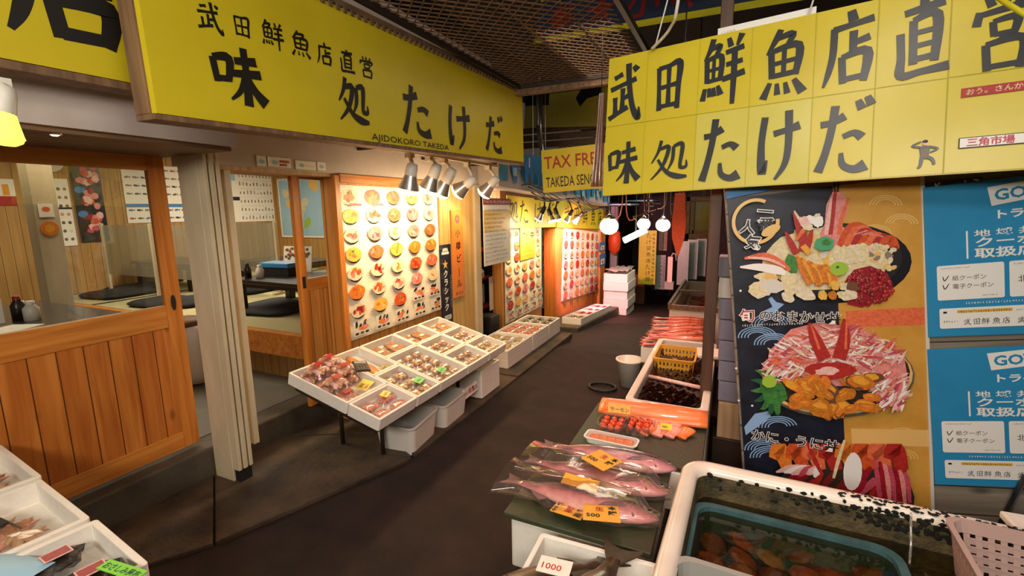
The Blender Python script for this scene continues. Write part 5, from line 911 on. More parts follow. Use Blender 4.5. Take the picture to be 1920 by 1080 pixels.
def fish(name, lab, L_, H, T_, skin, fin, M, group=None, eye=.013, tail=1.0, round_=.0, bend=.0):
    """whole fish lying on its side: x from tail to nose, y towards the back, z up"""
    t = thing(name, lab, 'fish', group=group, M=M); m = MB(); rings = []; n = 18
    prof = [(0, .03), (.015, .16), (.05, .38), (.10, .58), (.17, .78), (.28, .96), (.40, 1.0), (.52, .95), (.64, .80), (.76, .58), (.86, .38), (.94, .27), (1.0, .25)]
    B = lambda s_: bend*sin(pi*s_)
    for s_, h in prof:
        hh = H*(h + round_*sin(pi*min(s_*1.3, 1))*.15); th = T_*(h**.8) if s_ < .85 else T_*h*.6; r = []
        for j in range(n):
            a = 2*pi*j/n; y = hh*sin(a)*(1.0 if sin(a) > 0 else 1.0 - .05*sin(pi*s_)); z = th*(cos(a)*(.92 if cos(a) > 0 else .8)) + T_*.8
            r.append((L_*(.5-s_), y + B(s_), z))
        rings.append(r)
    m.loft(rings); m.build('body', skin, t)
    e = L_*(.5-.062); z0 = T_*.8
    m = MB(); m.ell((e, H*.14+B(.06), z0+T_*.40), (eye, eye, eye*.6), 12, 6, 0); E_ = m.build('eye', 'eye_white', t); m = MB(); m.ell((e, H*.14+B(.06), z0+T_*.40+eye*.35), (eye*.7, eye*.7, eye*.42), 10, 6, 0); m.build('pupil', 'eye_black', E_)
    m = MB(); P = [(L_*(.5-.155)-.012*cos(a*2.2), H*.62*a+B(.15), z0+T_*(.70 if abs(a) < .6 else .62)*(1-.25*abs(a))) for a in (-.9, -.6, -.3, 0, .3, .6, .9)]; m.tube(P, .0035, 6); P2 = [(L_*.5-.004, -H*.05, z0+T_*.12), (e+.004, -H*.16, z0+T_*.34), (e-.02, -H*.22, z0+T_*.46)]; m.tube(P2, .0020, 6); m.build('gill_and_mouth_line', fin, t)
    def finm(nm, pts, z, th=.003): m = MB(); m.prism(pts, z-th/2, z+th/2); m.build(nm, fin, t)
    x1 = -L_*.5; k = H*tail; finm('tail_fin', [(x1+.01, H*.25), (x1-.05*tail, k*.75), (x1-.10*tail, k*1.0), (x1-.075*tail, k*.4), (x1-.07*tail, 0), (x1-.078*tail, -k*.4), (x1-.11*tail, -k*.95), (x1-.05*tail, -k*.7), (x1+.01, -H*.25)], z0, .005)
    finm('dorsal_fin', [(L_*.14, H*.94+B(.36)), (L_*.10, H*1.32+B(.4)), (L_*.02, H*1.18+B(.48)), (-L_*.04, H*.9+B(.54))], z0)
    finm('anal_fin', [(-L_*.22, -H*.62), (-L_*.27, -H*1.0), (-L_*.33, -H*.66), (-L_*.36, -H*.38)], z0)
    m = MB(); zz = z0+T_*.86; m.add([(L_*.30, -H*.22, zz-T_*.10), (L_*.27, -H*.05, zz), (L_*.17, -H*.42, zz+.004), (L_*.13, -H*.62, zz-T_*.12), (L_*.22, -H*.50, zz-T_*.12)], [(0, 1, 2, 3, 4)]); m.build('pectoral_fin', fin, t, solid=.003)
    finm('pelvic_fin', [(L_*.0, -H*.9), (-L_*.07, -H*1.16), (-L_*.09, -H*1.0), (-L_*.05, -H*.86)], z0*.8)
    return t
def flat(x, y, z, rz=0, rx=0, ry=0): return Matrix.Translation((x, y, z)) @ Euler((rx, ry, rz)).to_matrix().to_4x4()
# bench and foam boxes that carry the fish
BE = thing('display_bench', 'dark low bench under the foam boxes of fish on the right', 'bench', (-.35, 1.6, 0)); m = MB(); m.box(-.27, .17, -.95, .83, .30, .345); m.build('benchtop', 'dark_brown', BE)
for a in (-.22, .12):
    for b in (-.85, .75): m = MB(); m.box(a-.03, a+.03, b-.03, b+.03, 0, .30); m.build('leg', 'dark_steel', BE)
styro('foam_box', 'white foam box under the green board of the three whole salmon', .46, .54, .19, flat(-.42, 1.62, .346), cat='box')
o = MB(); o.box(-.25, .25, -.285, .26, 0, .02); o = o.build('green_board', 'green_mat', bevel=.004); o.matrix_world = flat(-.42, 1.62, .537); tag(o, 'dark green board on which the whole salmon lie', 'board')
styro('foam_box', 'white foam box under the salmon fillets, behind the whole salmon', .54, .53, .17, flat(-.35, 2.165, .346), cat='box')
o = MB(); o.box(-.28, .28, -.265, .265, 0, .02); o = o.build('green_board', 'green_mat', bevel=.004); o.matrix_world = flat(-.34, 2.175, .517); tag(o, 'grey green board under the fillets and roe tubs', 'board')
Z1, Z2 = .558, .538
for i, (x, y, rz, L_, lab) in enumerate(((-.40, 1.80, .03, .51, 'whole salmon at the back of the green board, unwrapped'), (-.41, 1.64, -.02, .52, 'whole salmon in a clear bag, middle one on the green board'), (-.425, 1.475, -.03, .52, 'whole salmon in a clear bag at the front of the green board'))):
    fish('salmon', lab, L_, .072, .036, 'salmon_skin', 'fin', flat(x, y, Z1, rz), 'whole salmon on the green board', .009, .5)
    if i:
        m = MB(); rr = random.Random(60+i); rings = []
        for k in range(15):
            s_ = k/14; x0 = .285-.57*s_; H = (.02 + .085*min(1, s_*5)) if s_ < .7 else (.095 if s_ < .85 else .085+.03*(s_-.85)/.15); T_ = .062 if .08 < s_ < .72 else (.035 if s_ < .08 else .06)
            rings.append([(x0, H*cos(a)*rr.uniform(.9, 1.12), .004+T_*.62*(1+sin(a))*rr.uniform(.92, 1.15)) for a in [2*pi*j/16 for j in range(16)]])
        m.loft(rings, 0, False); o = m.build('plastic_bag', 'bag_film'); o.matrix_world = flat(x-.02, y, Z1, rz); tag(o, 'crumpled clear plastic bag around the %s salmon' % ('', 'middle', 'front')[i], 'plastic bag')
def pcard(lab, px, py, z, rz, w_=.13, h=.105, style=0, tilt=(0, 0)):
    P = AZ(px, py, z); c = Canvas(w_, h, .002); c.base('card_orange'); c.part('lettering')
    if style == 0:
        for ch, x, y, m in (('小', .82, .80, 'ink'), ('樽', .82, .48, 'ink'), ('産', .82, .16, 'ink'), ('お', .5, .78, 'red'), ('刺', .5, .52, 'red'), ('身', .5, .26, 'red')): c.text(ch, w_*(x-.12), h*(y-.06), h*.27, m, .02)
        for i, ch in enumerate(('一', '尾', '5', '0', '0')): c.text(ch, w_*.05, h*(.82-.19*i)-.006, h*.22, 'ink', .02)
    elif style == 1:
        for ch, x, y, m in (('本', .8, .72, 'ink'), ('鱒', .8, .40, 'ink'), ('生', .45, .60, 'red'), ('500', .08, .20, 'ink')): c.text(ch, w_*(x-.12) if len(ch) == 1 else w_*x, h*y, h*.28, m, .02)
    return c.build('price_card', lab, 'price card', flat(P.x, P.y, z+.008, rz, *tilt) @ Matrix.Translation((-w_/2, -h/2, 0)))
pcard('orange price card lying across the two rear salmon', 1128, 866, .652, -.5, .115, .105, 1)
pcard('small orange price card seen edge on between the middle and front salmon', 1088, 908, .632, -.06, .13, .05, 2, (.25, 0))
pcard('orange price card with black and red writing at the front edge, left of its twin', 1070, 957, .580, -.06, .11, .105, 0, (-.12, 0))
pcard('orange yellow price card at the front edge, right one of the pair', 1127, 966, .625, .28, .115, .105, 1, (-.15, 0))
# box of dark rockfish in front
styro('foam_box', 'white foam box of two dark fish at the bottom edge, in front of the salmon', .36, .66, .15, flat(-.31, .94, .43, .03), None, cat='box')
for lab, x, y, rz, L_ in (('dark mottled fish in the front foam box, left one', -.425, 1.04, rad(-124), .48), ('dark mottled fish in the front foam box, right one', -.285, .965, rad(-98), .48)):
    fish('rockfish', lab, L_, .085, .055, 'rock_fish_skin', 'fin_dark', flat(x, y, .53 if 'left' in lab else .575, rz, .05, -.05), 'dark fish in the front box', .014, .75, .4)
P = AZ(1040, 1062, .64); card('price_card', 'white price card with red lettering on the dark fish', .09, .06, 'price_white', 'red', [('1000', .06, .25, .5, 'red')], flat(P.x, P.y, .64, .1), rot=0)
# fillets, roe tubs and packed slices
m = MB(); m.loft([[(x, (.092 - .02*abs(x)/.26)*cos(a) , .028+.026*sin(a)) for a in [2*pi*j/16 for j in range(16)]] for x in [-.26+.04*i for i in range(14)]], 0); o = m.build('salmon_fillet', 'salmon_meat'); o.matrix_world = flat(-.32, 2.345, Z2+.005, .06, .12); tag(o, 'long orange salmon side laid across the board before the water tank', 'fish fillet')
P = AZ(1160, 757, .62); c = Canvas(.11, .045, .003); c.base('card_orange'); c.part('lettering'); c.text('サーモン', .01, .01, .024, 'ink', .01); c.build('price_card', 'narrow orange price plate standing on the corner of the tank before the salmon side', 'price card', frame((P.x-.05, P.y-.02, .575), (1, .1, 0), (0, .5, .8)))
for i, (px, py, lab) in enumerate(((1147, 796, 'left'), (1198, 799, 'right'))):
    P = AZ(px, py, Z2+.03); P.y += .02; t = thing('clear_tub', 'clear plastic tub of orange salmon pieces, %s one of two' % lab, 'tub', (P.x, P.y, Z2)); m = MB(); open_box(m, .132, .15, .045, .002, .05, .06, lip=.006); m.build('body', 'clear_lid', t); rr = random.Random(70+i)
    for k in range(9):
        m = MB(); w_ = rr.uniform(.019, .022); m.ell((0, 0, 0), (w_, w_*.75, .018), 10, 6, 0, None, .08, rr); m.ell((w_*.3, 0, .014), (w_*.4, w_*.25, .005), 8, 5, 1); o = m.build('salmon_piece', ['roe_red', 'cut_edge']); o.matrix_world = flat(P.x+((k % 3)-1)*.037, P.y+((k//3)-1)*.042, Z2+.026, rr.uniform(0, 3)); tag(o, 'glossy orange salmon piece in the %s clear tub' % lab, 'fish piece', 'salmon pieces in the %s tub' % lab)
P = AZ(1146, 824, Z2+.02); t = thing('foam_tray', 'white pack of salmon slices under film, before the left clear tub', 'tray', M=flat(P.x, P.y, Z2, -.04)); m = MB(); open_box(m, .235, .085, .028, .004, .02, .1, lip=.004); m.build('body', 'styrofoam', t); m = MB(); m.grid(4, 4, lambda u, v: (.225*(u-.5), .075*(v-.5), .030)); m.build('film', 'wrap', t)
for k in range(5): m = MB(); m.loft([[(x, .024*cos(a), .016+.010*sin(a)) for a in [2*pi*j/10 for j in range(10)]] for x in (-.02, -.015, .015, .02)]); o = m.build('salmon_slice', 'salmon_meat', bevel=0); o.matrix_world = flat(P.x-.075+.038*k, P.y, Z2+.004, -.04); tag(o, 'orange salmon slice under film in the white pack', 'fish slice', 'slices in the white pack')
P = AZ(1250, 806, Z2+.02)
for k in range(7):
    m = MB(); rr = random.Random(80+k); m.loft([[(x, (.032+.006*sin(x*60))*cos(a), .012+.010*sin(a)+.006*sin(x*40)) for a in [2*pi*j/10 for j in range(10)]] for x in (-.042, -.037, -.02, 0, .02, .037, .042)]); o = m.build('salmon_slice', 'salmon_pink' if k % 3 else 'salmon_meat'); o.matrix_world = flat(P.x-.085+.055*(k//2), P.y-.03+.07*(k % 2)+.012*(k//2), Z2+.004, 1.2+.1*(k % 3)); tag(o, 'pink salmon slice of the loose fan at the right of the roe tubs', 'fish slice', 'fan of pink slices')
card('price_card', 'small yellow card standing on the pink salmon slices', .05, .035, 'card_yellow', 'ink', [('480', .1, .25, .5, 'ink')], flat(P.x+.0, P.y-.02, Z2+.045, .1, .5))
# live tank
t = thing('water_tank', 'long white rimmed tank of dark water beyond the salmon side', 'tank', flat(0, 0, 0).translation); m = MB(); A = flat(-.275, 3.15, .12, 0); open_box(m, .43, 1.36, .44, .042, .05, .03); m.v = [A @ v for v in m.v]; m.build('body', 'tub_frp', t, bevel=.008); m = MB(); m.box(-.455, -.095, 2.52, 3.78, .16, .17); m.build('tank_bottom', 'crab_dark', t); m = MB(); m.grid(24, 60, lambda u, v: (-.448+.346*u, 2.505+1.29*v, .505+.004*sin(u*31+v*17)*sin(v*43)+.003*sin(u*53-v*70))); m.build('water', 'tank_water', t)
def crab(lab, M, k=1.0, mt='crab_dark', group=None, cat='crab'):
    t = thing('crab', lab, cat, M=M, group=group); m = MB(); m.ell((0, 0, .03*k), (.06*k, .05*k, .026*k), 14, 8); m.build('shell', mt, t)
    for s_ in (-1, 1):
        for i in range(4): m = MB(); a = rad(20-35*i); m.tube([(.045*k*s_, .02*k-.016*k*i, .03*k), (s_*(.05+.06*cos(a))*k, (.02-.016*i+.06*sin(a))*k, .055*k), (s_*(.05+.14*cos(a))*k, (.02-.016*i+.13*sin(a))*k, .006*k)], [.009*k, .008*k, .003*k], 6); m.build('leg', mt, t)
        m = MB(); m.tube([(.035*k*s_, .04*k, .03*k), (.06*k*s_, .085*k, .04*k), (.035*k*s_, .13*k, .035*k)], [.010*k, .013*k, .005*k], 7); m.build('claw', mt, t)
    return t
rr = random.Random(90); K0 = crab('dark red crab under the water of the tank', flat(-.30, 2.66, .40, .3), .80, 'crab_dark', 'crabs in the tank')
for k in range(3): dup(K0, M=flat(-.28, 2.92+.27*k if k else 2.93, .40, .4+k))
m = MB(); m.cyl((-.44, 3.02, .515), (-.07, 2.90, .525), .012); tag(m.build('divider_rod', 'pale_pink'), 'pale rod laid across the water tank before the yellow basket', 'rod')
def basket(name, lab, w_, d, h, M, mt, t_=.004, holes=True, lip=.010, nx=14, nz=4, r=.03):
    """plastic basket with real slots: rim, floor and bars"""
    t = thing(name, lab, 'basket', M=M); m = MB(); O = lambda k, z: [(x*(.90+.10*z/h), y*(.90+.10*z/h), z) for x, y in rpts(w_-2*k, d-2*k, r)]
    m.loft([O(0, h*.80), O(0, h-lip), O(-lip, h-lip), O(-lip, h), O(t_, h), O(t_, h*.80)], 0, False, False, closed=True); m.build('rim', mt, t)
    m = MB(); m.loft([O(0, 0), O(0, h*.12), O(t_, h*.12), O(t_, .004)], 0, True, False); m.build('base', mt, t)
    m = MB(); sides = rpts(w_, d, r)
    def wall(x0, y0, x1, y1, n):
        l = math.hypot(x1-x0, y1-y0); ux, uy = (x1-x0)/l, (y1-y0)/l
        for i in range(n+1):
            x, y = x0+(x1-x0)*i/n, y0+(y1-y0)*i/n; q = .9+.1*.12; q2 = .9+.1*.80; b = l/n*.26
            m.add([(x*q-ux*b, y*q-uy*b, h*.11), (x*q+ux*b, y*q+uy*b, h*.11), (x*q2+ux*b, y*q2+uy*b, h*.82), (x*q2-ux*b, y*q2-uy*b, h*.82)], [(0, 1, 2, 3)])
        for k in range(1, nz):
            z = h*(.11+.70*k/nz); q = .9+.1*z/h; e = h*.055
            m.add([(x0*q, y0*q, z-e), (x1*q, y1*q, z-e), (x1*q, y1*q, z+e), (x0*q, y0*q, z+e)], [(0, 1, 2, 3)])
    a, b = w_/2, d/2; wall(-a+r, -b, a-r, -b, nx); wall(a, -b+r, a, b-r, max(4, int(nx*d/w_))); wall(a-r, b, -a+r, b, nx); wall(-a, b-r, -a, -b+r, max(4, int(nx*d/w_))); m.build('lattice_wall', mt, t, solid=t_)
    return t
basket('basket', 'yellow plastic basket standing in the far end of the water tank', .26, .34, .14, flat(-.315, 3.40, .44), 'basket_yellow', nx=8, nz=3)
m = MB(); rr = random.Random(5)
for k in range(14):
    m = MB(); m.ell((0, 0, 0), (.035, .028, .02), 9, 6, 0, None, .1, rr); o = m.build('shellfish', 'whelk_pink' if k % 2 else 'shell_pale'); o.matrix_world = flat(-.385+.047*(k % 4)+rr.uniform(-.006, .006), 3.27+.075*(k//4)+rr.uniform(-.01, .01), .475+.012*(k % 2), rr.uniform(0, 3)); tag(o, 'pale shellfish inside the yellow basket in the tank', 'shellfish', 'shellfish in the yellow basket')
m = MB(); m.box(-.09, .09, -.10, .10, 0, .02); o = m.build('cutting_board', 'price_white', bevel=.003); o.matrix_world = flat(-.09, 3.46, .572, .1, .0, .0); tag(o, 'pale board laid over the right rim of the tank beside the yellow basket', 'board')
# beyond the tank: small foam box, pail, heap of red fish, freezer
t = thing('pail', 'small white pail on the ground left of the water tank', 'pail', (-.78, 4.16, 0)); m = MB(); m.lathe([(0, .0), (.085, 0), (.115, .23), (.125, .235), (.125, .245), (.105, .245), (.08, .01), (0, .01)], 22); m.build('body', 'plastic_white', t)
m = MB(); m.tube([(-.98+.12*cos(a), 3.98+.10*sin(a), .014) for a in [i*.33 for i in range(24)]], .012, 8); tag(m.build('hose', 'black'), 'black hose coiled on the ground by the white pail', 'hose')
BF = thing('display_bench', 'low dark bench under the heap of red fish beyond the tank', 'bench', (-.36, 4.42, 0)); m = MB(); m.box(-.26, .26, -.5, .5, .24, .30); m.build('benchtop', 'dark_brown', BF)
for a in (-.2, .2):
    for b in (-.42, .42): m = MB(); m.box(a-.03, a+.03, b-.03, b+.03, 0, .24); m.build('leg', 'dark_steel', BF)
styro('foam_box', 'white foam box under the heap of red fish, left of the tank end', .54, .96, .13, flat(-.38, 4.42, .30), cat='box')
F0 = fish('red_fish', 'pinkish red whole fish in the heap beyond the water tank', .40, .058, .030, 'red_fish_skin', 'fin_red', flat(-.40, 4.10, .435, .18), 'heap of red fish', .012, .8)
rr = random.Random(14)
for k in range(8): dup(F0, M=flat(-.40+.04*rr.random(), 4.20+.10*(k-.0)-.0, .435, .18+rr.uniform(-.16, .2)) if k < 7 else flat(-.38, 4.0, .435, .18))
for k in range(7): dup(F0, M=flat(-.40+.10*rr.random(), 4.06+.115*k, .492, .35+rr.uniform(-.4, .35)))

FZ = thing('freezer', 'pale glass topped display freezer beyond the red fish, against the brown post', 'freezer', (-.30, 5.85, flo(5.85))); m = MB(); A = Matrix.Translation((0, 0, -flo(5.85))); open_box(m, .50, 1.75, .70, .05, .03, 0); m.build('body', 'freezer_pink', FZ, bevel=.006); m = MB(); m.box(-.26, .26, -.885, -.855, .655, .70); m.box(-.265, -.235, -.88, .88, .70, .72); m.box(.235, .265, -.88, .88, .70, .72); m.box(-.26, .26, -.02, .02, .70, .72); m.build('lid_frame', 'beam_wood', FZ); m = MB(); m.box(-.235, .235, -.86, .86, .705, .711); m.build('glass_lid', 'glass', FZ)
m = MB(); m.box(-.19, .19, -.8, .8, .05, .5); m.build('inner_liner', 'freezer_pink', FZ)
rr = random.Random(31)
for k in range(10):
    m = MB(); m.loft([[(.085*s_*cos(a), .05*s_*sin(a), z) for a in [2*pi*j/12 for j in range(12)]] for s_, z in ((.8, 0), (1, .02), (.8, .05))]); o = m.build('frozen_pack', 'red' if k % 3 else 'squid'); o.matrix_world = flat(-.36+.12*(k % 2), 5.20+.14*k, flo(5.85)+.512, rr.uniform(-.4, .4)); tag(o, 'red frozen fish pack under the glass of the display freezer' if k % 3 else 'brown frozen pack under the glass of the display freezer', 'frozen pack', 'red packs in the freezer' if k % 3 else 'brown packs in the freezer')
# brown post and lilac blocks beside the poster
m = MB(); xp = AY(1351, 430, 2.80).x; m.box(xp-.058, xp+.002, 2.78, 2.84, 0, 3.45); o = struct(m.build('trim_19', 'post_wood', bevel=.004))
for k in range(7): m = MB(); m.box(-.09, .09, -.06, .06, 0, .118); o = m.build('block', 'brick_lilac' if k != 5 else 'paper_grey', bevel=.006); o.matrix_world = flat(.065-.006*k, 2.95, .47+.122*k); tag(o, ('grey lilac block in the pile between post and poster, %s' % ('lowest', 'second from the bottom', 'third from the bottom', 'fourth from the bottom', 'third from the top', 'pale one below the top', 'top one')[k]), 'block', 'pile of blocks beside the poster')
m = MB(); m.box(-.10, .10, -.07, .07, 0, .22); o = m.build('wooden_block', 'raw_wood', bevel=.006); o.matrix_world = flat(.08, 2.95, .245); tag(o, 'pale knotty wooden block under the grey lilac blocks', 'block')
m = MB(); m.box(-.12, .12, -.08, .08, 0, .245); o = m.build('crate', 'dark_brown', bevel=.004); o.matrix_world = flat(.08, 2.95, 0); tag(o, 'dark crate on the ground under the knotty wooden block', 'crate')
# shellfish tub in the foreground
TB = flat(.61, 1.18, 0, rad(-2.0)); t = thing('shellfish_tub', 'large white fibreglass tub of murky water in the lower right corner', 'tub', M=TB)
tw, td, zb_, zr = 1.50, 1.20, .12, .655; O = lambda k, z: [(x, y, z) for x, y in rpts(tw-2*k, td-2*k, .085-k*.5, 6)]
m = MB(); m.loft([O(.05, zb_), O(.012, zr-.06), O(.0, zr-.045), O(.0, zr-.015), O(.008, zr-.004), O(.022, zr), O(.040, zr-.003), O(.052, zr-.014), O(.056, zr-.03)], 0, False); m.add(O(.05, zb_), [tuple(range(len(O(0, 0))))]); m.build('body', 'tub_frp', t)
m = MB(); m.loft([O(.056, zr-.03), O(.060, zr-.10), O(.075, .30)], 0, False); m.add(O(.075, .30), [tuple(range(len(O(0, 0))))]); m.build('inner_wall', 'tub_inside', t)
m = MB(); rr = random.Random(44)
for k in range(1100):
    u = rr.random(); x = -tw/2+.09+(tw-.18)*u; dens = .04 if u < .24 else (.4 if u < .34 else 1.0)
    if rr.random() > dens: continue
    m.ell((x, td/2-.057+rr.uniform(-.006, .012 if u > .3 else .001), zr-rr.uniform(.014, .075)), (rr.uniform(.004, .012), .003, rr.uniform(.003, .009)), 6, 4, 0, None, .25, rr)
for k in range(240): x = tw*.5*rr.uniform(-.35, .95); m.ell((x, td/2-.05+rr.uniform(-.004, .034), zr-.002), (rr.uniform(.003, .010), rr.uniform(.003, .007), .003), 6, 4, 0, None, .3, rr)
o = m.build('algae_crust', 'algae', t); o['kind'] = 'stuff'; o['label'] = 'black green algae along the inner rim'
m = MB(); m.grid(30, 30, lambda u, v: ((tw-.125)*(u-.5), (td-.125)*(v-.5), .542)); m.build('water', 'tub_water', t)
for n_, u in enumerate((-.45, .45)):
    for v in (-.4, .4): m = MB(); m.box(u-.04, u+.04, v-.04, v+.04, 0, zb_); m.build('foot', 'dark_steel', t)
TC = thing('crate', 'teal plastic crate sunk in the tub water, holding scallops', 'crate', M=flat(.215, 1.475, .42, rad(-2))); m = MB(); open_box(m, .57, .37, .138, .012, .06, .04, lip=.012); m.build('body', 'teal_plastic', TC)
def scallop(lab, M, k, mt, group):
    t = thing('scallop', lab, 'scallop', M=M, group=group); m = MB(); n = 22; rim = [(k*(1+.03*cos(j*pi))*cos(rad(-60+300*j/n)), k*(1+.03*cos(j*pi))*sin(rad(-60+300*j/n))) for j in range(n+1)]
    pts = []; hx, hy = k*.62*cos(rad(-90)), k*.95*sin(rad(-90))
    vs = [(0, -k*.95, .0)]; rings = 5
    for i in range(1, rings+1):
        f = i/rings
        for j in range(n+1): x = rim[j][0]*f; y = -k*.95+(rim[j][1]+k*.95)*f; vs.append((x, y, k*.30*sin(pi*min(f, .999)**.8)*(1+.10*cos(j*pi))*max(0, 1-.3*abs(j-n/2)/n)+.002))
    fs = [(0, 1+j, 2+j) for j in range(n)] + [(1+(i-1)*(n+1)+j, 1+i*(n+1)+j, 1+i*(n+1)+j+1, 1+(i-1)*(n+1)+j+1) for i in range(1, rings) for j in range(n)]
    m.add(vs, fs, 0, True); m.build('upper_shell', mt, t, solid=.004); m = MB(); m.prism([(-k*.36, -k*1.02), (k*.36, -k*1.02), (k*.22, -k*.80), (-k*.22, -k*.80)], 0, k*.07); m.build('hinge', mt, t); return t
rr = random.Random(55); protos = {}
for k in range(24):
    x, y = .215+(-.215+.086*(k % 6))+rr.uniform(-.003, .003), 1.355+.08*(k//6)+rr.uniform(-.003, .003); mt = rr.choice(('shell_brown', 'shell_orange', 'shell_orange', 'shell_brown', 'shell_pale')); nm = {'shell_brown': 'brown', 'shell_orange': 'orange brown', 'shell_pale': 'pale'}[mt]; M = flat(x, y, .455+.034*(k % 2), rr.uniform(0, 6.28), rr.uniform(-.45, .45), rr.uniform(-.45, .45))
    if mt not in protos: protos[mt] = scallop('%s scallop shell under the water in the teal crate' % nm, M, .044, mt, '%s scallops in the teal crate' % nm)
    else: dup(protos[mt], M=M)
m = MB(); m.ell((0, 0, 0), (.07, .05, .035), 16, 10, 0, None, .06, rr); o = m.build('sea_snail', 'whelk_pink'); o.matrix_world = flat(.565, 1.50, .515); tag(o, 'large pinkish grey shellfish breaking the water right of the teal crate', 'shellfish')
PB = basket('basket', 'pinkish brown plastic basket in the tub at the right edge', .52, .46, .17, flat(.87, 1.44, .515, rad(-3)), 'basket_pink', nx=16, nz=5, r=.04)
for k in range(14):
    mt = ('shell_brown', 'shell_orange', 'whelk_pink')[k % 3]; M = flat(.70+.085*(k % 5)+rr.uniform(-.01, .01), 1.30+.11*(k//5)+rr.uniform(-.01, .01), .545+rr.uniform(0, .02), rr.uniform(0, 6), rr.uniform(-.4, .4), rr.uniform(-.4, .4)); nm = ('brown', 'orange brown', 'pinkish')[k % 3]; g = '%s scallops in the pinkish basket' % nm
    if k < 3: protos['b%d' % k] = scallop('%s scallop shell inside the pinkish brown basket' % nm, M, .055, mt, g)
    else: dup(protos['b%d' % (k % 3)], M=M)
t = thing('container', 'grey plastic container at the bottom edge inside the tub', 'container', M=flat(.02, 1.085, .52, rad(-3))); m = MB(); open_box(m, .24, .34, .115, .006, .05, .08, lip=.012); m.build('body', 'grey_plastic', t)
m = MB(); P = AZ(1705, 965, .66); m.tube([(P.x+.01, P.y+.02, .655), (P.x, P.y-.02, .645), (P.x-.006, P.y-.06, .60), (P.x-.008, P.y-.075, .545)], .0035, 8); tag(m.build('water_jet', 'spray'), 'thin stream of water running from the back rim into the tub', 'water stream')
m = MB(); m.box(-.25, .25, -.06, .06, 0, .025); o = m.build('white_board', 'styrofoam', bevel=.006); o.matrix_world = flat(1.10, 1.90, .575, .04); tag(o, 'white foam board lying behind the tub at the right edge', 'board')
m = MB(); m.box(-.22, .22, -.05, .05, 0, .573); o = m.build('storage_crate', 'dark_brown', bevel=.006); o.matrix_world = flat(1.10, 1.90, 0, .04); tag(o, 'dark crate under the white foam board behind the tub', 'crate')
P0, P1 = onplane(1905, 928, MPo @ Vector((0, 0, .046)), MPo.col[2].to_3d()), onplane(1875, 985, MPo @ Vector((0, 0, .02)), MPo.col[2].to_3d()); m = MB(); d = (P1-P0).normalized(); m.tube([P0-d*.1, P1+d*.3], .022, 8, flat=.25); tag(m.build('strap', 'black'), 'black strap hanging on the grey boards below the lower blue poster', 'strap')
# lamps of the seafood stall: red shaded bulbs above the fish, hidden behind the sign or above the picture
mat('lamp_red', 'c0392b', .4)
def pendant(lab, x, y, z, power, col, grp=None):
    t = thing('pendant_lamp', lab, 'lamp', (x, y, z), group=grp); m = MB(); m.lathe([(.02, .10), (.04, .09), (.11, 0), (.108, 0), (.036, .085), (.018, .095)], 20); m.build('lamp_shade', 'lamp_red', t); m = MB(); m.ell((0, 0, .035), (.03, .03, .04), 12, 8); m.build('bulb', 'bulb_glow', t); m = MB(); m.tube([(0, 0, .09), (0, 0, (2.93 if y < 3.5 and x > -.5 else 3.5)-z)], .004, 6); m.build('cord', 'black', t)
    l = bpy.data.lights.new('pendant_beam', 'SPOT'); l.energy = power; l.color = col; l.spot_size = rad(120); l.spot_blend = .8; l.shadow_soft_size = .06; o = bpy.data.objects.new('pendant_beam', l); COL.objects.link(o); o.location = (x, y, z-.01); return t
pendant('red shaded pendant lamp over the whole salmon, above the picture', -.36, 1.45, 2.55, 50, (1, .46, .40)); pendant('red shaded pendant lamp over the water tank, behind the laminated sign', -.30, 2.95, 2.05, 44, (1, .46, .36)); pendant('red shaded pendant lamp over the heap of red fish, behind the laminated sign', -.32, 4.3, 2.0, 44, (1, .46, .36))
pendant('red shaded pendant lamp over the shellfish tub, above the picture', .45, .95, 2.6, 14, (1, .66, .54))
film('curtain_film', 'f0d8d0', .12, .2, opac=.45, opcol='c9a59a', bump=.6, bscale=12)
# ---------------------------------------------------------------- ceiling: expanded metal panels, beams, banner, bunting
def mesh_panel(lab, A, U, V, nu, nv, cell=(.085, .042), wd=.009):
    """expanded metal: staggered diamond strands, framed with angle bars"""
    M = frame(A, U, V); W, H = Vector(U).length, Vector(V).length; t = thing('mesh_panel', lab, 'mesh panel', M=M); m = MB(); cx, cy = cell; ny = int(H/cy); nx = int(W/cx)
    for j in range(ny):
        for i in range(nx):
            x0 = i*cx + (cx/2 if j % 2 else 0); y0 = j*cy
            for s_ in (-1, 1):
                xa, ya, xb, yb = x0, y0, x0+s_*cx/2, y0+cy
                if not (0 <= xb <= W): continue
                l = math.hypot(xb-xa, yb-ya); nx_, ny_ = -(yb-ya)/l*wd/2, (xb-xa)/l*wd/2
                m.add([(xa+nx_, ya+ny_, 0), (xa-nx_, ya-ny_, .004), (xb-nx_, yb-ny_, .004), (xb+nx_, yb+ny_, 0)], [(0, 1, 2, 3)])
    o = m.build('wire_mesh', 'rust_mesh', t, solid=.003)
    for a, b in (((0, 0), (W, 0)), ((0, H), (W, H)), ((0, 0), (0, H)), ((W, 0), (W, H))):
        m = MB(); m.box(min(a[0], b[0])-.015, max(a[0], b[0])+.015, min(a[1], b[1])-.015, max(a[1], b[1])+.015, -.03, .012); m.build('frame_bar', 'dark_steel', t)
    for x in (.25, .5, .75): m = MB(); m.box(W*x-.01, W*x+.01, 0, H, .008, .03); m.build('cross_bar', 'dark_steel', t)
    for x, y in ((0, 0), (W, 0), (0, H), (W, H)): m = MB(); p = M @ Vector((x, y, 0)); m.cyl((x, y, 0), (x, y, (3.52-p.z)*(1 if M.col[2].z > 0 else -1)), .006, n=6); m.build('hanger_rod', 'dark_steel', t)
    return t
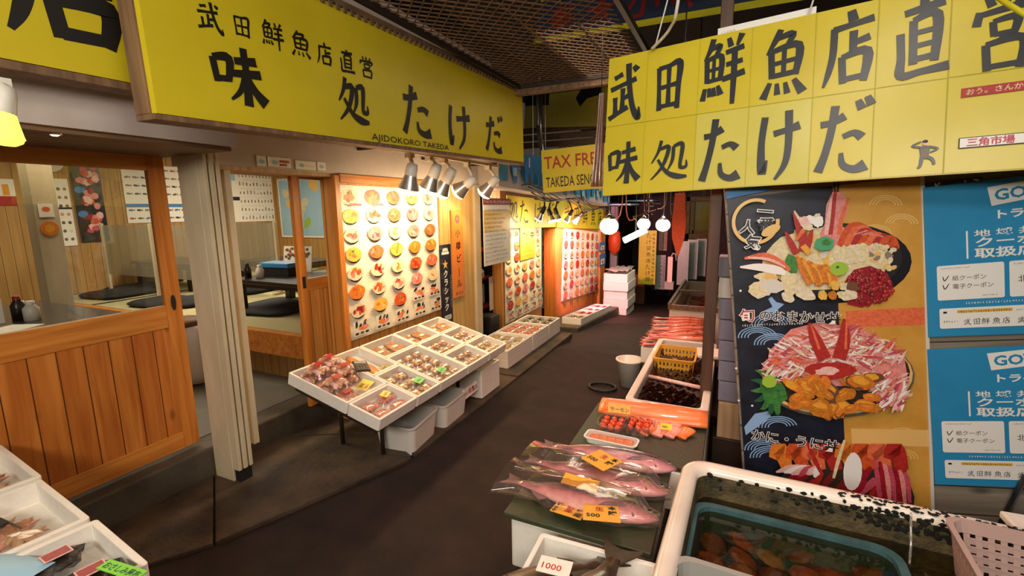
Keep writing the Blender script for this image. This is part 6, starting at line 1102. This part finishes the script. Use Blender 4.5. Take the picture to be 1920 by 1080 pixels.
mesh_panel('rusty expanded metal panel over the aisle beside the long yellow sign', (-1.90, .55, 2.74), (1.25, 0, .0), (0, 3.75, .0), 0, 0)
mesh_panel('rusty metal panel high over the laminated sign on the right', (-.55, .9, 2.95), (1.6, 0, 0), (0, 2.25, 0), 0, 0, (.11, .055))
for i, (y, z, lab) in enumerate(((4.34, 2.66, 'wooden beam across the aisle at the end of the long yellow sign'), )):
    m = MB(); m.box(-2.3, 1.9, y-.035, y+.035, z, z+.10); struct(m.build('trim_%d' % (20+i), 'beam_wood'))
m = MB(); m.box(-.02, 3.46, .668, .70, -.03, .022)
for k in range(66): m.box(.02+.052*k, .042+.052*k, .645, .672, .0175, .027)
o = m.build('perforated_rail', 'rust_mesh'); o.matrix_world = M2; tag(o, 'rusty toothed rail running along the top edge of the long yellow sign', 'rail')
# blue festival banner lying above the mesh
_a, _b = AY(1000, 84, 3.9), AY(1450, 10, 3.6); M = frame(_a, _b-_a, (0, .25, .97)); c = Canvas(3.0, .42, .006); c.base('navy'); MATS['banner_blue'] = mat('banner_blue', '1b2b42', .7, col2='131f30', scale=4); c.cur[2][0] = 'banner_blue'; c.part('lettering'); c.rect(0, .36, 3.0, .42, 'yellow_green'); c.rect(0, 0, 3.0, .05, 'yellow_green')
for i, ch in enumerate('●★小樽三角市場●'): c.text(ch, .12+.33*i, .10, .26, 'dark_red', .02)
t = c.build('banner', 'dark blue banner with orange characters hung above the ceiling mesh', 'banner', M)
m = MB(); [m.cyl((x, .42, 0), (x, .50, 0), .006, n=6) for x in (.1, 1.5, 2.9)]; m.build('hanging_cord', 'dark_steel', t)
# bunting on the pale lintel
r2 = random.Random(18)
for i in range(17):
    y = 4.70+.30*i; z = 1.97-.042*(y-4.7)*1.05+.10+.03*sin(i*1.1); m = MB(); w_ = r2.uniform(.10, .15); h = r2.uniform(.16, .24)
    k = i % 3; m.prism([(-w_, 0), (w_, 0), (w_*.3 if k else w_*.9, -h*(1 if k else .8)), (0, -h*(1 if k == 1 else .7)), (-w_*.3 if k else -w_*.9, -h*(.95 if k else .9))], -.0015, .0015, M=Matrix(((0, 0, 1, 0), (1, 0, 0, 0), (0, 1, 0, 0), (0, 0, 0, 1))))
    if k == 1: m.box(.002, .003, -w_*.5, w_*.5, -h*.6, -h*.15, 1)
    o = m.build('bunting_flag', ['sky_blue' if k != 1 else 'blue', 'pale_blue']); o.location = (-2.278, y, z); o.rotation_euler = (0, 0, r2.uniform(-.06, .06)); tag(o, 'blue pennant hanging on the pale lintel over the far stalls', 'flag', 'bunting on the lintel')
m = MB(); m.tube([(-2.292, 4.6+.35*i, 2.075-.042*(.35*i-.1)+.012*sin(i*2)) for i in range(15)], .004, 6); tag(m.build('bunting_string', 'white'), 'string carrying the blue pennants along the pale lintel', 'string')
for i, (x, y, z) in enumerate(((-2.18, 5.3, 1.95), (-2.14, 5.6, 1.9))):
    m = MB(); w_ = .16; m.prism([(-w_, .1), (w_, .12), (w_*.7, -.18), (w_*.2, -.05), (-.02, -.24), (-w_*.4, -.08), (-w_*.8, -.26)], -.002, .002, M=Matrix(((.3, 0, 1, 0), (1, 0, -.3, 0), (0, 1, 0, 0), (0, 0, 0, 1)))); m.box(-.02, -.015, -.08, .08, -.03, .08, 1); o = m.build('festival_flag', ['blue', 'paper_grey']); o.location = (x, y, z+.15); tag(o, 'larger crumpled blue and white flag %s the tax free sign' % ('left of', 'just behind the left edge of')[i], 'flag')
    m = MB(); m.tube([(0, 0, 0), (0, 0, .8)], .003, 6); m.build('hanging_string', 'white', o); o.children[0].location = (0, 0, .1)
# cables looped over the lamps
r2 = random.Random(2)
for i in range(5):
    pts = [Vector((-2.2+.04*i, 5.0+.5*k, 1.86-.035*k+.05*sin(k*1.7+i)-.03*i)) for k in range(9)]; m = MB(); m.tube([tuple(p) for p in spline([tuple(p) for p in pts], 4)], .007, 6); tag(m.build('cable', 'black'), 'black cable sagging along the row of far spot lamps', 'cable', 'cables over the far spot lamps')
# yellow sign and timber above the far aisle
A, B, D_ = AY(983, 240, 7.9), AY(1128, 236, 7.9), AY(984, 172, 7.9); M = frame(A, B-A, D_-A); W, H = (B-A).length, (D_-A).length; c = Canvas(W*1.3, H*1.15, .012); c.base('yellow_pale'); c.part('lettering'); c.rect(0, H*.60, W*.32, H*.92, 'ink'); c.poly([(W*.66, H*.75), (W*.72, H*.52), (W*.80, H*.72), (W*.98, H*.82), (W*.98, H*1.1), (W*.76, H*1.1)], 'ink'); c.rect(W*.44, 0, W*.447, H, 'yellow_green')
t = c.build('stall_sign', 'pale yellow sign with parts of black characters high over the far aisle', 'sign', M); m = MB(); [m.cyl((x, H, 0), (x, H+.5, 0), .008, n=6) for x in (.1, W)]; m.build('hanging_wire', 'dark_steel', t)
m = MB()
for i in range(3): a = AY(985, 246+13*i, 8.1); m.box(a.x-.2, 1.0, 8.1+.05*i, 8.14+.05*i, a.z-.05, a.z+.05)
o = struct(m.build('trim_23', 'beam_wood'))
m = MB(); rr = random.Random(8)
for k in range(26): y = 6.1; x = -2.3+.07*k; m.tube([(x, y, 2.33+.0*k), (x+.05, y+.5, 2.46)], .010, 6)
m.box(-2.35, -.4, 6.06, 6.10, 2.30, 2.34); tag(m.build('duct_grille', 'rust_mesh'), 'dark slatted duct across the aisle above the tax free sign', 'duct')
for i, (px, a, b, y) in enumerate(((1012, 170, 290, 6.2), (1008, 236, 275, 7.0))): P, Q = AY(px, a, y), AY(px+4, b, y); m = MB(); m.cyl(P, Q, .025, n=8); m.cyl((P.x, P.y, 3.5), P, .02, n=8); tag(m.build('pipe', 'steel' if i == 0 else 'grey_metal'), ('thin steel pipe hanging down left of the tax free sign', 'thin grey pipe behind the timber over the far aisle')[i], 'pipe')
P, Q = AY(1128, 175, 3.3), AY(1119, 350, 3.3); m = MB(); r2 = random.Random(5); n_ = 14
m.grid(n_, 20, lambda u, v: tuple(P + (Q-P)*v + Vector(((u-.5)*(.03+.05*v), .025*sin(u*19+v*3)*(.4+v), 0)))); o = m.build('rolled_curtain', 'curtain_film', solid=.004); tag(o, 'pinkish clear plastic curtain gathered at the left edge of the laminated sign', 'curtain')
m = MB(); m.tube([tuple(P), (P.x, P.y, 2.725)], .003, 6); m.build('hanging_cord', 'dark_steel', o)
P = AY(1222, 92, 2.75); Q = AY(1275, -20, 2.5); m = MB(); m.tube(spline([tuple(P), tuple((P+Q)/2+Vector((.03, 0, -.03))), tuple(Q), (Q.x+.1, Q.y, 3.5)], 6), .008, 6); tag(m.build('rope', 'paper_grey'), 'pale rope running up from the top of the laminated sign', 'rope')
P = AY(1780, -10, 1.9); m = MB(); m.cyl(AY(1830, -30, 2.2), AY(1990, 70, 2.0), .008, n=8); tag(m.build('support_rod', 'yellow_green'), 'yellow rod crossing the top right corner before the laminated sign', 'rod')
# ---------------------------------------------------------------- the far end of the aisle
def bulb_cluster(lab, px, py, y, r, power):
    P = AY(px, py, y); t = thing('work_lamp', lab, 'lamp', P); m = MB(); m.lathe([(r*.22, r*1.25), (r*.35, r*1.1), (r*.7, r*.75), (r*.66, r*.73)], 20); m.build('lamp_shade', 'chrome', t); m = MB(); m.ell((0, 0, 0), (r, r, r*.9), 16, 10); m.build('bulb', 'far_glow', t); m = MB(); m.tube([(0, 0, r*1.2), (0, 0, 3.5-P.z)], .006, 6); m.build('cord', 'black', t)
    l = bpy.data.lights.new('work_lamp_light', 'POINT'); l.energy = power*.25; l.color = (1, .88, .66); l.shadow_soft_size = .08; o = bpy.data.objects.new('work_lamp_light', l); COL.objects.link(o); o.location = P-Vector((0, .0, r*1.3))
bulb_cluster('very bright work lamp under the laminated sign, nearest of three', 1142, 424, 6.9, .135, 26)
bulb_cluster('bright work lamp over the far aisle, middle of three', 1207, 420, 8.4, .11, 22)
bulb_cluster('bright work lamp over the far aisle beside the red fish banner', 1243, 422, 9.2, .13, 22)
P = AY(1196, 438, 8.2); m = MB(); m.cyl((-.17, -.3, -.10), (.15, -.12, .07), .05, n=12); t = thing('tube_lamp', 'slanting bright tube lamp below the middle work lamp', 'lamp', P); m.build('tube', 'far_glow', t); m = MB(); m.tube([(0, -.2, 0), (0, -.2, 3.5-P.z)], .006, 6); m.build('cord', 'black', t)
# overhead frames and glass roof lights behind the sign
for i, (px, py, y, w_) in enumerate(((1160, 385, 10.5, .7), (1205, 378, 11.5, .6))):
    P = AY(px, py, y); t = thing('ceiling_light', 'pale roof light panel over the far aisle, %s' % ('left one', 'right one')[i], 'light', P); m = MB(); m.box(-w_/2, w_/2, -.5, .5, 0, .03); m.build('diffuser', 'pale_blue', t); m = MB(); [m.box(-w_/2+w_/3*k-.02, -w_/2+w_/3*k+.02, -.5, .5, -.02, 0) for k in range(4)]; m.build('frame', 'dark_steel', t); m = MB(); m.tube([(0, 0, .03), (0, 0, 3.5-P.z)], .01, 6); m.build('hanger', 'dark_steel', t)
r2 = random.Random(77)
for k in range(10):
    P = AY(1130+r2.uniform(0, 130), 388+r2.uniform(-10, 30), 7.5+r2.random()*2.5); m = MB(); Q = P+Vector((r2.uniform(-.25, .25), r2.uniform(-.3, .3), r2.uniform(.15, .4))); m.tube(spline([tuple(P), tuple((P+Q)/2+Vector((r2.uniform(-.15, .15), 0, -.1))), tuple(Q), (Q.x, Q.y, 3.5)], 5), .012, 6); tag(m.build('cable', 'dark_brown' if k % 2 else 'brown'), 'tangled cable hanging among the far work lamps', 'cable', 'cables among the far work lamps')
def hung(name, lab, cat, tl, br, y, base, art=None, pts=None, M=None):
    A, B = AY(*tl, y), AY(*br, y); W, H = B.x-A.x, A.z-B.z; c = Canvas(W, H, .006)
    if pts: c.cur[1].prism([(W*a, H*b) for a, b in pts], -.003, .003, c.mi(base))
    else: c.base(base)
    if art: c.part('lettering'); art(c, W, H, random.Random(len(lab)))
    t = c.build(name, lab, cat, frame((A.x, y, B.z), (1, 0, 0), (0, 0, 1)))
    return t, W, H
def hang_cord(t, W, H, z0): m = MB(); m.tube([(W/2, H, 0), (W/2, H+(3.5-z0-H), 0)], .004, 6); m.build('cord', 'white', t)
def vink(c, W, H, r):
    for k in range(8): c.brush('たけ田魚店'[k % 5], W*.42, H*(.86-.115*k), W*.28, 'ink', 1.1)
    for k in range(12): c.brush('店味処'[k % 3], W*.76, H*(.90-.075*k), W*.16, 'ink', 1.1)
t, W, H = hung('vertical_banner', 'long yellow vertical banner with dark brush writing in the far aisle', 'banner', (1199, 432), (1228, 534), 11.0, 'yellow_green', vink); hang_cord(t, W, H, AY(1199, 534, 11.0).z)
t, W, H = hung('fish_streamer', 'long red orange streamer tapering to a point under the laminated sign', 'streamer', (1262, 362), (1283, 482), 5.0, 'deep_orange', None, [(.15, 1), (.85, 1), (1, .55), (.95, .30), (.62, .04), (.55, 0), (.40, .05), (.06, .30), (0, .55)]); t2 = t
m = MB(); m.tube([(W*.5, H, 0), (W*.5, 3.5-AY(1262, 482, 5.0).z, 0)], .005, 6); m.build('cord', 'cream', t)
hung('standing_sign', 'pale standing sign with small dark lettering beyond the yellow banner', 'sign', (1230, 478), (1246, 543), 11.4, 'grey_metal', vink)
_h = hung('hanging_sign', 'narrow mauve sign beside the pale standing sign', 'sign', (1236, 432), (1250, 470), 11.6, 'whelk_pink', vink); hang_cord(*_h, AY(1236, 470, 11.6).z)
hung('print_panel', 'dark panel with black and white prints behind the yellow banner', 'panel', (1224, 475), (1238, 545), 11.7, 'night', None)
P = AY(1255, 540, 10.6); t = thing('floor_sign', 'pink lit pillar sign on a grey base in the far aisle', 'sign', P); m = MB(); m.box(-.09, .09, -.09, .09, -.02, .14); m.build('base', 'grey_plastic', t); m = MB(); m.box(-.05, .05, -.04, .04, .14, .68); m.build('pillar', 'pale_pink', t); m = MB(); m.tube([(.0, 0, .66), (.05, 0, .76), (.10, 0, .74), (.12, 0, .6)], .015, 8); m.build('hook', 'grey_plastic', t)
for i, (l, t_, r_, b) in enumerate(((1272, 452, 1289, 535), (1290, 449, 1306, 524), (1307, 446, 1322, 518))):
    o, W, H = hung('steel_locker', 'tall grey steel locker door at the end of the aisle, %s of three' % ('left', 'middle', 'right')[i], 'locker', (l, t_), (r_, b), 10.6+.35*i, 'grey_metal'); m = MB(); m.box(W*.8, W*.85, H*.45, H*.6, .003, .02); 
    m2 = MB(); m2.box(0, W, 0, H, -.4, -.004); q = m2.build('cabinet', 'grey_metal'); q.parent = None; bpy.data.objects.remove(q)
P = AY(1285, 447, 6.6); Q = AY(1352, 368, 6.6); t = thing('wall_window', 'dark wooden window frame with olive glass high on the right beyond the streamer', 'window', ((P.x+Q.x)/2, 6.6, P.z)); w_ = (Q.x-P.x)/2; h = Q.z-P.z; m = MB()
for a, b, e, d in ((-w_, w_, 0, h*.12), (-w_, w_, h*.9, h), (-w_, -w_*.78, .0, h), (w_*.8, w_, 0, h)): m.box(a, b, -.05, .05, e, d)
m.build('frame', 'beam_wood', t); m = MB(); m.box(-w_*.78, w_*.8, .0, .02, h*.12, h*.9); m.build('pane', 'olive_glass', t); m = MB(); m.box(-w_*.62, -w_*.5, -.03, .0, h*.12, h*.9); m.box(-w_*.6, w_*.8, -.03, 0, h*.12, h*.2); m.build('glazing_bar', 'beam_wood', t); m = MB(); m.box(-.03, .03, 0, .06, h, 3.5-P.z); m.box(w_*.6, w_*.7, 0, .06, h, 3.5-P.z); m.build('hanger', 'dark_steel', t)
P = AY(1152, 460, 10.8); t = thing('lantern', 'red orange paper lantern hanging beyond the far wooden pillar', 'lantern', P); m = MB(); m.lathe([(.03, .36), (.12, .30), (.15, .12), (.13, -.1), (.04, -.2)], 16); m.build('body', 'deep_orange', t); m = MB(); m.tube([(0, 0, .36), (0, 0, 3.5-P.z)], .006, 6); m.build('cord', 'black', t)
m = MB(); m.box(-2.5, -1.9, 11.8, 12.2, flo(12), flo(12)+.75); tag(m.build('storage_crate', 'brown', bevel=.01), 'brown cardboard box behind the stack of foam boxes in the far aisle', 'box')
# storeroom shelf with red board, till, papers
SH = thing('shelf_unit', 'dark shelf unit with red boards in the storeroom opening', 'shelf', (-3.05, 5.10, 0)); m = MB(); 
for z in (.35, .72, 1.08): m = MB(); m.box(-.25, .25, -.30, .30, z, z+.03); m.build('shelf_board', 'red_plastic', SH)
for a in (-.25, .21):
    for b in (-.30, .26): m = MB(); m.box(a, a+.04, b, b+.04, 0, 1.5); m.build('upright', 'dark_steel', SH)

P = AX(915, 490, -2.85); t = thing('weighing_scale', 'white weighing machine on the red shelf of the storeroom', 'scale', (-2.95, 5.02, .752)); m = MB(); m.prism([(-.14, 0), (.16, 0), (.16, .08), (.02, .22), (-.14, .22)], -.14, .14, M=Matrix(((1, 0, 0, 0), (0, 0, 1, 0), (0, 1, 0, 0), (0, 0, 0, 1)))); m.build('body', 'white_enamel', t, bevel=.008); m = MB(); m.box(.10, .161, -.08, .08, .02, .06); m.build('display', 'charcoal', t)
M, W, H = px_sign(-2.70, (917, 520), (943, 572)); c = Canvas(W, H, .004); c.base('paper'); c.part('print'); rr = random.Random(4); c.rect(0, H*.8, W, H, 'paper_grey'); [c.scribble(W*.08, H*(.82+.06*i), W*.7, H*.04, ('dark_red', 'ink')[i % 2], rr) for i in range(3)]; c.build('notice', 'white paper with red lines taped to the storeroom shelf', 'notice', M)
for i, (x, y, z, mt, lab) in enumerate(((-3.0, 4.95, .382, 'styrofoam', 'white box on the lowest red shelf of the storeroom'), (-3.02, 5.25, .382, 'paper_grey', 'grey box on the lowest red shelf, behind the white one'), (-3.0, 5.1, 1.112, 'plastic_white', 'white jug shaped box on the top red shelf of the storeroom'), (-2.66, 4.95, .012, 'black', 'black bag on the storeroom floor under the shelves'))): m = MB(); m.box(-.12, .12, -.11, .11, 0, .26 if i < 3 else .32); o = m.build(('storage_box', 'storage_box', 'jug', 'black_bag')[i], mt, bevel=.012); o.location = (x, y, z); tag(o, lab, 'box' if i < 3 else 'bag')
l = bpy.data.lights.new('storeroom_light', 'POINT'); l.energy = 5; l.color = (1, .85, .65); l.shadow_soft_size = .1; o = bpy.data.objects.new('storeroom_light', l); COL.objects.link(o); o.location = (-2.75, 5.0, 1.7)
# ---------------------------------------------------------------- each repeat's own label: its layer, row and place in the row
bpy.context.view_layer.update()
ORD = ['first', 'second', 'third', 'fourth', 'fifth', 'sixth', 'seventh', 'eighth', 'ninth', 'tenth', 'eleventh', 'twelfth', 'thirteenth', 'fourteenth', 'fifteenth', 'sixteenth', 'seventeenth']
def at_(i): return lambda o: o.matrix_world.translation[i]
def neg(i): return lambda o: -o.matrix_world.translation[i]
def sx_(o): d = o.matrix_world.translation-CAM; return d.dot(RT)/d.dot(FW)
def spell(old, new, *axes):
    """axes: (sort key, how many rows, words for two, word for counting from)"""
    def rec(objs, ax, said):
        if not ax or len(objs) == 1 and len(ax) == 1 and False:
            objs[0]['label'] = new + ', ' + ' '.join(s for s in said if s); return
        key, n, two, frm = ax[0]; objs = sorted(objs, key=key); n = n or len(objs); k = -(-len(objs)//n)
        for i in range(n):
            part = objs[i*k:(i+1)*k]
            if not part: continue
            m_ = -(-len(objs)//k); w_ = '' if m_ == 1 else two[i] if m_ == 2 else (two[0], 'middle', two[1])[i] if m_ == 3 else ORD[i]+' '+frm
            rec(part, ax[1:], said+[w_])
    objs = [o for o in COL.objects if o.parent is None and o.get('label') == old]
    if len(objs) > 1: rec(objs, axes, [])
NF = (at_(1), 0, ('near one', 'far one'), 'from the near end'); TRAY = (neg(0), 2, ('front row', 'back row'), 'row from the front'); LAY = (at_(2), 2, ('lower layer', 'upper layer'), 'layer')
spell('blue pennant hanging on the pale lintel over the far stalls', 'blue pennant on the pale lintel', NF)
spell('pinkish red whole fish in the heap beyond the water tank', 'pinkish red fish in the heap beyond the tank', LAY, (at_(1), 0, ('near one', 'far one'), 'from the tank'))
spell('packet of dried squid strips in the large middle front tray', 'dried squid packet in the large front tray', (neg(0), 5, ('', ''), 'row from the front'), NF)
spell('pale shellfish inside the yellow basket in the tank', 'pale shellfish in the yellow basket', (at_(1), 4, ('front row', 'back row'), 'row from the near side'), (at_(0), 0, ('left', 'right'), 'from the left'))
for c_ in ('brown', 'orange brown', 'pale'): spell('%s scallop shell under the water in the teal crate' % c_, '%s scallop in the teal crate' % c_, (neg(1), 0, ('back one', 'front one'), 'counting from the back rim'))
for c_ in ('brown', 'orange brown', 'pinkish'): spell('%s scallop shell inside the pinkish brown basket' % c_, '%s scallop in the pinkish basket' % c_, (neg(1), 0, ('back one', 'front one'), 'counting from the back rim'))
spell('tangled cable hanging among the far work lamps', 'tangled cable among the far work lamps', (sx_, 0, ('left', 'right'), 'from the left'))
spell('white sauce bottle with red cap on the upper shelf of the red rack', 'white red-capped sauce bottle on the red rack', NF)
spell('red seasoning jar on the lower shelf of the red rack', 'red seasoning jar on the lower shelf of the rack', NF)
o_ = [o for o in COL.objects if o.get('label') == 'clear bag of pinkish dried seafood with red label heaped in the left end tray']
for z_, (lo_, w_) in {0: (lambda o: (BT.inverted() @ o.matrix_world.translation).z < -.03, 'lower layer'), 1: (lambda o: True, 'upper layer')}.items():
    for o in o_:
        if o['label'].startswith('clear bag of') and lo_(o): o['label'] = 'red-labelled clear bag in the heaped tray, %s' % w_
spell('red-labelled clear bag in the heaped tray, lower layer', 'red-labelled clear bag in the heaped tray, lower layer', (neg(0), 3, ('front row', 'back row'), ''), NF)
spell('red-labelled clear bag in the heaped tray, upper layer', 'red-labelled clear bag in the heaped tray, upper layer', (neg(0), 0, ('front', 'back'), 'from the front'))
for s_ in ('left', 'right'): spell('glossy orange salmon piece in the %s clear tub' % s_, 'orange salmon piece in the %s clear tub' % s_, (at_(1), 3, ('front row', 'back row'), ''), (at_(0), 0, ('left', 'right'), 'from the left'))
spell('pink salmon slice of the loose fan at the right of the roe tubs', 'salmon slice of the loose fan beside the tubs', (sx_, 0, ('left', 'right'), 'from the left'))
spell('orange salmon slice under film in the white pack', 'orange salmon slice under film in the white pack', (sx_, 0, ('left', 'right'), 'from the left'))
spell('packet of pale dried scallops in the front row tray', 'packet of pale dried scallops in the front tray', (neg(0), 3, ('front row', 'back row'), ''), NF)
for a_ in ('packet of brown dried fish in the tray between back and front rows', 'packet of brown strips with pale label, fourth tray along the front', 'packet of squid in the far end tray of the middle row', 'packet of pale brown strips in the far front corner tray', 'packet of small pink dried shrimp in the front left corner tray'):
    spell(a_, a_.replace('with pale label, ', '').replace(' the tray between back and front rows', ' the middle row tray').replace('packet of brown strips fourth tray', 'packet of brown strips, fourth tray'), TRAY, NF)
for a_ in ('flat brown packet with white label, third tray of the back row', 'flat brown packet with white label, fourth tray of the back row', 'flat brown packet with white label in the far back corner tray'): spell(a_, a_, NF)
for a_ in sorted({o['label'] for o in COL.objects if o.parent is None and str(o.get('group', '')).startswith(('packets in the', 'packs in far ledge'))}): spell(a_, a_.replace(' before the second menu', '').replace(' foam box on the far ledge', ' ledge box').replace('packet of ', 'pack of '), (at_(1), 2, ('near row', 'far row'), ''), (at_(0), 0, ('wall side', 'aisle side'), 'from the wall'))
spell('red frozen fish pack under the glass of the display freezer', 'red frozen fish pack under the freezer glass', NF); spell('brown frozen pack under the glass of the display freezer', 'brown frozen pack under the freezer glass', NF)
spell('black cable sagging along the row of far spot lamps', 'black cable sagging along the far spot lamps', (neg(2), 0, ('upper', 'lower'), 'from the top'))
spell('dark red crab under the water of the tank', 'dark red crab under the tank water', NF)
